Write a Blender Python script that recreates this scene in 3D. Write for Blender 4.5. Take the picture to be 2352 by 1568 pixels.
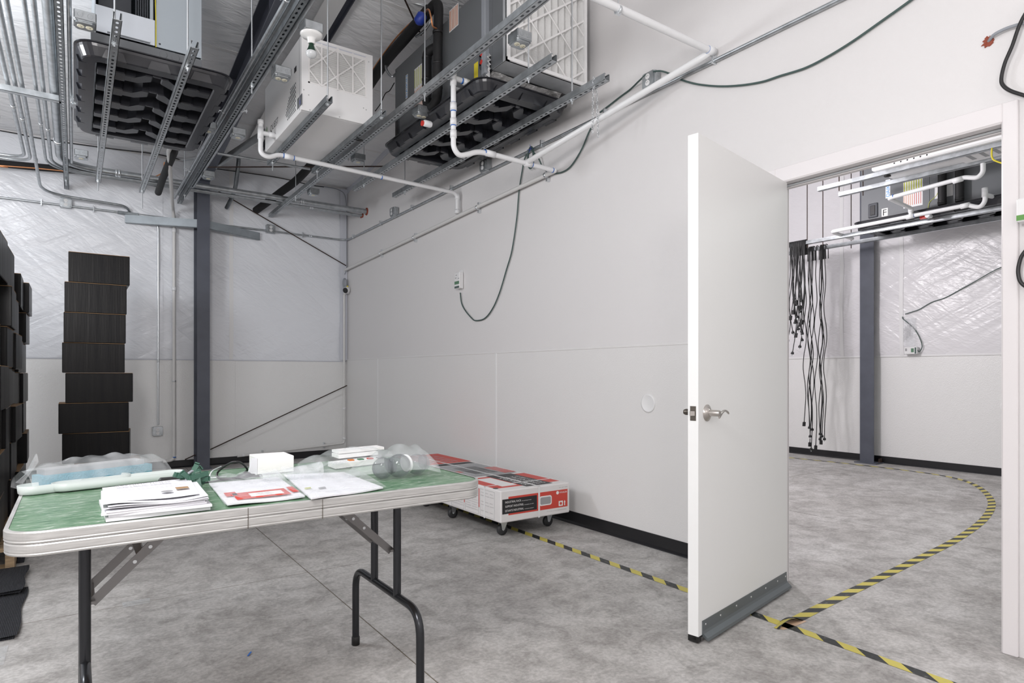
import bpy, math, random
from mathutils import Vector, Matrix
random.seed(7)
for o in list(bpy.data.objects): bpy.data.objects.remove(o, do_unlink=True)
C = bpy.context.scene.collection
SC = bpy.context.scene
PI = math.pi
R = math.radians

# ------------------------------------------------------------------ camera
F_PX, CX, HY, CAM_H, VPX = 1441.0, 1176.0, 857.0, 1.075, 172.0
PSI = math.atan((CX - VPX) / F_PX)
CO, SI = math.cos(PSI), math.sin(PSI)
cam_d = bpy.data.cameras.new('camera')
cam_d.sensor_width = 36.0
cam_d.lens = 36.0 * F_PX / 2352.0
cam_d.shift_y = (HY - 784.0) / 2352.0
cam_d.clip_start = 0.05
cam = bpy.data.objects.new('camera', cam_d)
cam.location = (0, 0, CAM_H)
cam.rotation_euler = (PI / 2, 0, -PSI)
C.objects.link(cam)
SC.camera = cam

# ------------------------------------------------------------------ world, lights, exposure
w = bpy.data.worlds.new('world'); SC.world = w
w.use_nodes = True
w.node_tree.nodes['Background'].inputs[0].default_value = (0.9, 0.95, 1.0, 1)
w.node_tree.nodes['Background'].inputs[1].default_value = 0.05
SC.view_settings.view_transform = 'Standard'
SC.view_settings.look = 'None'
SC.view_settings.gamma = 1.0
SC.view_settings.use_curve_mapping = False
SC.view_settings.exposure = 0.08

def area(name, loc, size, power, color=(1, 1, 1), rot=(0, 0, 0), spread=180):
    l = bpy.data.lights.new(name, 'AREA')
    l.shape = 'RECTANGLE'; l.size, l.size_y = size
    l.energy = power; l.color = color; l.spread = R(spread)
    o = bpy.data.objects.new(name, l); o.location = loc; o.rotation_euler = rot
    C.objects.link(o)
    return o
def bulb(name, loc, power, radius, color=(1, 1, 1)):  # bare point light, no bulb is modelled
    l = bpy.data.lights.new(name, 'POINT'); l.energy = power; l.shadow_soft_size = radius; l.color = color
    o = bpy.data.objects.new(name, l); o.location = loc; C.objects.link(o); return o
# unseen lights, added to brighten the near room and fill the one behind the door
bulb('unseen_light', (-0.9, -1.5, 2.15), 75, 0.30, (1.0, 0.965, 0.96))
bulb('unseen_light', (1.5, -2.2, 2.6), 22, 0.30, (1.0, 0.955, 0.95))
bulb('unseen_light', (-0.5, 0.8, 2.2), 138, 0.30, (1.0, 0.975, 0.975))
bulb('unseen_light', (-1.25, 4.7, 2.6), 118, 0.30, (0.94, 0.965, 1.0))
bulb('unseen_light', (4.7, 3.95, 2.65), 138, 0.12, (1.0, 0.955, 0.985))  # lamp inferred from the light wedge cast through the doorway
bulb('unseen_light', (4.6, 0.2, 2.5), 30, 0.25, (0.94, 1.0, 0.965))  # added fill light beyond the right jamb

# ------------------------------------------------------------------ picture point -> point of a known plane of the place
def ray(px, py):
    u = (px - CX) / F_PX; v = (HY - py) / F_PX
    return Vector((u * CO + SI, CO - u * SI, v))
def pX(px, py, X):
    d = ray(px, py); t = X / d.x; return Vector((X, d.y * t, CAM_H + d.z * t))
def pY(px, py, Y):
    d = ray(px, py); t = Y / d.y; return Vector((d.x * t, Y, CAM_H + d.z * t))
def pZ(px, py, Z):
    d = ray(px, py); t = (Z - CAM_H) / d.z; return Vector((d.x * t, d.y * t, Z))

# ------------------------------------------------------------------ materials
M = {}
def mat(name, col, rough=0.5, metal=0.0, var=0.0, vscale=8.0, bump=0.0, bscale=40.0, col2=None, stretch=None,
        spec=0.5, alpha=1.0, trans=0.0, coat=0.0, detail=3.0, rvar=0.0):
    m = bpy.data.materials.new(name); m.use_nodes = True
    nt = m.node_tree; b = nt.nodes['Principled BSDF']
    b.inputs['Base Color'].default_value = (*col, 1)
    b.inputs['Roughness'].default_value = rough
    b.inputs['Metallic'].default_value = metal
    b.inputs['Specular IOR Level'].default_value = spec
    b.inputs['Alpha'].default_value = alpha
    b.inputs['Transmission Weight'].default_value = trans
    b.inputs['Coat Weight'].default_value = coat
    tc = None
    def coords():
        nonlocal tc
        if tc is None:
            t = nt.nodes.new('ShaderNodeTexCoord'); mp = nt.nodes.new('ShaderNodeMapping')
            nt.links.new(t.outputs['Object'], mp.inputs['Vector'])
            if stretch: mp.inputs['Scale'].default_value = stretch
            tc = mp.outputs['Vector']
        return tc
    if var > 0 or col2:
        n = nt.nodes.new('ShaderNodeTexNoise'); n.inputs['Scale'].default_value = vscale; n.inputs['Detail'].default_value = detail
        nt.links.new(coords(), n.inputs['Vector'])
        r = nt.nodes.new('ShaderNodeValToRGB')
        c2 = col2 or tuple(c * (1 - var) for c in col)
        r.color_ramp.elements[0].position = 0.35; r.color_ramp.elements[1].position = 0.65
        r.color_ramp.elements[0].color = (*c2, 1); r.color_ramp.elements[1].color = (*col, 1)
        nt.links.new(n.outputs['Fac'], r.inputs['Fac']); nt.links.new(r.outputs['Color'], b.inputs['Base Color'])
        if rvar:
            mr = nt.nodes.new('ShaderNodeMapRange'); mr.inputs['To Min'].default_value = rough - rvar; mr.inputs['To Max'].default_value = rough + rvar
            nt.links.new(n.outputs['Fac'], mr.inputs['Value']); nt.links.new(mr.outputs['Result'], b.inputs['Roughness'])
    if bump > 0:
        n = nt.nodes.new('ShaderNodeTexNoise'); n.inputs['Scale'].default_value = bscale; n.inputs['Detail'].default_value = 2.0
        nt.links.new(coords(), n.inputs['Vector'])
        bp = nt.nodes.new('ShaderNodeBump'); bp.inputs['Strength'].default_value = bump; bp.inputs['Distance'].default_value = 0.02
        nt.links.new(n.outputs['Fac'], bp.inputs['Height']); nt.links.new(bp.outputs['Normal'], b.inputs['Normal'])
    M[name] = m
    return m

mat('wall_paint', (0.775, 0.76, 0.758), 0.55, bump=0.06, bscale=220)
mat('frp', (0.80, 0.79, 0.782), 0.30, bump=0.10, bscale=160)
mat('frp_pebble', (0.86, 0.86, 0.85), 0.28, bump=0.22, bscale=110)
mat('white_trim', (0.84, 0.84, 0.84), 0.35)
mat('grey_trim', (0.66, 0.68, 0.74), 0.4)
mat('casing', (0.82, 0.79, 0.795), 0.35)
mat('door_paint', (0.84, 0.845, 0.835), 0.4)
mat('gasket', (0.36, 0.37, 0.38), 0.5)
mat('black_rubber', (0.012, 0.012, 0.014), 0.35)
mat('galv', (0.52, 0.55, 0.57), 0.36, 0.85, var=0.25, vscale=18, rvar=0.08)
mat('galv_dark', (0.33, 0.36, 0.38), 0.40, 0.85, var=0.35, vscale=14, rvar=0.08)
mat('zinc', (0.70, 0.73, 0.75), 0.28, 0.9)
mat('steel_paint', (0.105, 0.115, 0.145), 0.45, var=0.18, vscale=5)
mat('dark_shaded_steel', (0.055, 0.06, 0.08), 0.45, var=0.2, vscale=4)  # shade of the webs put into a darker steel colour; also the roof angle
mat('girt', (0.36, 0.40, 0.43), 0.4, 0.3, var=0.15, vscale=9)
mat('pan_black', (0.020, 0.021, 0.026), 0.25, bump=0.04, bscale=300)
mat('galv_sheet', (0.56, 0.58, 0.60), 0.38, 0.35, var=0.15, vscale=12)
mat('pvc', (0.85, 0.86, 0.87), 0.30)
mat('pvc_grey', (0.74, 0.735, 0.72), 0.4)
mat('blue_glue', (0.03, 0.16, 0.55), 0.4)
mat('unit_grey', (0.15, 0.16, 0.17), 0.42, var=0.08, vscale=2)
mat('unit_light', (0.42, 0.47, 0.51), 0.38, 0.25)
mat('unit_panel', (0.62, 0.66, 0.71), 0.38, 0.2)
mat('unit_dark', (0.05, 0.055, 0.065), 0.5)
mat('powder_white', (0.91, 0.91, 0.91), 0.38)
mat('powder_grey', (0.44, 0.44, 0.46), 0.38)
mat('foam_black', (0.010, 0.010, 0.011), 0.65, bump=0.1, bscale=90)
mat('copper', (0.72, 0.33, 0.16), 0.35, 0.9)
mat('cable_green', (0.06, 0.10, 0.092), 0.45)
mat('cable_black', (0.012, 0.012, 0.013), 0.42)
mat('cable_grey', (0.30, 0.32, 0.35), 0.45)
mat('rod_rust', (0.055, 0.035, 0.028), 0.55, 0.4)
mat('ivory', (0.78, 0.74, 0.58), 0.4)
mat('white_plastic', (0.82, 0.82, 0.82), 0.3)
mat('caulk_red', (0.28, 0.055, 0.025), 0.6, bump=0.4, bscale=60)
mat('foil', (0.88, 0.87, 0.86), 0.25, 0.35, var=0.3, vscale=14, bump=0.6, bscale=45)
mat('filter_media', (0.80, 0.80, 0.79), 0.8, bump=0.15, bscale=120)
mat('card_white', (0.92, 0.91, 0.90), 0.6)
mat('blue_tape', (0.02, 0.05, 0.35), 0.35)
mat('yellow_label', (0.72, 0.60, 0.03), 0.5)
mat('label_white', (0.80, 0.80, 0.80), 0.5)
mat('label_orange', (0.62, 0.20, 0.05), 0.5)
mat('label_red', (0.55, 0.06, 0.04), 0.5)
mat('label_lime', (0.50, 0.55, 0.05), 0.5)
mat('daikin_blue', (0.02, 0.33, 0.75), 0.4)
mat('print_black', (0.02, 0.02, 0.022), 0.5)
mat('print_grey', (0.35, 0.35, 0.36), 0.5)
mat('print_red', (0.62, 0.065, 0.045), 0.5)
mat('print_white', (0.85, 0.84, 0.83), 0.5)
mat('logo_green', (0.10, 0.30, 0.05), 0.4)
mat('bulb_green', (0.012, 0.05, 0.028), 0.3, 0.3)
mat('bulb_white', (0.60, 0.62, 0.63), 0.25)
mat('porcelain', (0.85, 0.85, 0.84), 0.2)
mat('satin_nickel', (0.52, 0.49, 0.46), 0.28, 0.95)
mat('dark_bronze', (0.16, 0.14, 0.12), 0.35, 0.8)
mat('sweep_metal', (0.17, 0.19, 0.20), 0.38, 0.6)
mat('carton_white', (0.80, 0.78, 0.77), 0.5, var=0.05, vscale=6)
mat('carton_brown', (0.36, 0.22, 0.11), 0.7)
mat('black_card', (0.006, 0.006, 0.007), 0.34, col2=(0.010, 0.0095, 0.0095), vscale=1.6, stretch=(14, 14, 0.5), bump=0.05, bscale=8, rvar=0.12, spec=0.16)
mat('wood', (0.34, 0.24, 0.14), 0.7, var=0.4, vscale=6, stretch=(2, 14, 14))
mat('mat_black', (0.020, 0.022, 0.030), 0.85)
mat('alu', (0.60, 0.595, 0.58), 0.40, 0.6, var=0.15, vscale=20, stretch=(1, 1, 12), rvar=0.1)
mat('tube_dark', (0.045, 0.047, 0.052), 0.25, 0.75)
mat('brace_metal', (0.22, 0.215, 0.215), 0.35, 0.8)
mat('cap_black', (0.010, 0.010, 0.010), 0.4)
mat('paper', (0.84, 0.84, 0.87), 0.6)
mat('paper2', (0.78, 0.78, 0.82), 0.6)
mat('teal_foam', (0.12, 0.33, 0.42), 0.75, bump=0.3, bscale=200)
mat('frosted', (0.66, 0.72, 0.70), 0.35, alpha=0.86)
mat('strap_green', (0.045, 0.12, 0.085), 0.5)
mat('wheel_rubber', (0.035, 0.036, 0.038), 0.5)
mat('wood_black', (0.02, 0.02, 0.02), 0.6)
mat('screw', (0.6, 0.6, 0.6), 0.3, 0.9)
mat('masking', (0.62, 0.44, 0.32), 0.6)
mat('concrete_dark', (0.15, 0.125, 0.09), 0.9)
mat('sensor_green', (0.10, 0.22, 0.13), 0.5)
mat('red_plastic', (0.60, 0.03, 0.02), 0.4)

def concrete():
    m = bpy.data.materials.new('concrete'); m.use_nodes = True; nt = m.node_tree; b = nt.nodes['Principled BSDF']
    t = nt.nodes.new('ShaderNodeNewGeometry')
    def noise(sc, det, ro=0.6):
        n = nt.nodes.new('ShaderNodeTexNoise'); n.inputs['Scale'].default_value = sc; n.inputs['Detail'].default_value = det; n.inputs['Roughness'].default_value = ro
        nt.links.new(t.outputs['Position'], n.inputs['Vector']); return n
    def ramp(n, p0, c0, p1, c1):
        r = nt.nodes.new('ShaderNodeValToRGB'); e = r.color_ramp.elements
        e[0].position = p0; e[0].color = (*c0, 1); e[1].position = p1; e[1].color = (*c1, 1)
        nt.links.new(n.outputs['Fac'], r.inputs['Fac']); return r
    na = noise(6.5, 10, 0.78); na.inputs['Distortion'].default_value = 0.35
    a = ramp(na, 0.39, (0.36, 0.348, 0.335), 0.575, (0.57, 0.557, 0.543))
    c = ramp(noise(1.3, 4), 0.38, (0.78, 0.77, 0.76), 0.64, (1.0, 1.0, 1.0))
    d = ramp(noise(60, 3), 0.40, (0.86, 0.86, 0.86), 0.60, (1.06, 1.06, 1.06))
    m1 = nt.nodes.new('ShaderNodeMixRGB'); m1.blend_type = 'MULTIPLY'; m1.inputs[0].default_value = 1
    nt.links.new(a.outputs[0], m1.inputs[1]); nt.links.new(c.outputs[0], m1.inputs[2])
    m2 = nt.nodes.new('ShaderNodeMixRGB'); m2.blend_type = 'MULTIPLY'; m2.inputs[0].default_value = 1
    nt.links.new(m1.outputs[0], m2.inputs[1]); nt.links.new(d.outputs[0], m2.inputs[2])
    nt.links.new(m2.outputs[0], b.inputs['Base Color'])
    b.inputs['Roughness'].default_value = 0.62
    bp = nt.nodes.new('ShaderNodeBump'); bp.inputs['Strength'].default_value = 0.12; bp.inputs['Distance'].default_value = 0.01
    nt.links.new(noise(90, 3).outputs['Fac'], bp.inputs['Height']); nt.links.new(bp.outputs['Normal'], b.inputs['Normal'])
    M['concrete'] = m
concrete()

def vinyl(name, col, ang, axes, strength=0.55, rough=0.27):
    # white plastic facing of the insulation, folds pulled along a slant
    m = bpy.data.materials.new(name); m.use_nodes = True; nt = m.node_tree; b = nt.nodes['Principled BSDF']
    b.inputs['Base Color'].default_value = (*col, 1); b.inputs['Roughness'].default_value = rough
    g = nt.nodes.new('ShaderNodeNewGeometry')
    def folds(an, sc, st):
        mp = nt.nodes.new('ShaderNodeMapping')
        mp.vector_type = 'TEXTURE'
        mp.inputs['Rotation'].default_value = tuple(an if ax == 1 else 0 for ax in axes)
        mp.inputs['Scale'].default_value = tuple(1 / q for q in st)
        nt.links.new(g.outputs['Position'], mp.inputs['Vector'])
        n = nt.nodes.new('ShaderNodeTexNoise'); n.inputs['Scale'].default_value = sc; n.inputs['Detail'].default_value = 3; n.inputs['Distortion'].default_value = 0.6
        nt.links.new(mp.outputs['Vector'], n.inputs['Vector']); return n
    st = (0.5, 1.0, 3.2) if axes[1] else ((1.0, 0.5, 3.2) if axes[0] else (0.5, 3.0, 1.0))
    n1 = folds(ang, 3.2, st); n2 = folds(-ang * 0.7, 2.6, st); n3 = folds(ang * 0.4, 13, st)
    a1 = nt.nodes.new('ShaderNodeMath'); nt.links.new(n1.outputs['Fac'], a1.inputs[0]); nt.links.new(n2.outputs['Fac'], a1.inputs[1])
    a2 = nt.nodes.new('ShaderNodeMath'); a2.operation = 'MULTIPLY_ADD'; a2.inputs[1].default_value = 0.30
    nt.links.new(n3.outputs['Fac'], a2.inputs[0]); nt.links.new(a1.outputs[0], a2.inputs[2])
    bp = nt.nodes.new('ShaderNodeBump'); bp.inputs['Strength'].default_value = strength; bp.inputs['Distance'].default_value = 0.05
    nt.links.new(a2.outputs[0], bp.inputs['Height']); nt.links.new(bp.outputs['Normal'], b.inputs['Normal'])
    M[name] = m
vinyl('vinyl_wall', (0.85, 0.87, 0.91), R(38), (0, 1, 0), 0.30)
vinyl('vinyl_far', (0.83, 0.82, 0.84), R(40), (1, 0, 0), 0.26)
vinyl('vinyl_roof', (0.925, 0.935, 0.95), R(25), (0, 0, 1), 0.40, 0.4)

def plastic_film(name, mixf, col=(0.85, 0.88, 0.9), rough=0.12):
    m = bpy.data.materials.new(name); m.use_nodes = True; nt = m.node_tree
    out = nt.nodes['Material Output']; b = nt.nodes['Principled BSDF']
    b.inputs['Base Color'].default_value = (*col, 1); b.inputs['Roughness'].default_value = rough
    t = nt.nodes.new('ShaderNodeBsdfTransparent'); t.inputs[0].default_value = (0.97, 0.98, 0.98, 1)
    tc = nt.nodes.new('ShaderNodeTexCoord')
    n = nt.nodes.new('ShaderNodeTexNoise'); n.inputs['Scale'].default_value = 9; n.inputs['Detail'].default_value = 2; n.inputs['Distortion'].default_value = 1.0
    nt.links.new(tc.outputs['Object'], n.inputs['Vector'])
    bp = nt.nodes.new('ShaderNodeBump'); bp.inputs['Strength'].default_value = 0.25; bp.inputs['Distance'].default_value = 0.02
    nt.links.new(n.outputs['Fac'], bp.inputs['Height']); nt.links.new(bp.outputs['Normal'], b.inputs['Normal'])
    mr = nt.nodes.new('ShaderNodeMapRange'); mr.inputs['From Min'].default_value = 0.35; mr.inputs['From Max'].default_value = 0.7
    mr.inputs['To Min'].default_value = mixf * 0.6; mr.inputs['To Max'].default_value = min(1, mixf * 1.5)
    nt.links.new(n.outputs['Fac'], mr.inputs['Value'])
    mx = nt.nodes.new('ShaderNodeMixShader')
    nt.links.new(mr.outputs['Result'], mx.inputs[0]); nt.links.new(t.outputs[0], mx.inputs[1]); nt.links.new(b.outputs[0], mx.inputs[2])
    nt.links.new(mx.outputs[0], out.inputs['Surface'])
    M[name] = m
plastic_film('film', 0.20)
plastic_film('film_milky', 0.26, (0.88, 0.89, 0.92), 0.3)
plastic_film('glass_globe', 0.45, (0.22, 0.23, 0.25), 0.03)

def laminate():
    m = bpy.data.materials.new('green_laminate'); m.use_nodes = True; nt = m.node_tree; b = nt.nodes['Principled BSDF']
    t = nt.nodes.new('ShaderNodeTexCoord'); mp = nt.nodes.new('ShaderNodeMapping'); mp.inputs['Scale'].default_value = (14, 45, 10); mp.inputs['Rotation'].default_value = (0, 0, R(8))
    nt.links.new(t.outputs['Object'], mp.inputs['Vector'])
    n = nt.nodes.new('ShaderNodeTexNoise'); n.inputs['Scale'].default_value = 1.6; n.inputs['Detail'].default_value = 4; n.inputs['Distortion'].default_value = 1.2
    nt.links.new(mp.outputs[0], n.inputs['Vector'])
    r = nt.nodes.new('ShaderNodeValToRGB'); e = r.color_ramp.elements
    e[0].position = 0.30; e[0].color = (0.06, 0.155, 0.08, 1); e[1].position = 0.72; e[1].color = (0.47, 0.54, 0.47, 1)
    k = e.new(0.46); k.color = (0.115, 0.235, 0.13, 1); k = e.new(0.58); k.color = (0.19, 0.30, 0.20, 1)
    nt.links.new(n.outputs['Fac'], r.inputs['Fac']); nt.links.new(r.outputs[0], b.inputs['Base Color'])
    b.inputs['Roughness'].default_value = 0.32
    M['green_laminate'] = m
laminate()

def hazard(name, pitch=0.163):
    # printed black / yellow slanted bars along the tape (UV: u = metres along, v = metres across)
    m = bpy.data.materials.new(name); m.use_nodes = True; nt = m.node_tree; b = nt.nodes['Principled BSDF']
    t = nt.nodes.new('ShaderNodeTexCoord'); sx = nt.nodes.new('ShaderNodeSeparateXYZ'); nt.links.new(t.outputs['UV'], sx.inputs[0])
    a = nt.nodes.new('ShaderNodeMath'); a.operation = 'MULTIPLY_ADD'; a.inputs[1].default_value = -1.25; nt.links.new(sx.outputs['Y'], a.inputs[0])
    a0 = nt.nodes.new('ShaderNodeMath'); a0.operation = 'ADD'; a0.inputs[1].default_value = 0.075; nt.links.new(sx.outputs['X'], a0.inputs[0]); nt.links.new(a0.outputs[0], a.inputs[2])
    d = nt.nodes.new('ShaderNodeMath'); d.operation = 'DIVIDE'; d.inputs[1].default_value = pitch; nt.links.new(a.outputs[0], d.inputs[0])
    f = nt.nodes.new('ShaderNodeMath'); f.operation = 'FRACT'; nt.links.new(d.outputs[0], f.inputs[0])
    g = nt.nodes.new('ShaderNodeMath'); g.operation = 'GREATER_THAN'; g.inputs[1].default_value = 0.5; nt.links.new(f.outputs[0], g.inputs[0])
    mx = nt.nodes.new('ShaderNodeMixRGB'); mx.inputs[1].default_value = (0.022, 0.025, 0.025, 1); mx.inputs[2].default_value = (0.58, 0.50, 0.10, 1)
    nt.links.new(g.outputs[0], mx.inputs[0])
    n = nt.nodes.new('ShaderNodeTexNoise'); n.inputs['Scale'].default_value = 40; n.inputs['Detail'].default_value = 4
    g2 = nt.nodes.new('ShaderNodeNewGeometry'); nt.links.new(g2.outputs['Position'], n.inputs['Vector'])
    r = nt.nodes.new('ShaderNodeMapRange'); r.inputs['From Min'].default_value = 0.58; r.inputs['From Max'].default_value = 0.75; r.inputs['To Min'].default_value = 0; r.inputs['To Max'].default_value = 0.5
    nt.links.new(n.outputs['Fac'], r.inputs['Value'])
    m2 = nt.nodes.new('ShaderNodeMixRGB'); m2.inputs[2].default_value = (0.3, 0.29, 0.26, 1)
    nt.links.new(r.outputs[0], m2.inputs[0]); nt.links.new(mx.outputs[0], m2.inputs[1]); nt.links.new(m2.outputs[0], b.inputs['Base Color'])
    b.inputs['Roughness'].default_value = 0.5
    M[name] = m
hazard('hazard_tape')

def ribbed():
    m = M['mat_black']; nt = m.node_tree; b = nt.nodes['Principled BSDF']
    t = nt.nodes.new('ShaderNodeTexCoord'); wv = nt.nodes.new('ShaderNodeTexWave'); wv.inputs['Scale'].default_value = 52; wv.bands_direction = 'X'
    nt.links.new(t.outputs['Object'], wv.inputs['Vector'])
    bp = nt.nodes.new('ShaderNodeBump'); bp.inputs['Strength'].default_value = 0.9; bp.inputs['Distance'].default_value = 0.01
    nt.links.new(wv.outputs['Fac'], bp.inputs['Height']); nt.links.new(bp.outputs['Normal'], b.inputs['Normal'])
ribbed()

# ------------------------------------------------------------------ objects
ORG = {}
def tag(o, label=None, cat=None, group=None, kind=None):
    if label: o['label'] = label
    if cat: o['category'] = cat
    if group: o['group'] = group
    if kind: o['kind'] = kind
    return o
def thing(name, loc, label, cat, group=None, kind=None):
    o = bpy.data.objects.new(name, None); o.empty_display_size = 0.05
    o.location = loc; C.objects.link(o); ORG[o] = Vector(loc)
    return tag(o, label, cat, group, kind)

class MB:
    def __init__(s): s.v = []; s.f = []; s.sm = []; s.mi = []; s.uv = None
    def add(s, vs, fs, smooth=False, mi=0):
        n = len(s.v); s.v += [tuple(x) for x in vs]
        for f in fs: s.f.append(tuple(i + n for i in f)); s.sm.append(smooth); s.mi.append(mi)
        return s
    def box(s, x0, x1, y0, y1, z0, z1, mi=0):
        v = [(x0, y0, z0), (x1, y0, z0), (x1, y1, z0), (x0, y1, z0), (x0, y0, z1), (x1, y0, z1), (x1, y1, z1), (x0, y1, z1)]
        return s.add(v, [(0, 3, 2, 1), (4, 5, 6, 7), (0, 1, 5, 4), (1, 2, 6, 5), (2, 3, 7, 6), (3, 0, 4, 7)], False, mi)
    def obox(s, c, ax, ay, az, mi=0):
        c, ax, ay, az = Vector(c), Vector(ax), Vector(ay), Vector(az)
        v = [c + i * ax + j * ay + k * az for k in (-1, 1) for i, j in ((-1, -1), (1, -1), (1, 1), (-1, 1))]
        return s.add(v, [(0, 3, 2, 1), (4, 5, 6, 7), (0, 1, 5, 4), (1, 2, 6, 5), (2, 3, 7, 6), (3, 0, 4, 7)], False, mi)
    def cbox(s, x0, x1, y0, y1, z0, z1, b=0.004, mi=0):
        # box with chamfered edges
        lo = (x0, y0, z0); hi = (x1, y1, z1); V = {}; vs = []
        for i in (0, 1):
            for j in (0, 1):
                for k in (0, 1):
                    for a in range(3):
                        p = []
                        for d, bit in enumerate((i, j, k)):
                            base = hi[d] if bit else lo[d]
                            off = 0 if d == a else (-b if bit else b)
                            p.append(base + off)
                        V[(i, j, k, a)] = len(vs); vs.append(p)
        fs = []
        for a in range(3):
            o1, o2 = [d for d in range(3) if d != a]
            for bit in (0, 1):
                q = []
                for p1, p2 in ((0, 0), (1, 0), (1, 1), (0, 1)):
                    c = [0, 0, 0]; c[a] = bit; c[o1] = p1; c[o2] = p2; q.append(V[(*c, a)])
                fs.append(q)
            for p1 in (0, 1):
                for p2 in (0, 1):
                    c0 = [0, 0, 0]; c1 = [0, 0, 0]; c0[a] = 0; c1[a] = 1
                    for c in (c0, c1): c[o1] = p1; c[o2] = p2
                    fs.append([V[(*c0, o1)], V[(*c1, o1)], V[(*c1, o2)], V[(*c0, o2)]])
        for i in (0, 1):
            for j in (0, 1):
                for k in (0, 1): fs.append([V[(i, j, k, 0)], V[(i, j, k, 1)], V[(i, j, k, 2)]])
        ctr = Vector([(lo[d] + hi[d]) / 2 for d in range(3)])
        out = []
        for f in fs:
            p = [Vector(vs[i]) for i in f]; n = (p[1] - p[0]).cross(p[2] - p[0])
            if n.dot(sum(p, Vector()) / len(p) - ctr) < 0: f = f[::-1]
            out.append(f)
        return s.add(vs, out, False, mi)
    def tube(s, pts, r, n=10, cap=True, mi=0, closed=False, rs=None):
        pts = [Vector(p) for p in pts]; m = len(pts); rings = []
        def tan(i):
            if closed: return (pts[(i + 1) % m] - pts[i - 1]).normalized()
            if i == 0: return (pts[1] - pts[0]).normalized()
            if i == m - 1: return (pts[-1] - pts[-2]).normalized()
            a = (pts[i] - pts[i - 1]); b = (pts[i + 1] - pts[i])
            t = a.normalized() + b.normalized()
            return t.normalized() if t.length > 1e-6 else b.normalized()
        t0 = tan(0); up = Vector((0, 0, 1)) if abs(t0.z) < 0.9 else Vector((1, 0, 0))
        nrm = t0.cross(up).normalized(); vs = []
        for i in range(m):
            t = tan(i); nrm = (nrm - t * nrm.dot(t)); nrm = nrm.normalized() if nrm.length > 1e-6 else t.orthogonal().normalized()
            bn = t.cross(nrm); rr = rs[i] if rs else r
            for k in range(n):
                a = 2 * PI * k / n; vs.append(pts[i] + (nrm * math.cos(a) + bn * math.sin(a)) * rr)
        fs = []
        for i in range(m if closed else m - 1):
            j = (i + 1) % m
            for k in range(n): fs.append((i * n + k, i * n + (k + 1) % n, j * n + (k + 1) % n, j * n + k))
        s.add(vs, fs, True, mi)
        if cap and not closed:
            s.add(vs[:n], [tuple(range(n - 1, -1, -1))], False, mi); s.add(vs[-n:], [tuple(range(n))], False, mi)
        return s
    def lathe(s, o, axis, prof, n=20, mi=0, smooth=True):
        # prof: (radius, distance along axis)
        o = Vector(o); ax = Vector(axis).normalized(); u = ax.orthogonal().normalized(); w_ = ax.cross(u)
        vs = []
        for r, h in prof:
            for k in range(n):
                a = 2 * PI * k / n; vs.append(o + ax * h + (u * math.cos(a) + w_ * math.sin(a)) * max(r, 1e-5))
        fs = []
        for i in range(len(prof) - 1):
            for k in range(n): fs.append((i * n + k, i * n + (k + 1) % n, (i + 1) * n + (k + 1) % n, (i + 1) * n + k))
        s.add(vs, fs, smooth, mi)
        s.add(vs[:n], [tuple(range(n - 1, -1, -1))], False, mi); s.add(vs[-n:], [tuple(range(n))], False, mi)
        return s
    def prism(s, poly, o, u, v, w_, mi=0, smooth=False):
        # polygon (a,b) -> o+a*u+b*v, extruded by vector w_
        o, u, v, w_ = Vector(o), Vector(u), Vector(v), Vector(w_)
        n = len(poly); a = [o + p[0] * u + p[1] * v for p in poly]; b = [p + w_ for p in a]
        s.add(a + b, [(i, (i + 1) % n, n + (i + 1) % n, n + i) for i in range(n)], smooth, mi)
        s.add(a, [tuple(range(n - 1, -1, -1))], False, mi); s.add(b, [tuple(range(n))], False, mi)
        return s
    def grid(s, fn, nu, nv, mi=0, smooth=True):
        vs = [fn(i / nu, j / nv) for j in range(nv + 1) for i in range(nu + 1)]
        fs = [(j * (nu + 1) + i, j * (nu + 1) + i + 1, (j + 1) * (nu + 1) + i + 1, (j + 1) * (nu + 1) + i) for j in range(nv) for i in range(nu)]
        return s.add(vs, fs, smooth, mi)
    def build(s, name, mats, parent=None, label=None, cat=None, group=None, kind=None, loc=None):
        mats = mats if isinstance(mats, (list, tuple)) else [mats]
        if parent is not None: org = ORG[parent]
        elif loc is not None: org = Vector(loc)
        else:
            xs, ys, zs = zip(*s.v); org = Vector(((min(xs) + max(xs)) / 2, (min(ys) + max(ys)) / 2, min(zs)))
        me = bpy.data.meshes.new(name)
        me.from_pydata([(x - org.x, y - org.y, z - org.z) for x, y, z in s.v], [], s.f)
        for m in mats: me.materials.append(M[m])
        me.polygons.foreach_set('use_smooth', s.sm); me.polygons.foreach_set('material_index', s.mi)
        if s.uv:
            ul = me.uv_layers.new(name='UVMap'); flat = []
            for f in s.f:
                for i in f: flat += list(s.uv[i])
            ul.data.foreach_set('uv', flat)
        me.validate(); me.update()
        o = bpy.data.objects.new(name, me); C.objects.link(o)
        if parent is not None: o.parent = parent
        else: o.location = org
        ORG[o] = org
        return tag(o, label, cat, group, kind)

def copy_tree(o, loc=None, parent=None, **kw):
    c = o.copy(); C.objects.link(c); c.parent = parent
    if loc is not None: c.location = loc; ORG[c] = Vector(loc)
    for k, v in kw.items(): c[k] = v
    for ch in list(o.children): copy_tree(ch, None, c)
    return c

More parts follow.
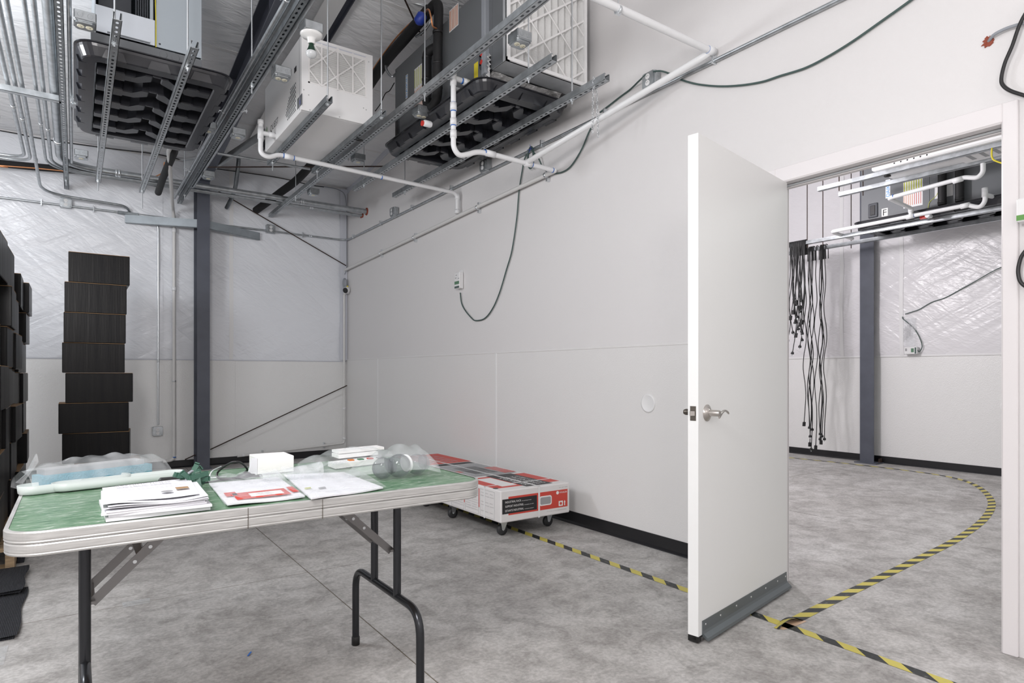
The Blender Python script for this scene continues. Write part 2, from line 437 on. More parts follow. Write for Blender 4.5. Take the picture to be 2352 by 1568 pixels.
def arc_path(pts, rad=0.05, n=5):
    # polyline with rounded corners
    pts = [Vector(p) for p in pts]; out = [pts[0]]
    for i in range(1, len(pts) - 1):
        a, b, c = pts[i - 1], pts[i], pts[i + 1]
        d1 = (a - b); d2 = (c - b); l = min(rad, d1.length * 0.49, d2.length * 0.49)
        p0 = b + d1.normalized() * l; p1 = b + d2.normalized() * l
        for k in range(n + 1):
            t = k / n; out.append(p0 * (1 - t) ** 2 + b * 2 * t * (1 - t) + p1 * t ** 2)
    out.append(pts[-1]); return out
def spline(pts, n=6):
    pts = [Vector(p) for p in pts]; P = [2 * pts[0] - pts[1]] + pts + [2 * pts[-1] - pts[-2]]; out = []
    for i in range(1, len(P) - 2):
        a, b, c, d = P[i - 1:i + 3]
        for k in range(n):
            t = k / n
            out.append(0.5 * ((2 * b) + (c - a) * t + (2 * a - 5 * b + 4 * c - d) * t * t + (3 * b - 3 * c + d - a) * t ** 3))
    out.append(pts[-1]); return out

def text(s, size, m, parent, o, u, v, name='lettering', width=None, lift=0.0006, space=1.0):
    # flat print: lettering laid out from point o along u, letters upright along v
    cu = bpy.data.curves.new('t', 'FONT'); cu.body = s; cu.size = size; cu.space_character = space; cu.resolution_u = 3
    ob = bpy.data.objects.new('t', cu); C.objects.link(ob)
    dg = bpy.context.evaluated_depsgraph_get(); me = bpy.data.meshes.new_from_object(ob.evaluated_get(dg))
    bpy.data.objects.remove(ob, do_unlink=True); bpy.data.curves.remove(cu)
    u, v, o = Vector(u).normalized(), Vector(v).normalized(), Vector(o); nrm = u.cross(v).normalized()
    xs = [q.co.x for q in me.vertices]; wd = max(xs) - min(xs); k = (width / wd) if width else 1.0; x0 = min(xs)
    org = ORG[parent]
    for q in me.vertices:
        p = o + u * ((q.co.x - x0) * k) + v * q.co.y + nrm * lift; q.co = p - org
    me.materials.clear(); me.materials.append(M[m]); me.name = name
    ob = bpy.data.objects.new(name, me); C.objects.link(ob); ob.parent = parent; ORG[ob] = org
    return ob
def decal(name, m, parent, o, u, v, wd, ht, lift=0.0008, **kw):
    # thin printed sticker
    u, v, o = Vector(u).normalized(), Vector(v).normalized(), Vector(o); nrm = u.cross(v).normalized()
    b = MB(); b.prism([(0, 0), (wd, 0), (wd, ht), (0, ht)], o, u, v, nrm * lift)
    return b.build(name, m, parent, **kw)
# ================================================================== THE SETTING
D = 2.9376          # near face of the right wall
DB = D + 0.088      # its far face (room behind the door)
B = 8.046           # back wall
XL, YF = -3.6, -3.2 # left wall, wall behind the camera
XF = 7.95           # far wall of the room behind the door
WAIN = 1.247
def roof(y): return 3.50 + 0.117 * (B - y)

# floor: slabs with sawn joints
b = MB(); b.box(XL, XF, YF, B, -0.09, -0.0025)
floor = b.build('floor', 'concrete_dark', label='grey sealed concrete floor with sawn joints running through both rooms', cat='floor', kind='structure', loc=(0, 0, 0))
g = 0.003
J1, J2 = 1.035, 4.60
XM = D + 0.07
def slab(poly):
    b = MB(); b.prism(poly, (0, 0, -0.08), (1, 0, 0), (0, 1, 0), (0, 0, 0.08)); b.build('slab', 'concrete', floor)
slab([(XL, YF), (J1 - g, YF), (J1 - g, 3.41 - g), (XL, 3.41 - g)])
slab([(XL, 3.41 + g), (J1 - g, 3.41 + g), (J1 - g, B), (XL, B)])
slab([(J1 + g, YF), (J2 - g, YF), (J2 - g, 3.70 - g), (XM, 3.70 - g), (XM, 3.41 - g), (J1 + g, 3.41 - g)])
slab([(J1 + g, 3.41 + g), (XM, 3.41 + g), (XM, 3.70 + g), (J2 - g, 3.70 + g), (J2 - g, B), (J1 + g, B)])
slab([(J2 + g, YF), (XF, YF), (XF, 3.70 - g), (J2 + g, 3.70 - g)])
slab([(J2 + g, 3.70 + g), (XF, 3.70 + g), (XF, B), (J2 + g, B)])

# right wall with the door opening
YH, YJ, ZD = 1.88, 0.875, 2.065     # rough opening
b = MB()
b.prism([(YH, 0), (B, 0), (B, roof(B)), (YF, roof(YF)), (YF, 0), (YJ, 0), (YJ, ZD), (YH, ZD)], (D, 0, 0), (0, 1, 0), (0, 0, 1), (DB - D, 0, 0))
wall_right = b.build('wall_right', 'wall_paint', label='long white painted wall on the right with the open doorway', cat='wall', kind='structure', loc=(D, 0, 0))
seams = [pX(1140, 900, D).y, pX(868, 900, D).y]
ys = [1.95, seams[0], seams[1], B - 0.003]
for a, c in zip(ys[:-1], ys[1:]):
    b = MB(); b.box(D - 0.003, D, a + 0.002, c - 0.002, 0.02, WAIN); b.build('panel', 'frp', wall_right)
b = MB(); b.box(D - 0.003, D, YF, 0.79, 0.02, WAIN); b.build('panel', 'frp', wall_right)
for y in seams:
    b = MB(); b.cbox(D - 0.0055, D - 0.001, y - 0.011, y + 0.011, 0.085, WAIN, 0.0015); b.build('seam_strip', 'white_trim', wall_right)
b = MB(); b.cbox(D - 0.006, D - 0.001, 1.95, B, WAIN - 0.004, WAIN + 0.010, 0.0015); b.build('cap_strip', 'frp', wall_right)
# sloping flashing under the roof on the right wall
b = MB(); b.prism([(2.0, roof(2.0)), (B, roof(B)), (B, roof(B) - 0.075), (2.0, roof(2.0) - 0.075)], (D, 0, 0), (0, 1, 0), (0, 0, 1), (-0.006, 0, 0)); b.build('roof_flashing', 'grey_trim', wall_right)

def vinyl_sheet(fn, nu, nv, name, m, parent):
    b = MB(); b.grid(fn, nu, nv); b.build(name, m, parent)
def wob(a, c, s):  # soft quilted bulge
    return s * (0.5 * math.sin(a * 5.1 + 1.3 * math.sin(c * 2.3)) * math.sin(c * 3.7 + 0.6) + 0.3 * math.sin(a * 11 + c * 7))
# back wall
b = MB(); b.box(XL, XF, B, B + 0.12, 0, roof(B) + 0.05)
wall_back = b.build('wall_back', 'wall_paint', label='back wall, white plastic-faced insulation above a glossy white wainscot', cat='wall', kind='structure', loc=(0, B, 0))
xs = [XL, -0.93, 0.29, pY(540, 900, B).x, D - 0.004]
for a, c in zip(xs[:-1], xs[1:]):
    b = MB(); b.box(a + 0.001, c - 0.001, B - 0.004, B, 0.02, WAIN - 0.015); b.build('panel', 'frp_pebble', wall_back)
def fv(u, v):
    x = XL + (D - XL) * u; z = WAIN - 0.01 + (roof(B) - WAIN) * v
    girt = abs(math.sin((z - WAIN) / 1.12 * PI)) ** 0.5
    seam = min(1.0, abs(((x - 1.50 + 10) % 1.52) - 0.76 + 0.0) * 0 + 1)
    return (x, B - 0.010 - 0.028 * girt - wob(x, z, 0.008) * (0.3 + girt), z)
vinyl_sheet(fv, 110, 40, 'insulation_facing', 'vinyl_wall', wall_back)
b = MB(); b.cbox(XL, D - 0.006, B - 0.012, B - 0.003, WAIN - 0.022, WAIN - 0.004, 0.002); b.build('cap_strip', 'grey_trim', wall_back)
for px in (530, 368):
    x = pY(px, 600, B).x
    b = MB(); b.grid(lambda u, v: (x - 0.022 + 0.044 * u, fv((x - XL) / (D - XL), v)[1] - 0.004, fv(0, v)[2]), 1, 30); b.build('seam_tape', 'white_trim' if px == 530 else 'vinyl_wall', wall_back)
# corner flashing
b = MB(); b.box(pY(778, 600, B).x, D - 0.006, B - 0.058, B - 0.050, WAIN, roof(B) - 0.02); b.build('corner_flashing', 'grey_trim', wall_back)

# far wall of the room behind the door
b = MB(); b.box(XF, XF + 0.12, YF, B, 0, roof(YF))
wall_far = b.build('wall_far', 'wall_paint', label='far wall of the room behind the door, plastic-faced above and glossy white below', cat='wall', kind='structure', loc=(XF, 0, 0))
W2 = 1.283
yy = [YF, 0.3, 2.2, pX(1990, 900, XF).y, 6.0, B - 0.01]
for a, c in zip(yy[:-1], yy[1:]):
    b = MB(); b.box(XF - 0.004, XF, a + 0.001, c - 0.001, 0.02, W2 - 0.01); b.build('panel', 'frp_pebble', wall_far)
def fv2(u, v):
    y = YF + (B - YF) * u; z = W2 + (4.0 - W2) * v
    girt = abs(math.sin((z - W2) / 1.12 * PI)) ** 0.5
    return (XF - 0.010 - 0.024 * girt - wob(y, z, 0.008) * (0.3 + girt), y, z)
vinyl_sheet(fv2, 110, 40, 'insulation_facing', 'vinyl_far', wall_far)
b = MB(); b.cbox(XF - 0.014, XF - 0.003, YF, B, W2 - 0.016, W2 + 0.006, 0.002); b.build('cap_strip', 'white_trim', wall_far)
for px in (1936, 2073):
    y = pX(px, 700, XF).y
    b = MB(); b.grid(lambda u, v: (fv2((y - YF) / (B - YF), v)[0] - 0.004, y - 0.022 + 0.044 * u, fv2(0, v)[2]), 1, 30); b.build('seam_tape', 'white_trim', wall_far)

b = MB(); b.box(XL - 0.12, XL, YF, B, 0, roof(YF)); b.build('wall_left', 'wall_paint', label='plain white wall on the left, outside the picture', cat='wall', kind='structure')
b = MB(); b.box(XL - 0.12, XF + 0.12, YF - 0.12, YF, 0, roof(YF) + 0.05); b.build('wall_front', 'wall_paint', label='plain white wall behind the camera, outside the picture', cat='wall', kind='structure')

# roof: plastic-faced insulation sagging between the purlins
PUR = 1.18
def fr(u, v):
    x = XL + (XF - XL) * u; y = YF + (B - YF) * v
    sag = abs(math.sin((B - y) / PUR * PI)) ** 0.7
    return (x, y, roof(y) + 0.01 - 0.035 * sag - wob(x * 0.8, y, 0.008) * sag)
b = MB(); b.grid(fr, 120, 110)
ceiling = b.build('ceiling', 'vinyl_roof', label='sloping roof lined with wrinkled white plastic-faced insulation', cat='ceiling', kind='structure', loc=(0, 0, 3.5))
b = MB(); b.prism([(YF, roof(YF) + 0.03), (B, roof(B) + 0.03), (B, roof(B) + 0.12), (YF, roof(YF) + 0.12)], (XL, 0, 0), (0, 1, 0), (0, 0, 1), (XF - XL, 0, 0)); b.build('roof_deck', 'wall_paint', ceiling)
for k in range(1, 8):
    y = B - PUR * k
    b = MB(); b.obox((0, y, roof(y) + 0.004), ((D - XL) / 2 * 0 + 3.2, 0, 0), (0, 0.018, -0.0021), (0, 0.0003, 0.002)); b.build('seam_tape', 'white_trim', ceiling)

# baseboards
def base(name, pts, label):
    b = MB()
    (x0, y0), (x1, y1), (nx, ny) = pts
    b.prism([(0, 0.0005), (0.022, 0.0005), (0.020, 0.004), (0.007, 0.016), (0.005, 0.082), (0.002, 0.084), (0, 0.084)], (x0, y0, 0), (nx, ny, 0), (0, 0, 1), (x1 - x0, y1 - y0, 0))
    b.build(name, 'black_rubber', label=label, cat='baseboard', kind='structure')
base('baseboard_right', ((D - 0.003, 1.95), (D - 0.003, B - 0.03), (-1, 0)), 'black rubber cove baseboard along the right wall')
base('baseboard_back', ((XL, B - 0.004), (D - 0.006, B - 0.004), (0, -1)), 'black rubber cove baseboard along the back wall')
base('baseboard_far', ((XF - 0.004, YF), (XF - 0.004, B), (-1, 0)), 'black rubber cove baseboard of the room behind the door')

# door frame
HG, JG = 1.850, 0.905       # clear opening (hinge side / strike side)
ZH = 2.035
trim = thing('trim_1', (D, 1.36, 0), 'white steel door frame around the open doorway', 'door frame', kind='structure')
def bar(name, m, x0, x1, y0, y1, z0, z1, p, bv=0.003):
    b = MB(); b.cbox(x0, x1, y0, y1, z0, z1, bv); return b.build(name, m, p)
bar('casing', 'casing', D - 0.016, D, HG + 0.004, HG + 0.085, 0, 2.112, trim)
bar('casing', 'casing', D - 0.016, D, 0.852, JG - 0.004, 0, 2.112, trim)
bar('casing', 'casing', D - 0.016, D, JG - 0.004, HG + 0.004, ZH + 0.004, 2.112, trim)
bar('jamb', 'casing', D - 0.012, DB + 0.012, HG, HG + 0.028, 0, ZH + 0.03, trim)
bar('jamb', 'casing', D - 0.012, DB + 0.012, JG - 0.028, JG, 0, ZH + 0.03, trim)
bar('head', 'casing', D - 0.012, DB + 0.012, JG, HG, ZH, ZH + 0.028, trim)
bar('stop', 'casing', D + 0.045, DB - 0.01, HG - 0.012, HG, 0, ZH, trim)
bar('stop', 'casing', D + 0.045, DB - 0.01, JG, JG + 0.015, 0, ZH, trim)
bar('stop', 'casing', D + 0.045, DB - 0.01, JG, HG, ZH - 0.015, ZH, trim)
bar('seal', 'gasket', D + 0.036, D + 0.045, JG + 0.002, JG + 0.012, 0, ZH - 0.004, trim, 0.001)
bar('seal', 'gasket', D + 0.036, D + 0.045, JG, HG, ZH - 0.012, ZH - 0.002, trim, 0.001)
b = MB(); b.box(DB, DB + 0.016, HG, HG + 0.09, 0, 2.11); b.box(DB, DB + 0.016, JG - 0.09, JG, 0, 2.11); b.box(DB, DB + 0.016, JG, HG, ZH, 2.11); b.build('rear_casing', 'casing', trim)
b = MB(); b.lathe((D + 0.012, JG + 0.0, 0.945), (0, 1, 0), [(0.024, 0), (0.024, 0.002), (0.015, 0.003)], 20); b.build('strike_plate', 'white_trim', trim)

# door leaf, swung open towards the camera
fc = pZ(1576, 1480, 0.03)                      # free corner of the front face
hg = Vector((D - 0.012, 1.79, 0))
dr = Vector((fc.x - hg.x, fc.y - hg.y, 0)).normalized(); nf = Vector((-dr.y, dr.x, 0))
if nf.y > 0: nf = -nf                          # front-face normal, towards the camera
LW, LT = 0.915, 0.045
door = thing('door_1', (hg.x, hg.y, 0), 'white flat door leaf standing open with a lever handle', 'door', kind='structure')
def dp(a, n_, z): return hg + dr * a + nf * n_ + Vector((0, 0, z))
b = MB(); c = dp(LW / 2, -LT / 2, (0.03 + 2.028) / 2); b.obox(c, dr * (LW / 2), -nf * (LT / 2), (0, 0, (2.028 - 0.03) / 2)); b.build('leaf', 'door_paint', door)
b = MB(); b.obox(dp(LW - 0.012, -LT / 2, 0.018), dr * 0.012, nf * (LT / 2), (0, 0, 0.012)); b.obox(dp(LW / 2, -LT / 2, 0.022), dr * (LW / 2), nf * 0.012, (0, 0, 0.008)); b.build('bottom_seal', 'cap_black', door)
sw = MB(); u_ = nf
prof = [(0, 0.085), (0.003, 0.085), (0.004, 0.045), (0.008, 0.035), (0.024, 0.022), (0.028, 0.012), (0.025, 0.010), (0.006, 0.022), (0.0, 0.03)]
sw.prism(prof, dp(0.012, 0, 0), nf, (0, 0, 1), dr * (LW - 0.042)); swo = sw.build('door_sweep', 'sweep_metal', door)
for a in (0.03, 0.13, 0.27, 0.43, 0.58, 0.73, 0.86):
    b = MB(); b.lathe(dp(a, 0.0035, 0.066), nf, [(0.005, 0), (0.005, 0.001), (0.002, 0.002)], 8); b.build('screw', 'screw', swo)
ZL = 0.915
la = LW - 0.072
b = MB(); b.lathe(dp(la, 0, ZL), nf, [(0.034, 0), (0.034, 0.003), (0.016, 0.014), (0.0145, 0.015)], 28); ros = b.build('rosette', 'satin_nickel', door)
for dz in (-0.022, 0.022):
    b = MB(); b.lathe(dp(la - 0.008, 0.006, ZL + dz), nf, [(0.004, 0), (0.0035, 0.002)], 8); b.build('screw', 'screw', ros)
b = MB(); b.lathe(dp(la, 0.012, ZL), nf, [(0.013, 0), (0.013, 0.040), (0.011, 0.044)], 20)
def lev(u, v):
    a = u * 0.105; zz = -0.008 + 0.016 * math.sin((u - 0.15) * PI * 1.15); n_ = 0.050 - 0.006 * u
    hw = 0.0105 * (1 - 0.25 * u) * max(0.02, 1 - (2 * u - 1) ** 14)
    return dp(la - a, n_ + 0.0045 * max(0.02, 1 - (2 * u - 1) ** 14) * math.cos(2 * PI * v), ZL + zz + hw * math.sin(2 * PI * v) * (0.75 + 0.25 * math.cos(u * 5)))
b.grid(lev, 28, 12); b.build('lever', 'satin_nickel', door)
b = MB(); b.lathe(dp(la, -LT, ZL), -nf, [(0.034, 0), (0.034, 0.003), (0.016, 0.012), (0.013, 0.014), (0.013, 0.048), (0.010, 0.056)], 20); b.build('knob', 'dark_bronze', door)
b = MB(); b.obox(dp(LW + 0.0006, -LT / 2, ZL), dr * 0.0008, nf * 0.0125, (0, 0, 0.029)); lt = b.build('latch_plate', 'dark_bronze', door)
b = MB(); b.prism([(-0.009, 0), (0.009, 0), (0.009, 0.003), (-0.006, 0.011), (-0.009, 0.011)], dp(LW + 0.001, -LT / 2, ZL - 0.009), nf, dr, (0, 0, 0.018)); b.build('latch_bolt', 'satin_nickel', lt)
for z in (0.26, 1.02, 1.80):
    b = MB(); b.lathe((hg.x + 0.002, HG - 0.004, z - 0.05), (0, 0, 1), [(0.004, 0), (0.004, 0.1)], 10); b.obox((hg.x + 0.02, HG - 0.001, z), (0.016, 0, 0), (0, 0.001, 0), (0, 0, 0.05)); b.build('hinge', 'satin_nickel', door)

# steel frame of the building
FY = 7.74
cx0, cx1 = pY(453, 857, FY).x, pY(482, 857, FY).x
col = thing('steel_column', ((cx0 + cx1) / 2, FY + 0.12, 0), 'tall blue-grey steel column standing in front of the back wall', 'column')
b = MB(); zt = roof(FY) - 0.02; xm = (cx0 + cx1) / 2
b.box(cx0, cx1, FY, FY + 0.010, 0.012, 3.26); b.build('flange', 'steel_paint', col)
b = MB(); b.box(xm - 0.004, xm + 0.004, FY + 0.010, FY + 0.235, 0.012, 3.26); b.build('web', 'dark_shaded_steel', col)
b = MB(); b.box(cx0, cx1, FY + 0.235, FY + 0.245, 0.012, 3.26); b.build('flange', 'steel_paint', col)
b = MB(); b.box(cx0 - 0.02, cx1 + 0.02, FY - 0.03, FY + 0.27, 0, 0.012); bp_ = b.build('base_plate', 'steel_paint', col)
b = MB(); b.prism([(FY - 0.02, 3.17), (FY + 0.24, 3.17), (FY + 0.24, 3.19), (FY - 0.02, 3.19)], (cx0 - 0.012, 0, 0), (0, 1, 0), (0, 0, 1), (cx1 - cx0 + 0.024, 0, 0)); b.build('cap_plate', 'dark_shaded_steel', col)
raf = thing('roof_rafter', (xm, 5.0, 3.3), 'dark steel roof rafter sloping up from the column', 'beam')
def ry(y): return roof(y) - 0.035
def slope_bar(name, m, xa, xb, da, db, y0, y1, p):
    b = MB(); b.prism([(y0, ry(y0) + da), (y1, ry(y1) + da), (y1, ry(y1) + db), (y0, ry(y0) + db)], (xa, 0, 0), (0, 1, 0), (0, 0, 1), (xb - xa, 0, 0)); return b.build(name, m, p)
DEP = 0.275
slope_bar('bottom_flange', 'steel_paint', cx0, cx1, -DEP, -DEP + 0.012, -1.0, FY + 0.24, raf)
slope_bar('web', 'dark_shaded_steel', xm - 0.004, xm + 0.004, -DEP + 0.012, -0.012, -1.0, FY + 0.24, raf)
slope_bar('top_flange', 'dark_shaded_steel', cx0, cx1, -0.012, 0.0, -1.0, FY + 0.24, raf)
for y in (3.2, 4.6, 6.0):
    slope_bar('stiffener', 'dark_shaded_steel', cx0 + 0.004, cx1 - 0.004, -DEP + 0.012, -0.012, y, y + 0.008, raf)
# second light steel angle under the roof
ang = thing('roof_angle', (1.66, 5.0, 3.6), 'slim dark steel angle fixed under the roof above the white dehumidifier', 'angle')
slope_bar('leg', 'dark_shaded_steel', 1.665, 1.700, -0.015, -0.008, 1.0, 7.2, ang); slope_bar('leg', 'dark_shaded_steel', 1.695, 1.702, -0.05, -0.008, 1.0, 7.2, ang)
slope_bar('backing_strip', 'white_trim', 1.52, 1.66, -0.022, -0.012, 1.0, 7.2, ang)

# bracing girt arms at the column and brace rods
def chan(name, a, c, hgt, m, label):
    a, c = Vector(a), Vector(c); d = (c - a); dn = d.normalized(); nn = Vector((dn.y, -dn.x, 0)).normalized()
    b = MB(); b.prism([(0, 0), (0.004, 0), (0.004, hgt), (0.045, hgt), (0.045, hgt + 0.004), (0, hgt + 0.004)], a, -nn, (0, 0, 1), d)
    b.prism([(0.0, 0), (0.045, 0), (0.045, 0.004), (0, 0.004)], a, -nn, (0, 0, 1), d)
    return b.build(name, m, label=label, cat='channel')
zc = pY(452, 521, FY).z
chan('girt_channel', (pY(287, 515, B - 0.08).x, B - 0.08, zc), (cx0, FY + 0.02, zc), 0.085, 'girt', 'grey steel channel arm running left from the column to the back wall')
chan('girt_channel', (cx1, FY + 0.02, zc), (pY(597, 548, B - 0.08).x, B - 0.08, zc - 0.02), 0.085, 'girt', 'grey steel channel arm running right from the column to the back wall')
def rod(name, a, c, r, m, label, cat='brace rod', group=None):
    b = MB(); b.tube([a, c], r, 8); return b.build(name, m, label=label, cat=cat, group=group)
rod('brace_rod', pY(486, 430, B - 0.12), pY(795, 610, B - 0.10), 0.0065, 'rod_rust', 'rusty brace rod slanting from the column top to the wall corner')
rod('brace_rod', pY(483, 1032, B - 0.12), pY(797, 885, B - 0.10), 0.0065, 'rod_rust', 'thin brace rod slanting up across the lower back wall')
rod('brace_rod', pY(425, 1055, B - 0.10), pY(449, 1044, B - 0.14), 0.0065, 'rod_rust', 'short brace rod stub low on the left side of the column')
rod('brace_rod', Vector((1.75, 4.0, roof(4.0) - 0.09)), Vector((2.28, 4.55, roof(4.55) - 0.12)), 0.007, 'rod_rust', 'roof brace rod crossing above the dark air handler')
rod('brace_rod', pY(440, 384, 7.2), pY(880, 382, 5.8), 0.007, 'rod_rust', 'long rusty roof brace rod behind the white dehumidifier')

# column of the room behind the door
cy0, cy1 = pX(2007, 857, 7.80).y, pX(1975, 857, 7.80).y
c2 = thing('steel_column', (7.86, (cy0 + cy1) / 2, 0), 'blue-grey steel column seen through the doorway', 'column')
ym = (cy0 + cy1) / 2
b = MB(); b.box(7.80, 7.81, cy0, cy1, 0.012, 3.6); b.build('flange', 'steel_paint', c2)
b = MB(); b.box(7.81, 7.93, ym - 0.004, ym + 0.004, 0.012, 3.6); b.build('web', 'dark_shaded_steel', c2)
b = MB(); b.box(7.72, 7.93, cy0 - 0.06, cy1 + 0.03, 0, 0.012); pl = b.build('base_plate', 'steel_paint', c2)
for dx, dy in ((7.86, -0.035), (7.90, -0.035)):
    b = MB(); b.lathe((dx, cy0 + dy, 0.012), (0, 0, 1), [(0.016, 0), (0.016, 0.018), (0.009, 0.019), (0.009, 0.045)], 6, smooth=False); b.build('anchor_bolt', 'rod_rust', pl)

# hazard tape on the floor
def tape(pts, wd, label, name='floor_tape'):
    b = MB(); uv = []; s = 0; vs = []; n = len(pts)
    pts = [Vector(p) for p in pts]
    for i, p in enumerate(pts):
        if i: s += (pts[i] - pts[i - 1]).length
        t = (pts[min(i + 1, n - 1)] - pts[max(i - 1, 0)]).normalized(); sd = Vector((-t.y, t.x, 0)) * (wd / 2)
        for k, q in ((0, p + sd), (1, p - sd)):
            vs.append(q); uv.append((s, k * wd))
    top = [(v.x, v.y, v.z + 0.0012) for v in vs]
    fs = [(2 * i, 2 * i + 1, 2 * i + 3, 2 * i + 2) for i in range(n - 1)]
    b.add(top, fs); b.uv = uv
    return b.build(name, 'hazard_tape', label=label, cat='floor tape')
tape([(2.487, y, 0.0) for y in (0.2, 1.2, 2.2, 3.2, 4.2, 5.4)], 0.05, 'straight black and yellow floor tape running along the right wall')
t2 = [pZ(*a, 0.0) for a in [(1830, 1422), (1900, 1386), (2000, 1337), (2100, 1288), (2200, 1237), (2262, 1190), (2277, 1150), (2242, 1115), (2180, 1095), (2080, 1080), (1960, 1066), (1815, 1051), (1700, 1040)]]
tp = tape(spline(t2, 5), 0.052, 'curved black and yellow floor tape leading through the doorway')
# lifted, twisted end of that tape
e0, e1 = pZ(1830, 1422, 0.0), pZ(1783, 1444, 0.0)
b = MB(); dd = (e1 - e0); sd = Vector((-dd.y, dd.x, 0)).normalized(); uv = []; vs = []
for i in range(9):
    t = i / 8; p = e0 + dd * t; tw = t * 1.1
    for k in (1, -1):
        q = p + sd * (0.026 * k * math.cos(tw)) + Vector((0, 0, 0.002 + 0.018 * math.sin(t * PI) + 0.018 * k * math.sin(tw) * math.sin(t * PI) ** 0.5))
        q.z = max(q.z, 0.0016); vs.append(q); uv.append((t * dd.length * 0.7, 0.026 * (1 - k)))
b.add(vs, [(2 * i, 2 * i + 1, 2 * i + 3, 2 * i + 2) for i in range(8)], True); b.uv = uv
ORG[tp] = ORG[tp]; b.build('lifted_end', 'hazard_tape', tp)
b = MB(); vs = [v + Vector((0.012, -0.012, 0)) for v in vs]
b.add([(v.x, v.y, 0.0012) for v in vs], [(2 * i, 2 * i + 1, 2 * i + 3, 2 * i + 2) for i in range(8)]); b.build('glue_residue', 'masking', tp)
# ================================================================== OVERHEAD EQUIPMENT
def frame_box(mb, o, u, v, n):
    o, u, v, n = Vector(o), Vector(u), Vector(v), Vector(n)
    mb.v = [tuple(o + x * u + y * v + z * n) for x, y, z in mb.v]
    # keep faces outward when the frame is left-handed
    if u.cross(v).dot(n) < 0: mb.f = [f[::-1] for f in mb.f]
    return mb

def strut_mesh(a, d, L, side, z_up=(0, 0, 1), slots=True):
    # slotted steel channel, slotted back facing down, open side up
    b = MB(); w2, h, t = 0.0206, 0.041, 0.0025
    b.box(0, L, -w2, -w2 + t, 0, h); b.box(0, L, w2 - t, w2, 0, h)
    b.box(0, L, -w2 + t, -w2 + 0.009, h - 0.004, h); b.box(0, L, w2 - 0.009, w2 - t, h - 0.004, h)
    P = 0.0508; n = int(L / P) if slots else 0; e0 = (L - n * P) / 2
    if not slots: b.box(0, L, -w2, w2, 0, t)
    else:
        b.box(0, e0, -w2, w2, 0, t); b.box(L - e0, L, -w2, w2, 0, t)
        for k in range(n):
            s0 = e0 + k * P; c = s0 + P / 2; hx, hy = 0.0145, 0.0075
            out = [(s0, -w2), (c, -w2), (s0 + P, -w2), (s0 + P, 0), (s0 + P, w2), (c, w2), (s0, w2), (s0, 0)]
            inn = [(c - hx * .75, -hy * .75), (c, -hy), (c + hx * .75, -hy * .75), (c + hx, 0), (c + hx * .75, hy * .75), (c, hy), (c - hx * .75, hy * .75), (c - hx, 0)]
            vs = [(x, y, 0) for x, y in out] + [(x, y, 0) for x, y in inn] + [(x, y, t) for x, y in inn]
            fs = [(i, i + 8, (i + 1) % 8 + 8, (i + 1) % 8) for i in range(8)] + [(i + 8, i + 16, (i + 1) % 8 + 16, (i + 1) % 8 + 8) for i in range(8)]
            b.add(vs, fs)
    return frame_box(b, a, d, side, z_up)
def strut_y(x, y0, y1, z, label, rods=(), m='galv', group=None, rod_len=None, drop=0.05, slots=True):
    t = thing('strut_channel', (x, (y0 + y1) / 2, z), label, 'strut', group)
    strut_mesh((x, y0, z), (0, 1, 0), y1 - y0, (1, 0, 0), slots=slots).build('channel', m, t)
    for y in rods:
        dp_ = drop
        if isinstance(y, tuple): y, dp_ = y
        zt = roof(y) - 0.02
        b = MB(); b.tube([(x, y, z - dp_), (x, y, zt)], 0.0048, 8); b.build('hanger_rod', 'zinc', t)
        b = MB(); b.lathe((x, y, z - 0.012), (0, 0, 1), [(0.0105, 0), (0.0105, 0.009), (0.016, 0.0095), (0.016, 0.012)], 6, smooth=False); b.build('nut', 'zinc', t)
    return t

ZS, ZR = 2.84, 2.98
# trapezes under the left air handler
strut_y(0.175, 3.70, 6.97, ZS, 'slotted strut under the left drain pan, farther from the dark rafter', ((3.98, 0.015), (6.90, 0.09)))
strut_y(0.535, 3.78, 7.12, ZS, 'slotted strut under the left drain pan, nearer to the dark rafter', ((4.05, 0.02), (7.03, 0.17)))
# under the dehumidifier
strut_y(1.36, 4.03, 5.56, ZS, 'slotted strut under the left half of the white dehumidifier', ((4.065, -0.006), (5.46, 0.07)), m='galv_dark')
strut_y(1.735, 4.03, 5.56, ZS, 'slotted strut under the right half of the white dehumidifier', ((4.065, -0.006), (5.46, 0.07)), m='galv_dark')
# under the right air handler
strut_y(2.225, 2.775, 5.86, ZS, 'slotted strut under the right drain pan, away from the wall', ((3.02, 0.03), (5.62, 0.03)))
strut_y(2.632, 2.775, 5.85, ZS, 'slotted strut under the right drain pan, next to the white wall', ((3.10, 0.03), (5.60, 0.03)))
# rubber isolator feet on the dehumidifier struts
k = 0
for x, y, lab in ((1.335, 5.22, 'far left'), (1.765, 4.55, 'near right'), (1.765, 5.22, 'far right')):
    b = MB(); b.lathe((x, y, ZS - 0.014), (0, 0, 1), [(0.010, 0), (0.026, 0.004), (0.026, 0.012), (0.012, 0.0135)], 18)
    b.build('rubber_washer', 'cap_black', label='black rubber washer under the %s strut bolt of the white dehumidifier' % lab, cat='washer')

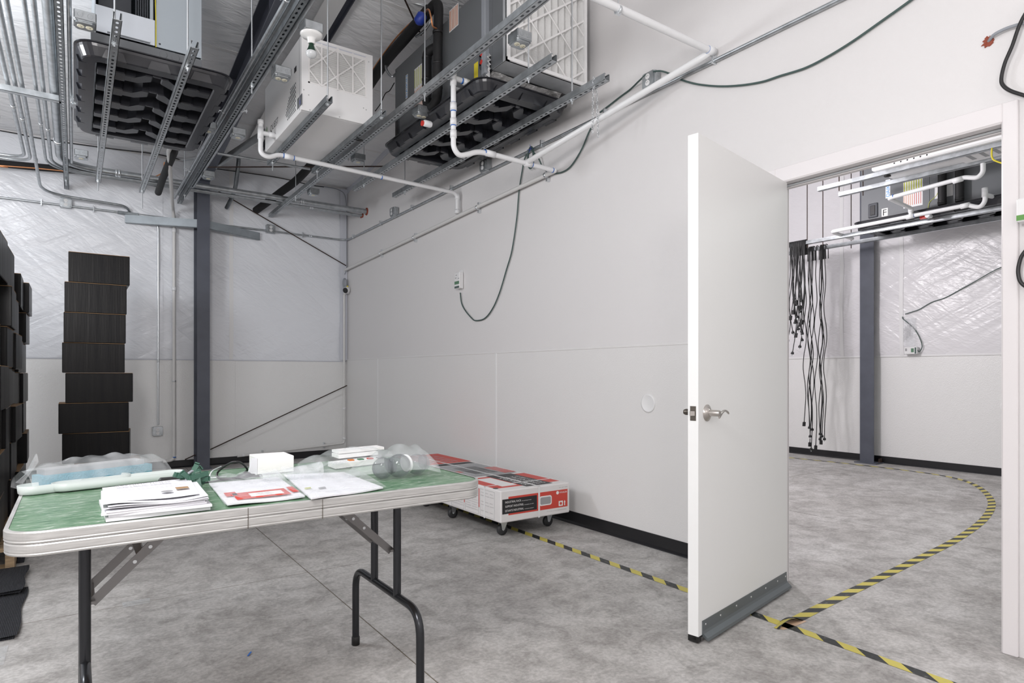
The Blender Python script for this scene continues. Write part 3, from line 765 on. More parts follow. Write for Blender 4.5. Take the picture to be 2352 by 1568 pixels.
# long overhead racks that carry conduit and boxes
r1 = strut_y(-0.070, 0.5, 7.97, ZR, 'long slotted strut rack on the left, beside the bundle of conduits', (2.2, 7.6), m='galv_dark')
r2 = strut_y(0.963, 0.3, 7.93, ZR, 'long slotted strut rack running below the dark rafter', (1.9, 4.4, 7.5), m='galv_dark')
r3 = strut_y(1.958, 0.6, 7.98, ZR, 'long slotted strut rack between the dehumidifier and the dark air handler', (3.85, 6.9), m='galv')
def conduit(name, pts, r, label, rad=0.06, n=10, m='galv', couplings=(), group=None, cat='conduit', seg=6):
    t = thing(name, tuple(Vector(pts[0])), label, cat, group)
    b = MB(); b.tube(arc_path(pts, rad, seg), r, n); b.build('tube', m, t)
    for (p, d) in couplings:
        d = Vector(d).normalized(); b = MB(); b.lathe(Vector(p) - d * 0.022, d, [(r * 1.0, 0), (r * 1.28, 0.001), (r * 1.28, 0.020), (r * 1.1, 0.021), (r * 1.1, 0.024), (r * 1.28, 0.025), (r * 1.28, 0.044), (r, 0.045)], 12); b.build('coupling', 'zinc', t)
    return t
def beam_clamp(t, p, r, ax=(0, 1, 0), side=(1, 0, 0)):
    p, ax, side = Vector(p), Vector(ax), Vector(side); b = MB()
    b.lathe(p - ax * 0.007, ax, [(r * 1.02, 0), (r * 1.22, 0), (r * 1.22, 0.014), (r * 1.02, 0.014)], 12)
    b.obox(p + side * (r + 0.012) , side * 0.012, ax * 0.006, (0, 0, 0.003)); b.tube([p + side * (r + 0.018) - Vector((0, 0, 0.015)), p + side * (r + 0.018) + Vector((0, 0, 0.015))], 0.004, 6)
    b.build('strap', 'zinc', t)
# conduits of rack 2
c = conduit('conduit', [(0.905, 0.4, 3.02), (0.905, 7.85, 3.02)], 0.0135, 'conduit on the upper left side of the rack below the dark rafter', couplings=[((0.905, 3.0, 3.02), (0, 1, 0))])
for y in (3.35, 5.05, 6.7): beam_clamp(c, (0.905, y, 3.02), 0.0135, side=(-1, 0, 0))
c = conduit('conduit', [(0.938, 0.4, 3.035), (0.938, 7.75, 3.035)], 0.0117, 'conduit lying against the left flank of the rack below the dark rafter')
beam_clamp(c, (0.938, 3.2, 3.035), 0.0117, side=(-1, 0, 0))
YB2 = {}
c = conduit('conduit', [(1.005, 0.4, 3.00), (1.005, 7.2, 3.00)], 0.0117, 'conduit feeding the boxes on the right side of the rack below the dark rafter')
for y in (4.9,): beam_clamp(c, (1.005, y, 3.00), 0.0117)
# conduits of rack 1 and 3
conduit('conduit', [(-0.025, 0.5, 3.00), (-0.025, 7.0, 3.00)], 0.0117, 'conduit feeding the boxes beside the left strut rack')
c = conduit('conduit', [(2.000, 0.6, 3.005), (2.000, 7.1, 3.005)], 0.0117, 'conduit feeding the boxes on the rack beside the dark air handler')
for y in (3.6, 5.5): beam_clamp(c, (2.0, y, 3.005), 0.0117)

# electrical boxes
def ebox(o, u, v, n, label, face='ivory', kind='duplex', s=0.0508, dep=0.054, group=None, horizontal=True, cat='electrical box'):
    # o: centre of the back; u across, v along the second side, n out of the face
    o, u, v, n = Vector(o), Vector(u), Vector(v), Vector(n)
    t = thing('junction_box', tuple(o), label, cat, group)
    def part(mb, nm, m, p=t): return frame_box(mb, o, u, v, n).build(nm, m, p)
    b = MB(); b.cbox(-s, s, -s, s, 0, dep, 0.005); body = part(b, 'body', 'galv')
    for sx in (-0.022, 0.022):
        b = MB()
        if abs(n.z) > 0.5: b.lathe((sx, s, dep * 0.5), (0, 1, 0), [(0.013, 0), (0.013, 0.0008), (0.011, 0.0008), (0.011, 0.0003)], 14)
        elif abs(n.x) > 0.5: b.lathe((s, sx, dep * 0.5), (1, 0, 0), [(0.013, 0), (0.013, 0.0008), (0.011, 0.0008), (0.011, 0.0003)], 14)
        else: b.lathe((sx, -s, dep * 0.5), (0, -1, 0), [(0.013, 0), (0.013, 0.0008), (0.011, 0.0008), (0.011, 0.0003)], 14)
        part(b, 'knockout', 'galv', body)
    b = MB(); q = 0.014
    poly = [(-s + q, -s), (s - q, -s), (s, -s + q), (s, s - q), (s - q, s), (-s + q, s), (-s, s - q), (-s, -s + q)]
    b.prism(poly, (0, 0, dep), (1, 0, 0), (0, 1, 0), (0, 0, 0.003))
    b.prism([(x * 0.86, y * 0.86) for x, y in poly], (0, 0, dep + 0.003), (1, 0, 0), (0, 1, 0), (0, 0, 0.009)); cov = part(b, 'cover', 'galv')
    for sx, sy in ((-1, 1), (1, -1)):
        b = MB(); b.lathe((sx * s * 0.84, sy * s * 0.84, dep + 0.003), (0, 0, 1), [(0.006, 0), (0.006, 0.003), (0.003, 0.005)], 10); part(b, 'screw', 'zinc', cov)
    top = dep + 0.012
    if kind == 'duplex':
        for d in (-0.0195, 0.0195):
            c = (d, 0) if horizontal else (0, d)
            b = MB(); b.lathe((c[0], c[1], top - 0.001), (0, 0, 1), [(0.0170, 0), (0.0170, 0.003), (0.0160, 0.0035)], 20); rc = part(b, 'receptacle', face)
            b = MB()
            for k in (-0.006, 0.006):
                x, y = (c[0] + 0.003, c[1] + k) if horizontal else (c[0] + k, c[1] + 0.003)
                b.box(x - (0.004 if horizontal else 0.0012), x + (0.004 if horizontal else 0.0012), y - (0.0012 if horizontal else 0.004), y + (0.0012 if horizontal else 0.004), top + 0.002, top + 0.0030)
            part(b, 'slot', 'print_black', rc)
        b = MB(); b.lathe((0, 0, top), (0, 0, 1), [(0.003, 0), (0.002, 0.0015)], 8); part(b, 'screw', 'zinc', cov)
    elif kind == 'single':
        b = MB(); b.lathe((0, 0, top - 0.001), (0, 0, 1), [(0.0185, 0), (0.0185, 0.003), (0.0170, 0.0035)], 20); rc = part(b, 'receptacle', face)
        b = MB()
        for a in range(3):
            b.lathe((0.009 * math.cos(a * 2.09), 0.009 * math.sin(a * 2.09), top + 0.002), (0, 0, 1), [(0.0018, 0), (0.0018, 0.0008)], 6)
        part(b, 'slot', 'print_black', rc)
    return t
dn = dict(u=(1, 0, 0), v=(0, -1, 0), n=(0, 0, -1))
def rbox(px, py, x, label, kind='duplex', zt=3.005, **kw):
    # box hanging from the rack at column x, looking down; the picture row of its lower face gives y
    zf = zt - 0.054 - 0.012
    y = pZ(px, py, zf).y
    return ebox((x, y, zt), label=label, kind=kind, **dn, **kw)
rbox(187, 60, 0.045, 'galvanized ceiling outlet box beside the left unit, nearest of the left rack')
rbox(165, 243, 0.025, 'galvanized ceiling outlet box half hidden beside the left drain pan', kind='single')
rbox(172, 362, 0.045, 'galvanized ceiling outlet box at the far end of the left rack', kind='single')
rbox(637, 180, 1.075, 'galvanized ceiling outlet box next to the lamp holder on the middle rack')
rbox(543, 316, 1.06, 'galvanized ceiling outlet box on the middle rack beside the white drain tee', kind='single')
rbox(475, 410, 1.05, 'galvanized ceiling outlet box above the column, farthest on the middle rack', kind='single')
rbox(492, 305, 0.845, 'galvanized outlet box with a white pipe cap resting on it', kind='single')
rbox(1170, 95, 2.075, 'galvanized ceiling outlet box in front of the white filter')
rbox(950, 263, 2.065, 'galvanized ceiling outlet box in front of the dark air handler')
rbox(808, 370, 2.055, 'galvanized ceiling outlet box behind the long white drain pipe', kind='single')
rbox(710, 447, 2.05, 'galvanized ceiling outlet box farthest on the right rack', kind='single')
# lamp holder with bulb
yl = pZ(703, 80, 2.94).y; xl = 1.075
lh = thing('lamp_holder', (xl, yl, 2.95), 'white porcelain lamp holder with a green-necked bulb on a steel box', 'lamp')
b = MB(); b.cbox(xl - 0.051, xl + 0.051, yl - 0.051, yl + 0.051, 2.951, 3.005, 0.005); b.build('box', 'galv', lh)
b = MB(); b.lathe((xl, yl, 2.951), (0, 0, -1), [(0.060, 0), (0.060, 0.004), (0.052, 0.014), (0.028, 0.020), (0.022, 0.026), (0.020, 0.050), (0.018, 0.052)], 28); b.build('socket', 'porcelain', lh)
bu = MB(); bu.lathe((xl, yl, 2.899), (0, 0, -1), [(0.013, 0), (0.013, 0.010), (0.015, 0.012), (0.017, 0.022), (0.027, 0.044)], 24); bl = bu.build('bulb_neck', 'bulb_green', lh)
b = MB(); b.lathe((xl, yl, 2.855), (0, 0, -1), [(0.0275, 0)] + [(0.030 * math.cos(a), 0.006 + 0.030 * math.sin(a)) for a in [k * PI / 16 for k in range(0, 9)]], 24); b.build('bulb_globe', 'bulb_white', lh)
b = MB(); b.lathe((0.845, pZ(492, 305, 2.94).y, 3.006), (0, 0, 1), [(0.022, 0), (0.022, 0.045), (0.018, 0.048)], 16); b.build('pipe_fitting', 'pvc', label='white plastic pipe cap standing on the outlet box by the left pan', cat='fitting')
b = MB(); b.tube(spline([(0.86, pZ(492, 305, 2.94).y + 0.02, 3.05), (0.87, pZ(492, 305, 2.94).y + 0.02, 3.09), (0.85, pZ(492, 305, 2.94).y + 0.03, 3.13)]), 0.008, 8); b.build('red_tag', 'red_plastic', label='small red plastic tag hanging by the left drain pan', cat='tag')

# bundle of conduits on the left, over a cross strut
ysup = pZ(72, 222, ZR).y
t = thing('strut_channel', (-0.6, ysup, ZR), 'cross strut carrying the bundle of conduits at the left edge', 'strut')
strut_mesh((-1.4, ysup, ZR), (1, 0, 0), 1.32, (0, -1, 0), slots=False).build('channel', 'galv', t)
for x in (-1.2,):
    b = MB(); b.tube([(x, ysup, ZR - 0.05), (x, ysup, roof(ysup))], 0.0048, 8); b.build('hanger_rod', 'zinc', t)
ZC = 3.045
def xz(px, py): return pZ(px, py, ZC).x
LONG_Y = 7.33
big_x = xz(125, 214); r_big = 0.029
def yend(px, py): return pZ(px, py, ZC).y
conduit('conduit', [(big_x, 0.4, ZC + 0.012), (big_x, LONG_Y, ZC + 0.012), (D, LONG_Y, ZC + 0.012)], r_big, 'thick steel conduit turning right and running across to the right wall', rad=0.36, n=16,
        couplings=[((big_x, 6.6, ZC + 0.012), (0, 1, 0)), ((0.35, LONG_Y, ZC + 0.012), (1, 0, 0)), ((2.15, LONG_Y, ZC + 0.012), (1, 0, 0))], seg=10)
x4, x5 = xz(83, 205), xz(100, 209)
conduit('conduit', [(x5, 0.4, ZC), (x5, LONG_Y + 0.13, ZC), (D, LONG_Y + 0.13, ZC - 0.01)], 0.0135, 'thin conduit beside the thick one, running across to the right wall', rad=0.34, couplings=[((x5, 6.3, ZC), (0, 1, 0)), ((2.3, LONG_Y + 0.13, ZC - 0.008), (1, 0, 0))], seg=10)
conduit('conduit', [(x4, 0.4, ZC), (x4, LONG_Y + 0.18, ZC), (D, LONG_Y + 0.18, ZC - 0.012)], 0.0117, 'thinnest of the three conduits running across to the right wall', rad=0.36, couplings=[((x4, 6.2, ZC), (0, 1, 0))], seg=10)
x3 = xz(51, 198); y3 = yend(85, 405)
conduit('conduit', [(x3, 0.4, ZC), (x3, 6.2, ZC), (x3 + 0.02, 7.85, ZC - 0.16), (x3 + 0.75, 7.88, ZC - 0.18), (x3 + 0.80, B - 0.02, ZC - 0.22)], 0.0135, 'conduit that dips and bends into the back wall above the outlet', rad=0.25, couplings=[((x3 + 0.01, 7.0, ZC - 0.075), (0.01, 1, -0.1))])
x2 = xz(35, 194); x1 = xz(17.5, 189)
conduit('conduit', [(x2, 0.4, ZC), (x2, yend(66, 372), ZC), (-2.2, yend(66, 372), ZC)], 0.0135, 'conduit turning left at the left edge, second from outside', rad=0.2, couplings=[((x2, 6.15, ZC), (0, 1, 0))])
conduit('conduit', [(x1, 0.4, ZC), (x1, yend(50, 362), ZC), (-2.2, yend(50, 362), ZC)], 0.0135, 'conduit turning left at the left edge, outermost with the tight bend', rad=0.16, couplings=[((x1, 5.9, ZC), (0, 1, 0))])
x0 = x1 - 0.11
conduit('conduit', [(x0, 0.4, ZC), (x0, 6.4, ZC), (-2.2, 6.4, ZC)], 0.0135, 'conduit just entering the picture at the left edge', rad=0.2)
# fire caulk where the conduits enter the right wall
for yy_, r_, nm in ((LONG_Y, 0.045, 'thick'), (LONG_Y + 0.13, 0.026, 'thin'), (LONG_Y + 0.18, 0.022, 'thinnest')):
    b = MB(); b.lathe((D - 0.012, yy_, ZC + (0.012 if nm == 'thick' else -0.01)), (1, 0, 0), [(r_ * 0.75, 0), (r_, 0.004), (r_ * 1.05, 0.012)], 14); b.build('fire_caulk', 'caulk_red', label='rusty red fire caulk around the %s conduit at the right wall' % nm, cat='caulk')
# short cross conduit under the dehumidifier
conduit('conduit', [pY(500, 352, 6.1), pY(712, 388, 6.1)], 0.012, 'short steel conduit crossing behind the dehumidifier struts')
conduit('conduit', [Vector((pY(548, 372, 7.55).x, 7.55, roof(7.55) - 0.04)), pY(548, 372, 7.55), pY(540, 440, 7.7), pY(520, 478, 7.9)], 0.022, 'stub of conduit bending down in front of the back wall beside the column', rad=0.15, m='galv_dark')

# drain pans
def pan(x0, x1, y0, y1, zb, zr, label, flip=False):
    b = MB(); fl = 0.028
    def rr(x0, x1, y0, y1, r, n=6):
        out = []
        for cx, cy, a0 in ((x1 - r, y1 - r, 0), (x0 + r, y1 - r, PI / 2), (x0 + r, y0 + r, PI), (x1 - r, y0 + r, 3 * PI / 2)):
            for k in range(n + 1): a = a0 + PI / 2 * k / n; out.append((cx + r * math.cos(a), cy + r * math.sin(a)))
        return out
    def loop(i, r, z): return [(x, y, z) for x, y in rr(x0 - i, x1 + i, y0 - i, y1 + i, r)]
    ip_ = 0.066                                   # height of the recessed plate above the feet
    L = [loop(fl + 0.014, 0.105, zr), loop(fl + 0.014, 0.105, zr - 0.006), loop(fl + 0.002, 0.098, zr - 0.008), loop(fl - 0.002, 0.096, zr - 0.022), loop(0.006, 0.085, zb + 0.006), loop(0.0, 0.082, zb),
         loop(-0.062, 0.03, zb), loop(-0.070, 0.024, zb + 0.006), loop(-0.074, 0.02, zb + ip_)]
    n = len(L[0]); vs = sum(L, []); fs = []
    for i in range(len(L) - 1):
        for k in range(n): fs.append((i * n + k, (i + 1) * n + k, (i + 1) * n + (k + 1) % n, i * n + (k + 1) % n))
    b.add(vs, fs, False); b.add(L[-1], [tuple(range(n))])
    inner = loop(fl - 0.004, 0.1, zr); bot = loop(0.0, 0.09, zb + ip_ + 0.004)
    b.add(L[0] + inner, [(k, n + k, n + (k + 1) % n, (k + 1) % n) for k in range(n)]); b.add(inner + bot, [(k, n + k, n + (k + 1) % n, (k + 1) % n) for k in range(n)], True); b.add(bot, [tuple(range(n))])
    # deep cross ribs: stepped bars left and right, a vee trough through the middle
    W_ = x1 - x0; Ln = y1 - y0; nr = 5; P_ = (Ln - 0.15) / nr; ch = 0.006
    f = lambda a: x0 + 0.068 + (W_ - 0.136) * a
    def block(poly):
        m = len(poly); cx_ = sum(p[0] for p in poly) / m; cy_ = sum(p[1] for p in poly) / m
        top = [(x, y, zb + ip_) for x, y in poly]
        ins = lambda d, z: [(x - d * (1 if x > cx_ else -1), y - d * (1 if y > cy_ else -1), z) for x, y in poly]
        a_, c_ = ins(0.004, zb + ch), ins(0.004 + ch, zb)
        vs = top + a_ + c_
        b.add(vs, [(k, m + k, m + (k + 1) % m, (k + 1) % m) for k in range(m)] + [(m + k, 2 * m + k, 2 * m + (k + 1) % m, m + (k + 1) % m) for k in range(m)]); b.add(c_, [tuple(range(m))])
    for i in range(nr):
        y_ = y0 + 0.075 + P_ * i; q = P_
        for mir in (0, 1):
            g_ = (lambda a: f(1 - a)) if mir else f
            w = [(0.0, .30), (.10, .30), (.13, .22), (.22, .22), (.25, .30), (.36, .30), (.47, .62), (.47, .92), (.41, .92), (.33, .66), (.25, .66), (.22, .74), (.13, .74), (.10, .66), (0.0, .66)]
            if mir: w = [(a, 0.96 - t if False else t) for a, t in w]
            block([(g_(a), y_ + q * (1.0 - t)) for a, t in w])
        block([(f(.455), y_ + q * .02), (f(.545), y_ + q * .02), (f(.545), y_ + q * .14), (f(.455), y_ + q * .14)])
    def wedge(o, u, n_):
        o, u, n_ = Vector(o), Vector(u), Vector(n_)
        lo = [o - u * 0.060 + n_ * 0.018, o + u * 0.060 + n_ * 0.018, o + u * 0.056 - n_ * 0.02, o - u * 0.056 - n_ * 0.02]
        hi = [o - u * 0.042 + n_ * 0.030 + Vector((0, 0, 0.045)), o + u * 0.042 + n_ * 0.030 + Vector((0, 0, 0.045)), o + u * 0.042 - n_ * 0.01 + Vector((0, 0, 0.045)), o - u * 0.042 - n_ * 0.01 + Vector((0, 0, 0.045))]
        b.add(lo + hi, [(0, 3, 2, 1), (4, 5, 6, 7), (0, 1, 5, 4), (1, 2, 6, 5), (2, 3, 7, 6), (3, 0, 4, 7)])
    for k in range(3):
        xx = x0 + W_ * (0.2 + 0.3 * k); wedge((xx, y0, zb - 0.001), (1, 0, 0), (0, -1, 0)); wedge((xx, y1, zb - 0.001), (1, 0, 0), (0, 1, 0))
    for k in range(6):
        yy_ = y0 + Ln * (0.12 + 0.152 * k); wedge((x0, yy_, zb - 0.001), (0, 1, 0), (-1, 0, 0)); wedge((x1, yy_, zb - 0.001), (0, 1, 0), (1, 0, 0))
    return b.build('drain_pan', 'pan_black', label=label, cat='drain pan')
pan(0.035, 0.795, 4.30, 5.71, 2.882, 2.957, 'black ribbed plastic drain pan under the left air handler', flip=True)
pan(2.130, 2.810, 3.385, 4.86, 2.882, 2.957, 'black ribbed plastic drain pan under the right air handler', flip=True)

# left air handler (end towards the camera)
UY = 4.36
ux0, ux1 = pY(218, 40, UY).x, pY(463, 120, UY).x
la_ = thing('air_handler', ((ux0 + ux1) / 2, 5.0, 2.95), 'light grey air handler with an open end panel above the left drain pan', 'air handler')
zu0, zu1 = 2.954, 3.62
b = MB(); b.box(ux0, ux0 + 0.004, UY, 5.62, zu0, zu1); b.box(ux1 - 0.004, ux1, UY, 5.62, zu0, zu1); b.box(ux0, ux1, UY, 5.62, zu1, zu1 + 0.004); b.box(ux0, ux1, 5.616, 5.62, zu0, zu1); b.box(ux0, ux1, UY + 0.02, 5.62, zu0, zu0 + 0.004); b.build('cabinet', 'unit_light', la_)
xm_ = pY(357, 60, UY).x
b = MB(); b.cbox(xm_ + 0.004, ux1, UY - 0.004, UY, 3.055, zu1, 0.0015); b.build('side_panel', 'unit_light', la_)
b = MB(); b.cbox(ux0 + 0.003, xm_ - 0.002, UY - 0.004, UY, 3.058, pY(222, 10, UY).z, 0.0015); b.build('access_panel', 'unit_panel', la_)
b = MB(); b.prism([(0, 0), (0.018, 0.004), (0.018, 0.016), (0, 0.020)], (ux0 + 0.06, UY - 0.003, 3.060), (0, -1, 0), (0, 0, 1), (xm_ - ux0 - 0.09, 0, 0)); b.build('pull_handle', 'unit_panel', la_)
b = MB(); b.prism([(0, 0), (0.02, 0.004), (0.02, 0.09), (0, 0.10)], (ux0 - 0.02, UY + 0.012, zu0), (0, -1, 0), (0, 0, 1), (ux1 - ux0 + 0.02, 0, 0)); rl = b.build('bottom_rail', 'unit_grey', la_)
for k in (0.62, 0.74, 0.86):
    b = MB(); b.lathe((ux0 + (ux1 - ux0) * k, UY - 0.0085, zu0 + 0.062), (0, -1, 0), [(0.022, 0), (0.022, 0.001), (0.019, 0.001)], 18); b.build('knockout', 'unit_grey', rl)
b = MB(); b.box(ux0 + 0.02, xm_ - 0.12, UY + 0.10, UY + 0.104, 3.10, zu1); b.build('interior', 'unit_dark', la_)
for k in range(6):
    xx = pY(340, 20, UY).x - 0.012 * k; b = MB(); b.tube([(xx, UY + 0.03, 3.12), (xx, UY + 0.03, zu1)], 0.004, 8); b.build('coil_tube', 'unit_dark', la_)
b = MB(); b.box(pY(345, 20, UY).x, xm_ - 0.01, UY + 0.02, UY + 0.024, 3.10, zu1); b.build('divider', 'unit_light', la_)
b = MB(); b.tube(spline([(xm_, UY - 0.008, zu1), (xm_ - 0.002, UY - 0.010, 3.40), (xm_ + 0.002, UY - 0.008, 3.20), (xm_ + 0.002, UY - 0.008, 3.05)]), 0.0028, 6); b.build('yellow_wire', 'yellow_label', la_)
for px, py in ((367, 101), (449, 125)):
    p = pY(px, py, UY - 0.004); b = MB(); b.lathe(p, (0, -1, 0), [(0.006, 0), (0.006, 0.001), (0.003, 0.003)], 10); b.build('screw', 'unit_dark', la_)
# its insulated pipe and white drain going down at the back
b = MB(); b.tube([(0.70, 5.80, 3.35), (0.70, 5.86, 3.10), (0.70, 6.10, 2.98), (0.705, 7.0, 2.98), (0.71, 7.45, 2.95)], 0.032, 14); b.build('insulated_pipe', 'foam_black', label='black foam-insulated pipe dropping behind the left drain pan', cat='pipe')
px_ = pY(400, 600, B - 0.078).x
dl = thing('drain_pipe', (px_, B - 0.05, 0), 'white plastic drain pipe dropping down the back wall beside the column', 'drain pipe')
b = MB(); b.tube(arc_path([(0.66, 5.9, 2.98), (0.66, 6.1, 2.98), (px_ - 0.02, 7.90, 2.90), (px_, B - 0.078, 2.80), (px_, B - 0.078, 0.10), (px_ - 0.11, B - 0.078, 0.092)], 0.05), 0.0175, 12); b.build('pipe', 'pvc_grey', dl)
for z in (2.66, 2.0, 0.98):
    b = MB(); b.lathe((px_, B - 0.078, z), (0, 0, 1), [(0.018, 0), (0.0225, 0), (0.0225, 0.045 if z > 1 else 0.014), (0.018, 0.045 if z > 1 else 0.014)], 12); b.build('coupling' if z > 1 else 'clip', 'pvc' if z > 1 else 'zinc', dl)
b = MB(); b.lathe((px_, B - 0.078, 0.125), (0, 0, 1), [(0.0180, 0), (0.0195, 0), (0.0195, 0.012), (0.018, 0.012)], 12); b.build('glue_ring', 'blue_glue', dl)

# insulated refrigerant lines along the back wall (left)
b = MB(); b.tube(spline([Vector((-3.55, 7.85, 3.08)), pY(-60, 366, 7.85), pY(0, 375, 7.85), pY(90, 384, 7.85), pY(180, 392, 7.85), pY(300, 410, 7.85), pY(372, 424, 7.80)]), 0.036, 14); li = b.build('insulated_pipe', 'foam_black', label='black foam-insulated line running along the upper back wall at left', cat='pipe')
b = MB(); b.tube(spline([Vector((-3.55, 7.80, 3.06)), pY(-60, 374, 7.80), pY(0, 380, 7.80), pY(90, 387, 7.80), pY(180, 397, 7.80), pY(300, 416, 7.80), pY(368, 400, 7.78), pY(378, 372, 7.75)]), 0.006, 8); b.build('copper_tube', 'copper', li)

# dehumidifier
qx0, qx1, qy0, qy1, qz0, qz1 = 1.275, 1.790, 4.355, 5.36, 2.884, 3.40
q = thing('dehumidifier', ((qx0 + qx1) / 2, (qy0 + qy1) / 2, qz0), 'large white hanging dehumidifier with a pleated filter in its end', 'dehumidifier')
b = MB(); b.cbox(qx0, qx1, qy0 + 0.02, qy1, qz0, qz1, 0.006); cab = b.build('cabinet', 'powder_white', q)
# end frame with filter opening
fx0, fx1 = pY(703, 150, qy0).x, pY(845, 150, qy0).x; fz0, fz1 = pY(703, 185, qy0).z, pY(703, 98, qy0).z
fx0 = qx0 + 0.045; fx1 = qx1 - 0.045; fz0 = qz0 + 0.195; fz1 = qz1 - 0.025
for bx in ((qx0, fx0, qz0, qz1), (fx1, qx1, qz0, qz1), (fx0, fx1, qz0, fz0), (fx0, fx1, fz1, qz1)):
    b = MB(); b.box(bx[0], bx[1], qy0, qy0 + 0.022, bx[2], bx[3]); b.build('end_panel', 'powder_white', q)
b = MB(); b.box(fx0, fx1, qy0 + 0.012, qy0 + 0.018, fz0, fz1)
flt = b.build('filter', 'filter_media', q)
b = MB(); npl = 22; vs = []; fs = []
for k in range(npl * 2 + 1):
    z = fz0 + (fz1 - fz0) * k / (npl * 2); y = qy0 + (0.010 if k % 2 else 0.001); vs += [(fx0, y, z), (fx1, y, z)]
b.add(vs, [(2 * k, 2 * k + 1, 2 * k + 3, 2 * k + 2) for k in range(npl * 2)]); b.build('pleats', 'filter_media', flt)
NB = [0]
def bar2(b, p, q_, w_, y, th=0.003):
    NB[0] = (NB[0] + 1) % 24; y = y - 0.00013 * NB[0]
    p, q_ = Vector((p[0], y, p[1])), Vector((q_[0], y, q_[1])); d = (q_ - p); dn_ = d.normalized(); s_ = Vector((-dn_.z, 0, dn_.x))
    b.obox((p + q_) / 2, d / 2, s_ * (w_ / 2), (0, -th / 2, 0))
b = MB(); yb = qy0 - 0.001
F_ = lambda a, c: (fx0 + (fx1 - fx0) * a, fz0 + (fz1 - fz0) * c)
for a in (0.22, 0.49, 0.75): bar2(b, F_(a, 0), F_(a, 1), 0.012, yb)
for p, q_ in (((0, .33), (.49, 1.0)), ((0, .0 + .33), (.22, 0)), ((0.0, 0.66), (.22, .66)), ((.05, 1), (.62, .0)), ((.22, 0), (1, 1.0)), ((.49, 1), (1.0, .2)), ((.75, 0), (1, .33))):
    if p[1] == q_[1]: continue
    bar2(b, F_(*p), F_(*q_), 0.010, yb)
b.build('lattice', 'card_white', flt)
b = MB()
for bx in ((fx0, fx0 + 0.012, fz0, fz1), (fx1 - 0.012, fx1, fz0, fz1), (fx0, fx1, fz0, fz0 + 0.010), (fx0, fx1, fz1 - 0.028, fz1)): b.box(bx[0], bx[1], qy0 - 0.0015 - 0.0002 * (bx[0] > fx0), qy0 + 0.012, bx[2], bx[3])
b.build('frame', 'card_white', flt)
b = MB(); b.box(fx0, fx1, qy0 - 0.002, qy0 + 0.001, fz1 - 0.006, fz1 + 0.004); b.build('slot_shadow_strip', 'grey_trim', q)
for px, py in ((640, 64), (698, 206), (709, 218), (712, 254), (780, 270), (847, 142), (835, 248), (841, 252)):
    p = pY(max(px, 697), py, qy0); b = MB(); b.lathe((min(max(p.x, qx0 + .01), qx1 - .01), qy0, min(max(p.z, qz0 + .01), qz1 - 0.01)), (0, -1, 0), [(0.005, 0), (0.004, 0.002)], 8); b.build('screw', 'screw', q)
# side grille, door seam, window, logo
b = MB(); b.box(qx0 - 0.0015, qx0, qy0 + 0.035, qy0 + 0.040, qz0 + 0.01, qz1 - 0.01); b.box(qx0 - 0.0015, qx0, qy0 + 0.05, qy0 + 0.053, qz0 + 0.01, qz1 - 0.01); b.build('door_seam', 'powder_grey', q)
b = MB(); b.box(qx0 - 0.001, qx0 + 0.001, pX(681, 160, qx0).y, pX(676, 160, qx0).y, pX(679, 165, qx0).z, pX(679, 153, qx0).z); b.build('window', 'print_black', q)
ga, gb = pX(680, 240, qx0), pX(656, 240, qx0)
gl = thing; b = MB(); nh = 0
zlo, zhi = qz0 + 0.035, qz0 + 0.24
for iz in range(13):
    for iy in range(9):
        y = ga.y + (gb.y - ga.y) * (iy + 0.5 + (0.5 if iz % 2 else 0)) / 9.5; z = zlo + (zhi - zlo) * (iz + 0.5) / 13
        fr_ = (y - ga.y) / (gb.y - ga.y)
        if fr_ > 0.55 and z > zhi - (fr_ - 0.4) * 0.23: continue
        if fr_ > 0.8 and z < zlo + 0.03: continue
        b.lathe((qx0, y, z), (-1, 0, 0), [(0.0072, 0), (0.0072, 0.0012), (0.0055, 0.0012)], 6, smooth=False)
b.build('grille_holes', 'unit_dark', q, kind='stuff')
b = MB(); b.box(qx0 - 0.0012, qx0, pX(692, 240, qx0).y - 0.02, pX(683, 240, qx0).y, qz0 + 0.03, qz0 + 0.105); b.build('control_label', 'unit_grey', q)
b = MB(); b.box(qx0 - 0.002, qx0, qy0 + 0.024, qy0 + 0.036, qz0 + 0.045, qz0 + 0.075); b.build('blue_label', 'blue_tape', q)
text('QUEST', 0.070, 'print_black', q, (qx0, pX(621, 300, qx0).y, pX(622, 303, qx0).z), (0, -1, 0), (0, 0, 1), width=0.235)
b = MB(); b.prism([(0, 0), (0.055, 0), (0.055, 0.055), (0.034, 0.075), (0.034, 0.02), (0.012, 0.02), (0.012, 0.06), (0, 0.06)], (qx0 - 0.0008, min(pX(610, 305, qx0).y, qy1 - 0.01), pX(612, 312, qx0).z), (0, -1, 0), (0, 0, 1), (0.0006, 0, 0)); b.build('logo', 'logo_green', q)

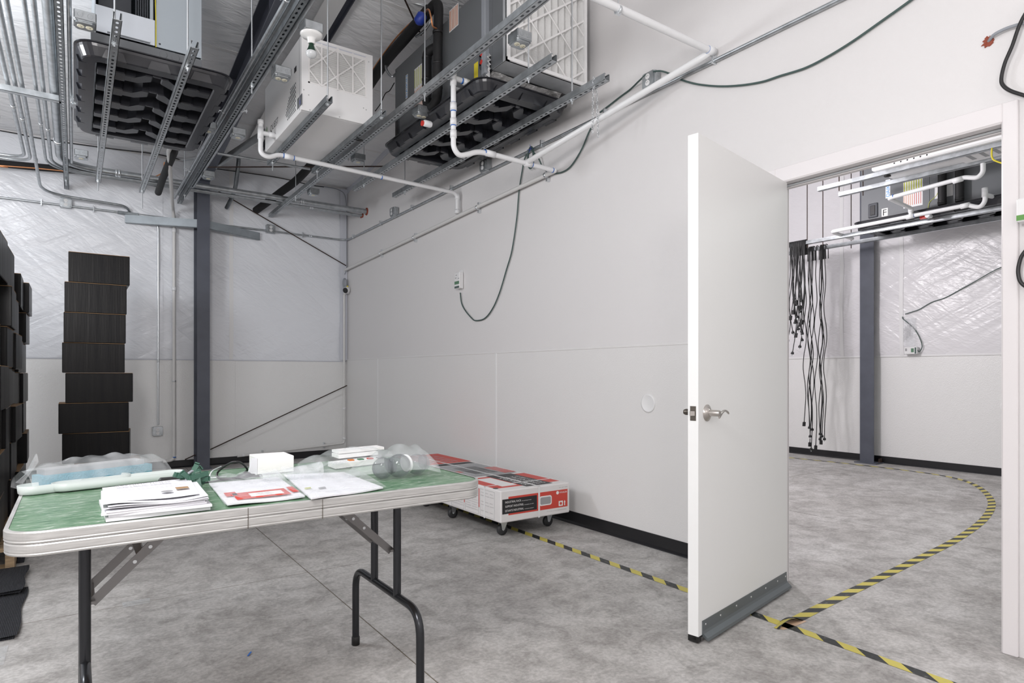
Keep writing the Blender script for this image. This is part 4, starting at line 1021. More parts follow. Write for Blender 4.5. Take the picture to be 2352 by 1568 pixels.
# PVC drains
def pvc(name, pts, label, r=0.0175, rad=0.045, rings=(), coup=(), extra=None, m='pvc', loc=None):
    t = thing(name, loc or tuple(Vector(pts[0])), label, 'drain pipe')
    b = MB(); b.tube(arc_path(pts, rad, 7), r, 14)
    b.build('pipe', m, t)
    for p, d, L in coup:
        d = Vector(d).normalized(); b = MB(); b.lathe(Vector(p) - d * L / 2, d, [(r, 0), (r * 1.25, 0), (r * 1.25, L), (r, L)], 16); b.build('coupling', m, t)
    for p, d in rings:
        d = Vector(d).normalized(); b = MB(); b.lathe(Vector(p) - d * 0.003, d, [(r, 0), (r * 1.08, 0.0), (r * 1.08, 0.006), (r, 0.006)], 16); b.build('glue_ring', 'blue_glue', t)
    return t
YD = 5.035
t = pvc('drain_pipe', [(1.165, YD, 3.00), (1.165, YD, 2.755), (1.225, YD, 2.735), (1.30, YD, 2.775), (1.40, YD, 2.770), (D - 0.045, YD, 2.735), (D - 0.045, YD, 2.555)], 'long white drain pipe from the dehumidifier trap across to the right wall', rad=0.06,
        rings=[((1.335, YD, 2.773), (1, 0, 0)), ((1.415, YD, 2.769), (1, 0, 0)), ((2.15, YD, 2.749), (1, 0, 0))], coup=[((1.375, YD, 2.771), (1, 0, 0), 0.065), ((D - 0.045, YD, 2.70), (0, 0, 1), 0.05), ((D - 0.045, YD, 2.565), (0, 0, 1), 0.04), ((1.165, YD, 2.91), (0, 0, 1), 0.09), ((1.165, YD, 2.995), (0, 0, 1), 0.03)])
b = MB(); b.tube([(1.165, YD, 2.915), (qx0, YD, 2.912)], 0.0175, 14); b.lathe((qx0 - 0.05, YD, 2.912), (1, 0, 0), [(0.0175, 0), (0.022, 0), (0.022, 0.04), (0.0175, 0.04)], 14); b.build('tee_arm', 'pvc', t)
YE = 3.61
t = pvc('drain_pipe', [(2.045, YE, 3.035), (2.045, YE, 2.56), (2.085, YE, 2.515), (2.15, YE, 2.535), (2.23, YE, 2.572), (2.36, YE, 2.578), (D - 0.035, YE, 2.566)], 'white drain pipe hanging beside the right pan with a trap to the wall', rad=0.06,
        rings=[((2.045, YE, 2.855), (0, 0, 1)), ((2.045, YE, 2.80), (0, 0, 1)), ((2.045, YE, 2.705), (0, 0, 1)), ((2.29, YE, 2.578), (1, 0, 0)), ((2.69, YE, 2.570), (1, 0, 0)), ((D - 0.06, YE, 2.566), (1, 0, 0))],
        coup=[((2.045, YE, 2.83), (0, 0, 1), 0.05), ((2.045, YE, 2.73), (0, 0, 1), 0.045), ((2.045, YE, 2.65), (0, 0, 1), 0.05), ((2.335, YE, 2.578), (1, 0, 0), 0.07), ((2.655, YE, 2.571), (1, 0, 0), 0.06), ((2.045, YE, 3.01), (0, 0, 1), 0.08)])
b = MB(); b.tube([(2.045, YE, 3.02), (2.182, YE, 3.015)], 0.0175, 14); b.lathe((2.12, YE, 3.016), (1, 0, 0), [(0.0175, 0), (0.0225, 0), (0.0225, 0.04), (0.0175, 0.04)], 14); b.build('tee_arm', 'pvc', t)
b = MB(); b.lathe((2.105, YE, 3.016), (1, 0, 0), [(0.0175, 0), (0.0192, 0), (0.0192, 0.010), (0.0175, 0.010)], 14); b.build('glue_ring', 'blue_glue', t)
b = MB(); b.tube(arc_path([(2.15, YE + 0.10, 3.0), (2.105, YE + 0.10, 3.0), (2.105, YE + 0.10, 2.955)], 0.02), 0.016, 12); b.build('elbow_stub', 'pvc', t)
t = pvc('drain_pipe', [(1.2, 2.22, 2.862), (D - 0.045, 2.22, 2.858), (2.86, 2.26, 2.828), (2.644, YE, 2.578)], 'thick white drain pipe crossing at top right and descending along the wall', r=0.019, rad=0.03,
        rings=[((D - 0.075, 2.22, 2.858), (1, 0, 0))], coup=[((D - 0.05, 2.22, 2.858), (1, 0, 0), 0.055)])
b = MB(); b.lathe((2.18, 2.22, 2.851), (1, 0, 0), [(0.021, -0.006), (0.023, -0.006), (0.023, 0.006), (0.021, 0.006)], 14); b.tube([(2.18, 2.22, 2.87), (2.18, 2.22, 2.93)], 0.003, 6); b.obox((2.18, 2.22, 2.832), (0.014, 0, 0), (0, 0.008, 0), (0, 0, 0.004)); b.build('hanger_clip', 'zinc', t)
t = pvc('drain_pipe', [(D - 0.035, YE, 2.566), (D - 0.035, 4.6, 2.540), (D - 0.035, B - 0.05, 2.425)], 'off-white drain pipe clipped along the right wall, falling towards the corner', r=0.0165, m='pvc_grey')
for px, py in ((1255, 402), (1098, 475), (952, 543), (875, 580)):
    p = pX(px, py, D - 0.03); z = 2.566 + (p.y - YE) * (2.425 - 2.566) / (B - YE)
    b = MB(); b.lathe((D - 0.035, p.y - 0.008, z), (0, 1, 0), [(0.017, 0), (0.0215, 0), (0.0215, 0.016), (0.017, 0.016)], 14); b.box(D - 0.03, D - 0.002, p.y - 0.008, p.y + 0.008, z + 0.018, z + 0.045); b.box(D - 0.03, D - 0.002, p.y - 0.008, p.y + 0.008, z - 0.045, z - 0.018); b.build('clip', 'zinc', t)
# corner drop and low run on the back wall
xc_ = pY(790, 800, B - 0.07).x
t = pvc('drain_pipe', [(xc_, B - 0.075, 2.10), (xc_, B - 0.075, 0.165), (pY(545, 1048, B - 0.05).x, B - 0.05, 0.088)], 'white drain pipe dropping down the wall corner and along above the baseboard', r=0.014, rad=0.03, m='pvc_grey')
for px in (745, 603):
    x = pY(px, 1030, B - 0.05).x; z = 0.165 + (0.088 - 0.165) * (xc_ - x) / (xc_ - pY(545, 1048, B - 0.05).x)
    b = MB(); b.box(x - 0.006, x + 0.006, B - 0.068, B - 0.004, z - 0.035, z + 0.035); b.build('clip', 'zinc', t)
for p, d in (((xc_, B - 0.075, 0.21), (0, 0, 1)), ((xc_, B - 0.075, 0.60), (0, 0, 1)), ((pY(556, 1046, B - 0.05).x, B - 0.05, 0.093), (1, 0, 0.05))):
    d = Vector(d).normalized(); b = MB(); b.lathe(Vector(p), d, [(0.014, 0), (0.0165, 0), (0.0165, 0.03), (0.014, 0.03)], 12); b.build('coupling', 'pvc', t)

# right air handler
ax0, ax1, ay0, ay1, az0, az1 = 2.182, 2.80, 3.455, 4.83, 2.954, 3.60
h = thing('air_handler', ((ax0 + ax1) / 2, (ay0 + ay1) / 2, az0), 'dark grey air handler beside the right wall with a white filter box', 'air handler')
b = MB(); b.cbox(ax0 + 0.004, ax1, ay0, ay1, az0, az1, 0.003); b.build('cabinet', 'unit_grey', h)
ysm = pX(992, 200, ax0).y
for a, c_ in ((ay0 + 0.002, ysm - 0.004), (ysm + 0.004, ay1 - 0.002)):
    b = MB(); b.cbox(ax0, ax0 + 0.006, a, c_, az0 + 0.004, az1 - 0.004, 0.002); pn = b.build('side_panel', 'unit_grey', h)
    for yy_ in (a + 0.02, c_ - 0.02):
        for zz_ in (az0 + 0.03, az1 - 0.03): b = MB(); b.lathe((ax0, yy_, zz_), (-1, 0, 0), [(0.005, 0), (0.004, 0.002)], 8); b.build('screw', 'unit_dark', pn)
U, V = (0, -1, 0), (0, 0, 1)
st = decal('warning_label', 'label_white', h, (ax0, pX(1032, 60, ax0).y, pX(1032, 76, ax0).z), U, V, 0.13, 0.155)
for k in range(6): decal('stripe', 'label_orange', st, (ax0 - 0.0008, ORG[h].y * 0 + pX(1032, 60, ax0).y - 0.008 - 0.021 * k, pX(1032, 76, ax0).z + 0.008), U, V, 0.006 if k % 2 else 0.009, 0.14)
decal('yellow_label', 'yellow_label', h, (ax0, pX(1089, 170, ax0).y, pX(1089, 187, ax0).z), U, V, 0.050, 0.115)
st = decal('energy_label', 'label_white', h, (ax0, pX(952, 230, ax0).y, pX(952, 260, ax0).z), U, V, 0.17, 0.34)
for k in range(5): decal('stripe', 'label_lime', st, (ax0 - 0.0008, pX(952, 230, ax0).y - 0.006 - 0.034 * k, pX(952, 260, ax0).z + 0.19), U, V, 0.010, 0.14)
for k in range(7): decal('stripe', 'label_orange', st, (ax0 - 0.0008, pX(952, 230, ax0).y - 0.006 - 0.024 * k, pX(952, 260, ax0).z + 0.01), U, V, 0.006, 0.16)
bp2 = decal('brand_plate', 'label_white', h, (ax0, pX(932, 210, ax0).y, pX(932, 228, ax0).z), U, V, 0.036, 0.19)
text('DAIKIN', 0.04, 'daikin_blue', h, (ax0 - 0.001, pX(932, 210, ax0).y - 0.033, pX(932, 228, ax0).z + 0.008), (0, 0, 1), (0, 1, 0), width=0.175)
b = MB(); y_ = pX(913, 290, ax0).y; b.cbox(ax0 - 0.006, ax0, y_ - 0.035, y_ + 0.035, az0 + 0.06, az0 + 0.21, 0.003); gr = b.build('sight_window', 'unit_dark', h)
b = MB(); b.cbox(ax0 - 0.008, ax0 - 0.005, y_ - 0.024, y_ + 0.024, az0 + 0.075, az0 + 0.195, 0.002); b.build('pane', 'print_black', gr)
b = MB(); yg = pX(1108, 140, ax0).y; b.lathe((ax0 - 0.004, yg, 3.165), (-1, 0, 0), [(0.03, 0), (0.03, 0.003)], 16); b.lathe((ax0 - 0.004, yg, 3.085), (-1, 0, 0), [(0.03, 0), (0.03, 0.003)], 16); b.box(ax0 - 0.007, ax0, yg - 0.03, yg + 0.03, 3.085, 3.165); gr = b.build('grommet', 'unit_dark', h)
for z in (3.10, 3.155): b = MB(); b.lathe((ax0 - 0.007, yg - 0.004, z), (-1, 0, 0), [(0.016, 0), (0.016, 0.006), (0.01, 0.007)], 12); b.build('plug', 'red_plastic', gr)
# filter box and transition
fy = 3.225; bx0, bx1, bz0, bz1 = 2.205, 2.862, 3.025, 3.66
b = MB(); b.box(bx0, bx1, fy + 0.16, fy + 0.164, bz0, bz1); b.box(bx0, bx0 + 0.002, fy, fy + 0.165, bz0, bz1); b.box(bx1 - 0.002, bx1, fy, fy + 0.165, bz0, bz1); b.box(bx0, bx1, fy, fy + 0.165, bz0, bz0 + 0.002); b.box(bx0, bx1, fy, fy + 0.165, bz1 - 0.002, bz1); b.build('filter_box', 'galv_sheet', h)
b = MB(); b.box(bx0 - 0.001, bx0 + 0.001, fy + 0.04, fy + 0.165, bz0 + 0.005, bz1); b.build('plenum_side', 'unit_grey', h)
ff = MB(); t_ = 0.022
for q_ in ((bx0, bx1, bz0, bz0 + t_), (bx0, bx1, bz1 - t_, bz1), (bx0, bx0 + t_, bz0, bz1), (bx1 - t_, bx1, bz0, bz1)): ff.box(q_[0], q_[1], fy - 0.012 - 0.0003 * (q_[3] - q_[2] > 0.1), fy + 0.01, q_[2], q_[3])
fo = ff.build('filter_frame', 'powder_white', h)
b = MB(); vs = []; npl = 11
for k in range(npl * 2 + 1):
    x = bx0 + t_ + (bx1 - bx0 - 2 * t_) * k / (npl * 2); y = fy + (0.045 if k % 2 else 0.006); vs += [(x, y, bz0 + t_), (x, y, bz1 - t_)]
b.add(vs, [(2 * k, 2 * k + 2, 2 * k + 3, 2 * k + 1) for k in range(npl * 2)]); b.build('pleats', 'filter_media', fo)
b = MB(); yb = fy + 0.002; G = lambda a, c_: (bx0 + t_ + (bx1 - bx0 - 2 * t_) * a, bz0 + t_ + (bz1 - bz0 - 2 * t_) * c_)
def clipline(a0, c0, a1, c1):
    import_t = []
    t0, t1 = 0.0, 1.0; da, dc = a1 - a0, c1 - c0
    for p_, q_ in ((-da, a0), (da, 1 - a0), (-dc, c0), (dc, 1 - c0)):
        if abs(p_) < 1e-9: continue
        r_ = q_ / p_
        if p_ < 0: t0 = max(t0, r_)
        else: t1 = min(t1, r_)
    return None if t1 <= t0 else ((a0 + da * t0, c0 + dc * t0), (a0 + da * t1, c0 + dc * t1))
for k in range(-4, 8):
    l = clipline(-1, k * 0.29 - 0.75, 2, k * 0.29 + 1.5 - 0.05)
    if l: bar2(b, G(*l[0]), G(*l[1]), 0.011, yb)
    l = clipline(-1, k * 0.40 + 1.35, 2, k * 0.40 - 2.25 + 0.6)
    if l: bar2(b, G(*l[0]), G(*l[1]), 0.009, yb + 0.001)
b.build('lattice', 'card_white', fo)
b = MB(); b.grid(lambda u, v: (ax0 + 0.03 + (0.58) * u, fy + 0.165 + (ay0 - fy - 0.165 + 0.05) * v, bz0 + 0.004 - 0.06 * v + 0.010 * math.sin(u * 40) * math.sin(v * 9) - 0.012 * math.sin(u * PI)), 30, 8); b.build('foil_wrap', 'foil', h)
b = MB(); b.grid(lambda u, v: (ax0 + 0.01 + 0.012 * math.sin(v * 30 + u * 9), fy + 0.17 + (ay0 - fy - 0.15) * u, bz0 - 0.03 + 0.14 * v + 0.008 * math.sin(u * 23)), 8, 10); b.build('foil_wrap', 'foil', h)
b = MB(); b.cbox(ax0 - 0.012, ax0 + 0.03, ay0 - 0.035, ay0 + 0.012, az0 + 0.06, az1, 0.004); b.build('foam_strip', 'cable_grey', h)
b = MB(); b.box(ax0 + 0.02, ax1, fy + 0.16, ay0, bz0 + 0.01, az1); b.build('transition', 'unit_grey', h)
# float-switch cap at the pan rim
b = MB(); b.lathe(pX(985, 285, 2.075) - Vector((0.04, 0, 0)), (1, 0, 0), [(0.020, 0), (0.023, 0.005), (0.023, 0.05), (0.018, 0.06)], 16); fs_ = b.build('float_switch', 'pvc', label='white float-switch cap on the rim of the right drain pan', cat='float switch')
b = MB(); b.lathe(pX(985, 285, 2.075) - Vector((0.05, -0.012, 0)), (1, 0, 0), [(0.019, 0), (0.019, 0.012)], 14); b.build('collar', 'red_plastic', fs_)

# insulated pipes of the right air handler
ip = thing('insulated_pipe', (2.13, 4.0, 3.0), 'black foam-insulated pipes looping beside the dark air handler', 'pipe')
XP = 2.118
ya, yb_ = 4.135, 3.965
b = MB(); b.tube(arc_path([pY(975, 35, 4.18), pY(1008, 0, yb_ + 0.02), (XP, yb_, 3.40), (XP, yb_, 3.04), (XP, (ya + yb_) / 2, 2.985), (XP, ya, 3.04), (XP, ya, 3.43), (ax0, ya - 0.05, 3.47)], 0.075, 7), 0.034, 16); b.build('insulation', 'foam_black', ip)
for y, z in ((yb_, 3.49), (yb_, 3.27), (yb_, 3.10), (ya, 3.38), (ya, 3.22), (ya, 3.08)):
    b = MB(); b.lathe((XP, y, z), (0, 0, 1), [(0.034, 0), (0.0365, 0.001), (0.0365, 0.016), (0.034, 0.017)], 16); b.build('tape_band', 'cable_black', ip)
b = MB(); b.tube(spline([pY(985, 24, 4.12), pY(930, 88, 4.55), pY(880, 148, 5.0), pY(805, 258, 5.7), pY(700, 395, 6.9), pY(640, 445, 7.5), pY(588, 483, 8.0)]), 0.043, 16); b.build('main_line', 'foam_black', ip)
b = MB(); b.tube(spline([pY(985, 20, 4.15), pY(930, 65, 4.55), pY(878, 128, 4.95), pY(800, 245, 5.7), pY(705, 375, 6.85)]), 0.006, 8); b.build('copper_tube', 'copper', ip)
dr_ = thing('filter_drier', tuple(pX(968, 40, 2.02)), 'small blue refrigerant filter drier under the roof', 'filter drier')
p0 = pX(965, 44, 2.02); p1 = pX(976, 25, 2.02)
ax_ = Vector((0.35, -0.5, 0.8)).normalized()
b = MB(); b.lathe(p0 - ax_ * 0.03, ax_, [(0.010, -0.012), (0.030, 0), (0.037, 0.008), (0.037, 0.060), (0.030, 0.070), (0.010, 0.080)], 20); b.build('body', 'blue_tape', dr_)
b = MB(); b.tube(spline([p0 + ax_ * 0.045, pX(984, 22, 2.03), pX(990, 40, 2.04), pX(994, 60, 2.06), pX(1003, 66, 2.10)]), 0.0065, 8); b.build('copper_tube', 'copper', dr_)
def flex(pts, r, label):
    pts = spline(pts, 10); q_ = []; rs = []
    for i in range(len(pts) - 1):
        for k in range(4): q_.append(pts[i].lerp(pts[i + 1], k / 4)); rs.append(r * (1.0 if k % 2 else 0.84))
    b = MB(); b.tube(q_, r, 10, rs=rs); b.build('flexible_conduit', 'zinc', label=label, cat='conduit')
flex([pY(938, 4, 4.42), pY(955, 8, 4.4), pY(980, 18, 4.35), pY(989, 45, 4.3), pY(975, 70, 4.35), pY(955, 84, 4.5)], 0.011, 'shiny flexible metal conduit curling past the blue filter drier')
flex([pY(886, 148, 4.95), pY(889, 163, 4.9), pY(900, 176, 4.85), pY(912, 168, 4.85)], 0.011, 'short flexible metal conduit at the far end of the dark air handler')
# ================================================================== ON THE WALLS
# conduit along back wall and right wall
ZW = 2.812
c = conduit('conduit', [(-1.6, B - 0.065, ZW), (D - 0.02, B - 0.065, ZW), (D - 0.02, 0.9, ZW)], 0.0115, 'wall conduit running along the back wall, round the corner and along the right wall', rad=0.14,
            couplings=[((2.45, B - 0.065, ZW), (1, 0, 0))], seg=8)
for px in (95, 215, 695):
    x = pY(px, 480, B - 0.06).x; b = MB(); b.box(x - 0.005, x + 0.005, B - 0.08, B - 0.05, ZW - 0.03, ZW + 0.035); b.build('strap', 'zinc', c)
for px in (812, 875, 947, 1037, 1245, 1390, 1640):
    y = pX(px, 400, D - 0.02).y; b = MB(); b.box(D - 0.036, D - 0.002, y - 0.006, y + 0.006, ZW - 0.016, ZW + 0.035); b.build('strap', 'zinc', c)
nb = dict(u=(1, 0, 0), v=(0, 0, 1), n=(0, -1, 0)); nr_ = dict(u=(0, -1, 0), v=(0, 0, 1), n=(-1, 0, 0))
ebox((pY(151, 467, B - 0.1).x, B - 0.045, ZW + 0.025), label='grey outlet box on the back wall above the tall box tower', face='white_plastic', horizontal=False, **nb)
ebox((pY(622, 527, B - 0.1).x, B - 0.045, ZW + 0.022), label='grey outlet box on the back wall right of the column', face='white_plastic', horizontal=False, **nb)
ebox((pX(903, 487, D - 0.05).x + 0.045, pX(903, 487, D - 0.05).y, ZW + 0.045), label='outlet box on the right wall nearest the corner', face='white_plastic', horizontal=False, **nr_)
ebox((D - 0.003, pX(1112, 383, D - 0.05).y, ZW + 0.045), label='outlet box on the right wall below the right drain pan', face='white_plastic', horizontal=False, **nr_)
ebox((D - 0.003, pX(1492, 190, D - 0.05).y, ZW + 0.055), label='outlet box on the right wall at the green cable, nearest the door', face='white_plastic', horizontal=False, **nr_)
ob = ebox((pY(362, 990, B - 0.05).x, B - 0.006, pY(362, 990, B - 0.05).z), label='low outlet box on the back wall between box tower and column', face='white_plastic', horizontal=False, **nb)
xq = pY(364, 700, B - 0.07).x
conduit('conduit', [(xq - 0.30, B - 0.065, ZW + 0.01), (xq - 0.02, B - 0.065, ZW - 0.015), (xq, B - 0.055, ZW - 0.12), (xq, B - 0.03, 0.50)], 0.0115, 'vertical conduit dropping to the low outlet box on the back wall', rad=0.10, couplings=[((xq, B - 0.04, 2.13), (0, 0, 1)), ((xq, B - 0.035, 1.22), (0, 0, 1))], m='zinc')
b = MB(); b.cbox(pY(270, 495, B - 0.07).x, pY(318, 498, B - 0.07).x, B - 0.09, B - 0.05, ZW - 0.018, ZW + 0.012, 0.003); b.build('conduit_fitting', 'galv_dark', label='flat grey conduit fitting on the back wall left of the column', cat='fitting')
# cable in the corner, coil and camera
def cable(name, pts, r, m, label, n=8, seg=7, cat='cable', group=None):
    b = MB(); b.tube(spline(pts, seg), r, n); return b.build(name, m, label=label, cat=cat, group=group)
yc_ = B - 0.10
cable('corner_cable', [(2.62, B - 0.06, 3.47), (2.80, B - 0.07, 3.46), (D - 0.05, yc_, 3.38), (D - 0.03, yc_, 3.10), (D - 0.03, yc_, 2.75), (D - 0.03, yc_, 2.45), (D - 0.055, yc_, 2.36)], 0.0055, 'cable_grey', 'thin grey cable hanging down the wall corner to the camera')
t = thing('cable_coil', (D - 0.055, yc_, 2.20), 'small coil of grey cable hung in the wall corner above the camera', 'cable coil')
for k in range(4):
    b = MB(); b.tube([(D - 0.055 + 0.026 * math.cos(a) * (1 - 0.1 * k), yc_ - 0.006 * k, 2.245 + 0.066 * math.sin(a) * (1 - 0.06 * k)) for a in [i * 2 * PI / 20 for i in range(20)]], 0.0055, 8, closed=True); b.build('loop', 'cable_grey', t)
cp = pY(792, 665, B - 0.13)
cm = thing('security_camera', tuple(cp), 'white dome security camera with a black lens in the wall corner', 'camera')
b = MB(); b.lathe((D - 0.004, cp.y + 0.02, cp.z), (-1, 0, 0), [(0.050, 0), (0.050, 0.020), (0.040, 0.034)], 20); b.build('mount', 'white_plastic', cm)
b = MB(); b.lathe((D - 0.03, cp.y, cp.z), (-0.75, -0.6, -0.25), [(0.030, -0.01), (0.044, 0.01), (0.044, 0.03), (0.040, 0.046), (0.033, 0.052)], 24); b.build('housing', 'white_plastic', cm)
ax_ = Vector((-0.75, -0.6, -0.25)).normalized()
b = MB(); b.lathe(Vector((D - 0.03, cp.y, cp.z)) + ax_ * 0.050, ax_, [(0.036, 0), (0.036, 0.003), (0.030, 0.005)], 24); b.build('lens_cover', 'print_black', cm)
b = MB(); b.box(D - 0.05, D - 0.03, cp.y - 0.03, cp.y - 0.027, cp.z + 0.01, cp.z + 0.05); b.build('yellow_label', 'yellow_label', cm)
b = MB(); b.lathe((D - 0.055, yc_, 2.10), (0, 0, 1), [(0.012, 0), (0.018, 0.002), (0.018, 0.05), (0.012, 0.052)], 14); b.build('pipe_adapter', 'white_plastic', label='white threaded pipe adapter above the security camera', cat='fitting')

# CO2 sensor and its green cables on the right wall
sp = pX(1060, 645, D)
sn = thing('wall_sensor', (D, sp.y, sp.z), 'small white sensor box with a green print on the right wall', 'sensor')
b = MB(); b.cbox(D - 0.05, D - 0.004, sp.y - 0.045, sp.y + 0.045, sp.z - 0.075, sp.z + 0.075, 0.005); b.build('case', 'white_plastic', sn)
b = MB(); b.cbox(D - 0.006, D - 0.001, sp.y - 0.03, sp.y + 0.03, sp.z - 0.085, sp.z + 0.10, 0.002); b.build('mounting_tab', 'white_plastic', sn)
fcx = D - 0.05
decal('green_print', 'sensor_green', sn, (fcx, sp.y + 0.042, sp.z - 0.035), (0, -1, 0), (0, 0, 1), 0.084, 0.028)
decal('dark_print', 'cable_green', sn, (fcx, sp.y + 0.042, sp.z - 0.070), (0, -1, 0), (0, 0, 1), 0.084, 0.018)
for a, c_ in ((0.02, 0.045), (0.03, 0.02), (-0.02, 0.012)): decal('print_mark', 'print_grey', sn, (fcx, sp.y + a, sp.z + c_), (0, -1, 0), (0, 0, 1), 0.022, 0.008)
W = D - 0.012
cable('green_cable', [pX(1057, 672, W), pX(1060, 695, W), pX(1068, 712, W), pX(1083, 730, W), pX(1093, 736, W), pX(1113, 731, W), pX(1131, 709, W), pX(1147, 673, W), pX(1163, 620, W), pX(1176, 574, W), pX(1187, 500, W), pX(1192, 440, W), pX(1199, 395, W), pX(1206, 362, W), pX(1221, 345, W)], 0.0055, 'cable_green', 'dark green cable hanging in a loop from the conduit to the wall sensor')
t = thing('green_cable', tuple(pX(1221, 345, W)), 'coiled dark green cable tied to the wall conduit', 'cable')
for k, (w_, hh) in enumerate(((0.032, 0.075), (0.042, 0.085))):
    c0 = pX(1219, 362, W - 0.02 - 0.008 * k); b = MB(); b.tube([c0 + Vector((0, w_ * math.cos(a), hh * math.sin(a))) for a in [i * 2 * PI / 24 for i in range(24)]], 0.005, 8, closed=True); b.build('loop', 'cable_green', t)
b = MB(); b.tube(spline([pX(1221, 345, W - 0.02), pX(1236, 362, W - 0.02), pX(1247, 385, W), pX(1262, 396, W), pX(1285, 397, W), pX(1310, 383, W), pX(1335, 345, W), pX(1352, 305, W), pX(1364, 283, W)]), 0.0055, 8); b.build('tail', 'cable_green', t)
b = MB()
for a in range(4): b.tube([pX(1219, 342, W - 0.03), pX(1219, 342, W - 0.03) + Vector((-0.01, 0.035 * math.cos(a * 1.7), 0.03 * math.sin(a * 1.7)))], 0.002, 5)
b.build('blue_tie', 'blue_tape', t)
cable('green_cable', [pX(1378, 258, W), pX(1398, 243, W), pX(1425, 222, W), pX(1448, 205, W), pX(1472, 182, W - 0.05), pX(1490, 168, W - 0.05), pX(1515, 163, W - 0.04), pX(1540, 170, W - 0.01), pX(1562, 182, W), pX(1600, 193, W), pX(1650, 198, W), pX(1700, 196, W), pX(1750, 188, W), pX(1790, 175, W), pX(1850, 156, W), pX(1905, 128, W), pX(1960, 94, W), pX(2020, 52, W), pX(2090, 2, W), pX(2130, -30, W), pX(2190, -85, W), pX(2290, -190, W)], 0.0055, 'cable_green', 'long dark green cable sweeping across the right wall above the door')
# chain over the strut end
ch = thing('chain', (2.70, 2.86, 2.70), 'thin steel chain looped over the end of the wall-side strut', 'chain')
for s_, yy_ in ((0, 2.87), (1, 2.90)):
    for k in range(15):
        zz_ = ZS + 0.045 - 0.022 * k if k < 20 else 0; xx_ = 2.610 + 0.048 * s_ + (0.002 * k if s_ == 0 else 0.004 * k)
        b = MB(); o = Vector((xx_, yy_ + 0.003 * k, zz_)); pl = (Vector((1, 0, 0)) if k % 2 else Vector((0, 1, 0)))
        b.tube([o + pl * (0.007 * math.cos(a)) + Vector((0, 0, 0.0135 * math.sin(a))) for a in [i * 2 * PI / 10 for i in range(10)]], 0.0018, 5, closed=True); b.build('link', 'zinc', ch)
# cables at the right edge
t = thing('grey_cable', tuple(pX(2270, 96, D)), 'grey cable coming out of a rusty red caulk patch above the door', 'cable')
b = MB(); b.tube(spline([pX(2271, 95, D), pX(2283, 80, D - 0.02), pX(2310, 66, D - 0.02), pX(2345, 55, D - 0.02), pX(2400, 42, D - 0.02)]), 0.0060, 8); b.build('cable', 'cable_grey', t)
b = MB(); cpt = pX(2270, 96, D)
poly = [(0.018 * (1 + 0.28 * math.sin(i * 3.3) + 0.15 * math.cos(i * 5.1)) * math.cos(i * PI / 9), 0.020 * (1 + 0.22 * math.sin(i * 2.7)) * math.sin(i * PI / 9)) for i in range(18)]
b.prism(poly, cpt, (0, -1, 0), (0, 0, 1), (-0.004, 0, 0)); b.build('caulk_patch', 'caulk_red', t)
cable('black_cable', [pX(2380, -10, D - 0.03), pX(2345, 50, D - 0.03), pX(2325, 105, D - 0.03), pX(2308, 145, D - 0.03), pX(2300, 180, D - 0.03), pX(2304, 196, D - 0.03), pX(2320, 208, D - 0.03), pX(2352, 219, D - 0.03), pX(2420, 240, D - 0.03)], 0.0068, 'cable_black', 'thick black cable looping above the right corner of the door frame')
cable('black_cable', [pX(2390, 540, D - 0.025), pX(2352, 580, D - 0.025), pX(2341, 605, D - 0.025), pX(2339, 630, D - 0.025), pX(2348, 652, D - 0.025), pX(2380, 670, D - 0.025)], 0.0068, 'cable_black', 'black cable bulging in at the right edge beside the door frame')
b = MB(); p = pX(2350, 490, D); b.cbox(D - 0.06, D - 0.002, 0.70, p.y + 0.004, pX(2350, 515, D).z, pX(2350, 462, D).z, 0.004); wb = b.build('wall_box', 'white_plastic', label='white box with a green stripe cut off at the right edge', cat='box')
b = MB(); b.box(D - 0.061, D - 0.059, 0.70, p.y + 0.003, pX(2350, 512, D).z, pX(2350, 500, D).z); b.build('green_stripe', 'logo_green', wb)
# round wall bumper where the lever would hit
p = pX(1489, 926, D - 0.003)
b = MB(); b.lathe((D - 0.003, p.y, p.z), (-1, 0, 0), [(0.058, 0), (0.058, 0.004), (0.050, 0.006), (0.046, 0.004), (0.01, 0.0035)], 36); b.build('wall_bumper', 'white_trim', label='round white wall bumper plate behind the open door', cat='wall bumper')

# thin cable clipped along the top of the back wall, roof braces, loose ends
cable('wall_cable', [Vector((-3.5, B - 0.07, 3.46)), pY(-40, 293, B - 0.07), pY(60, 312, B - 0.07), pY(150, 327, B - 0.08), pY(260, 342, B - 0.07), pY(370, 356, B - 0.08), pY(480, 384, B - 0.07), pY(560, 396, B - 0.08), pY(640, 408, B - 0.07), pY(710, 424, B - 0.08), (2.62, B - 0.06, 3.465)], 0.006, 'cable_black', 'thin black cable clipped along the top of the back wall')
def brace(a, c_, label):
    a, c_ = Vector(a), Vector(c_); d = c_ - a; dn_ = d.normalized(); sd = Vector((dn_.y, -dn_.x, 0)).normalized()
    b = MB(); b.obox((a + c_) / 2, d / 2, sd * 0.003, (0, 0, 0.045)); b.obox((a + c_) / 2 + Vector((0, 0, 0.045)) - sd * 0.025, d / 2, sd * 0.025, (0, 0, 0.002)); b.build('flange_brace', 'galv_sheet', label=label, cat='brace')
brace((cx1 - 0.01, 7.30, 3.30), (1.62, 6.35, 3.50), 'galvanized flange brace slanting right from the rafter towards the roof')
brace((cx0 + 0.01, 7.30, 3.30), (0.98, 7.72, 3.36), 'short galvanized flange brace left of the rafter above the column')
cable('thin_cable', [pX(906, 190, 2.18), pY(895, 208, 4.9), pY(885, 215, 4.9), pY(874, 238, 5.0), pY(862, 255, 5.1)], 0.004, 'cable_black', 'thin black cable hanging between the dehumidifier and the dark air handler')
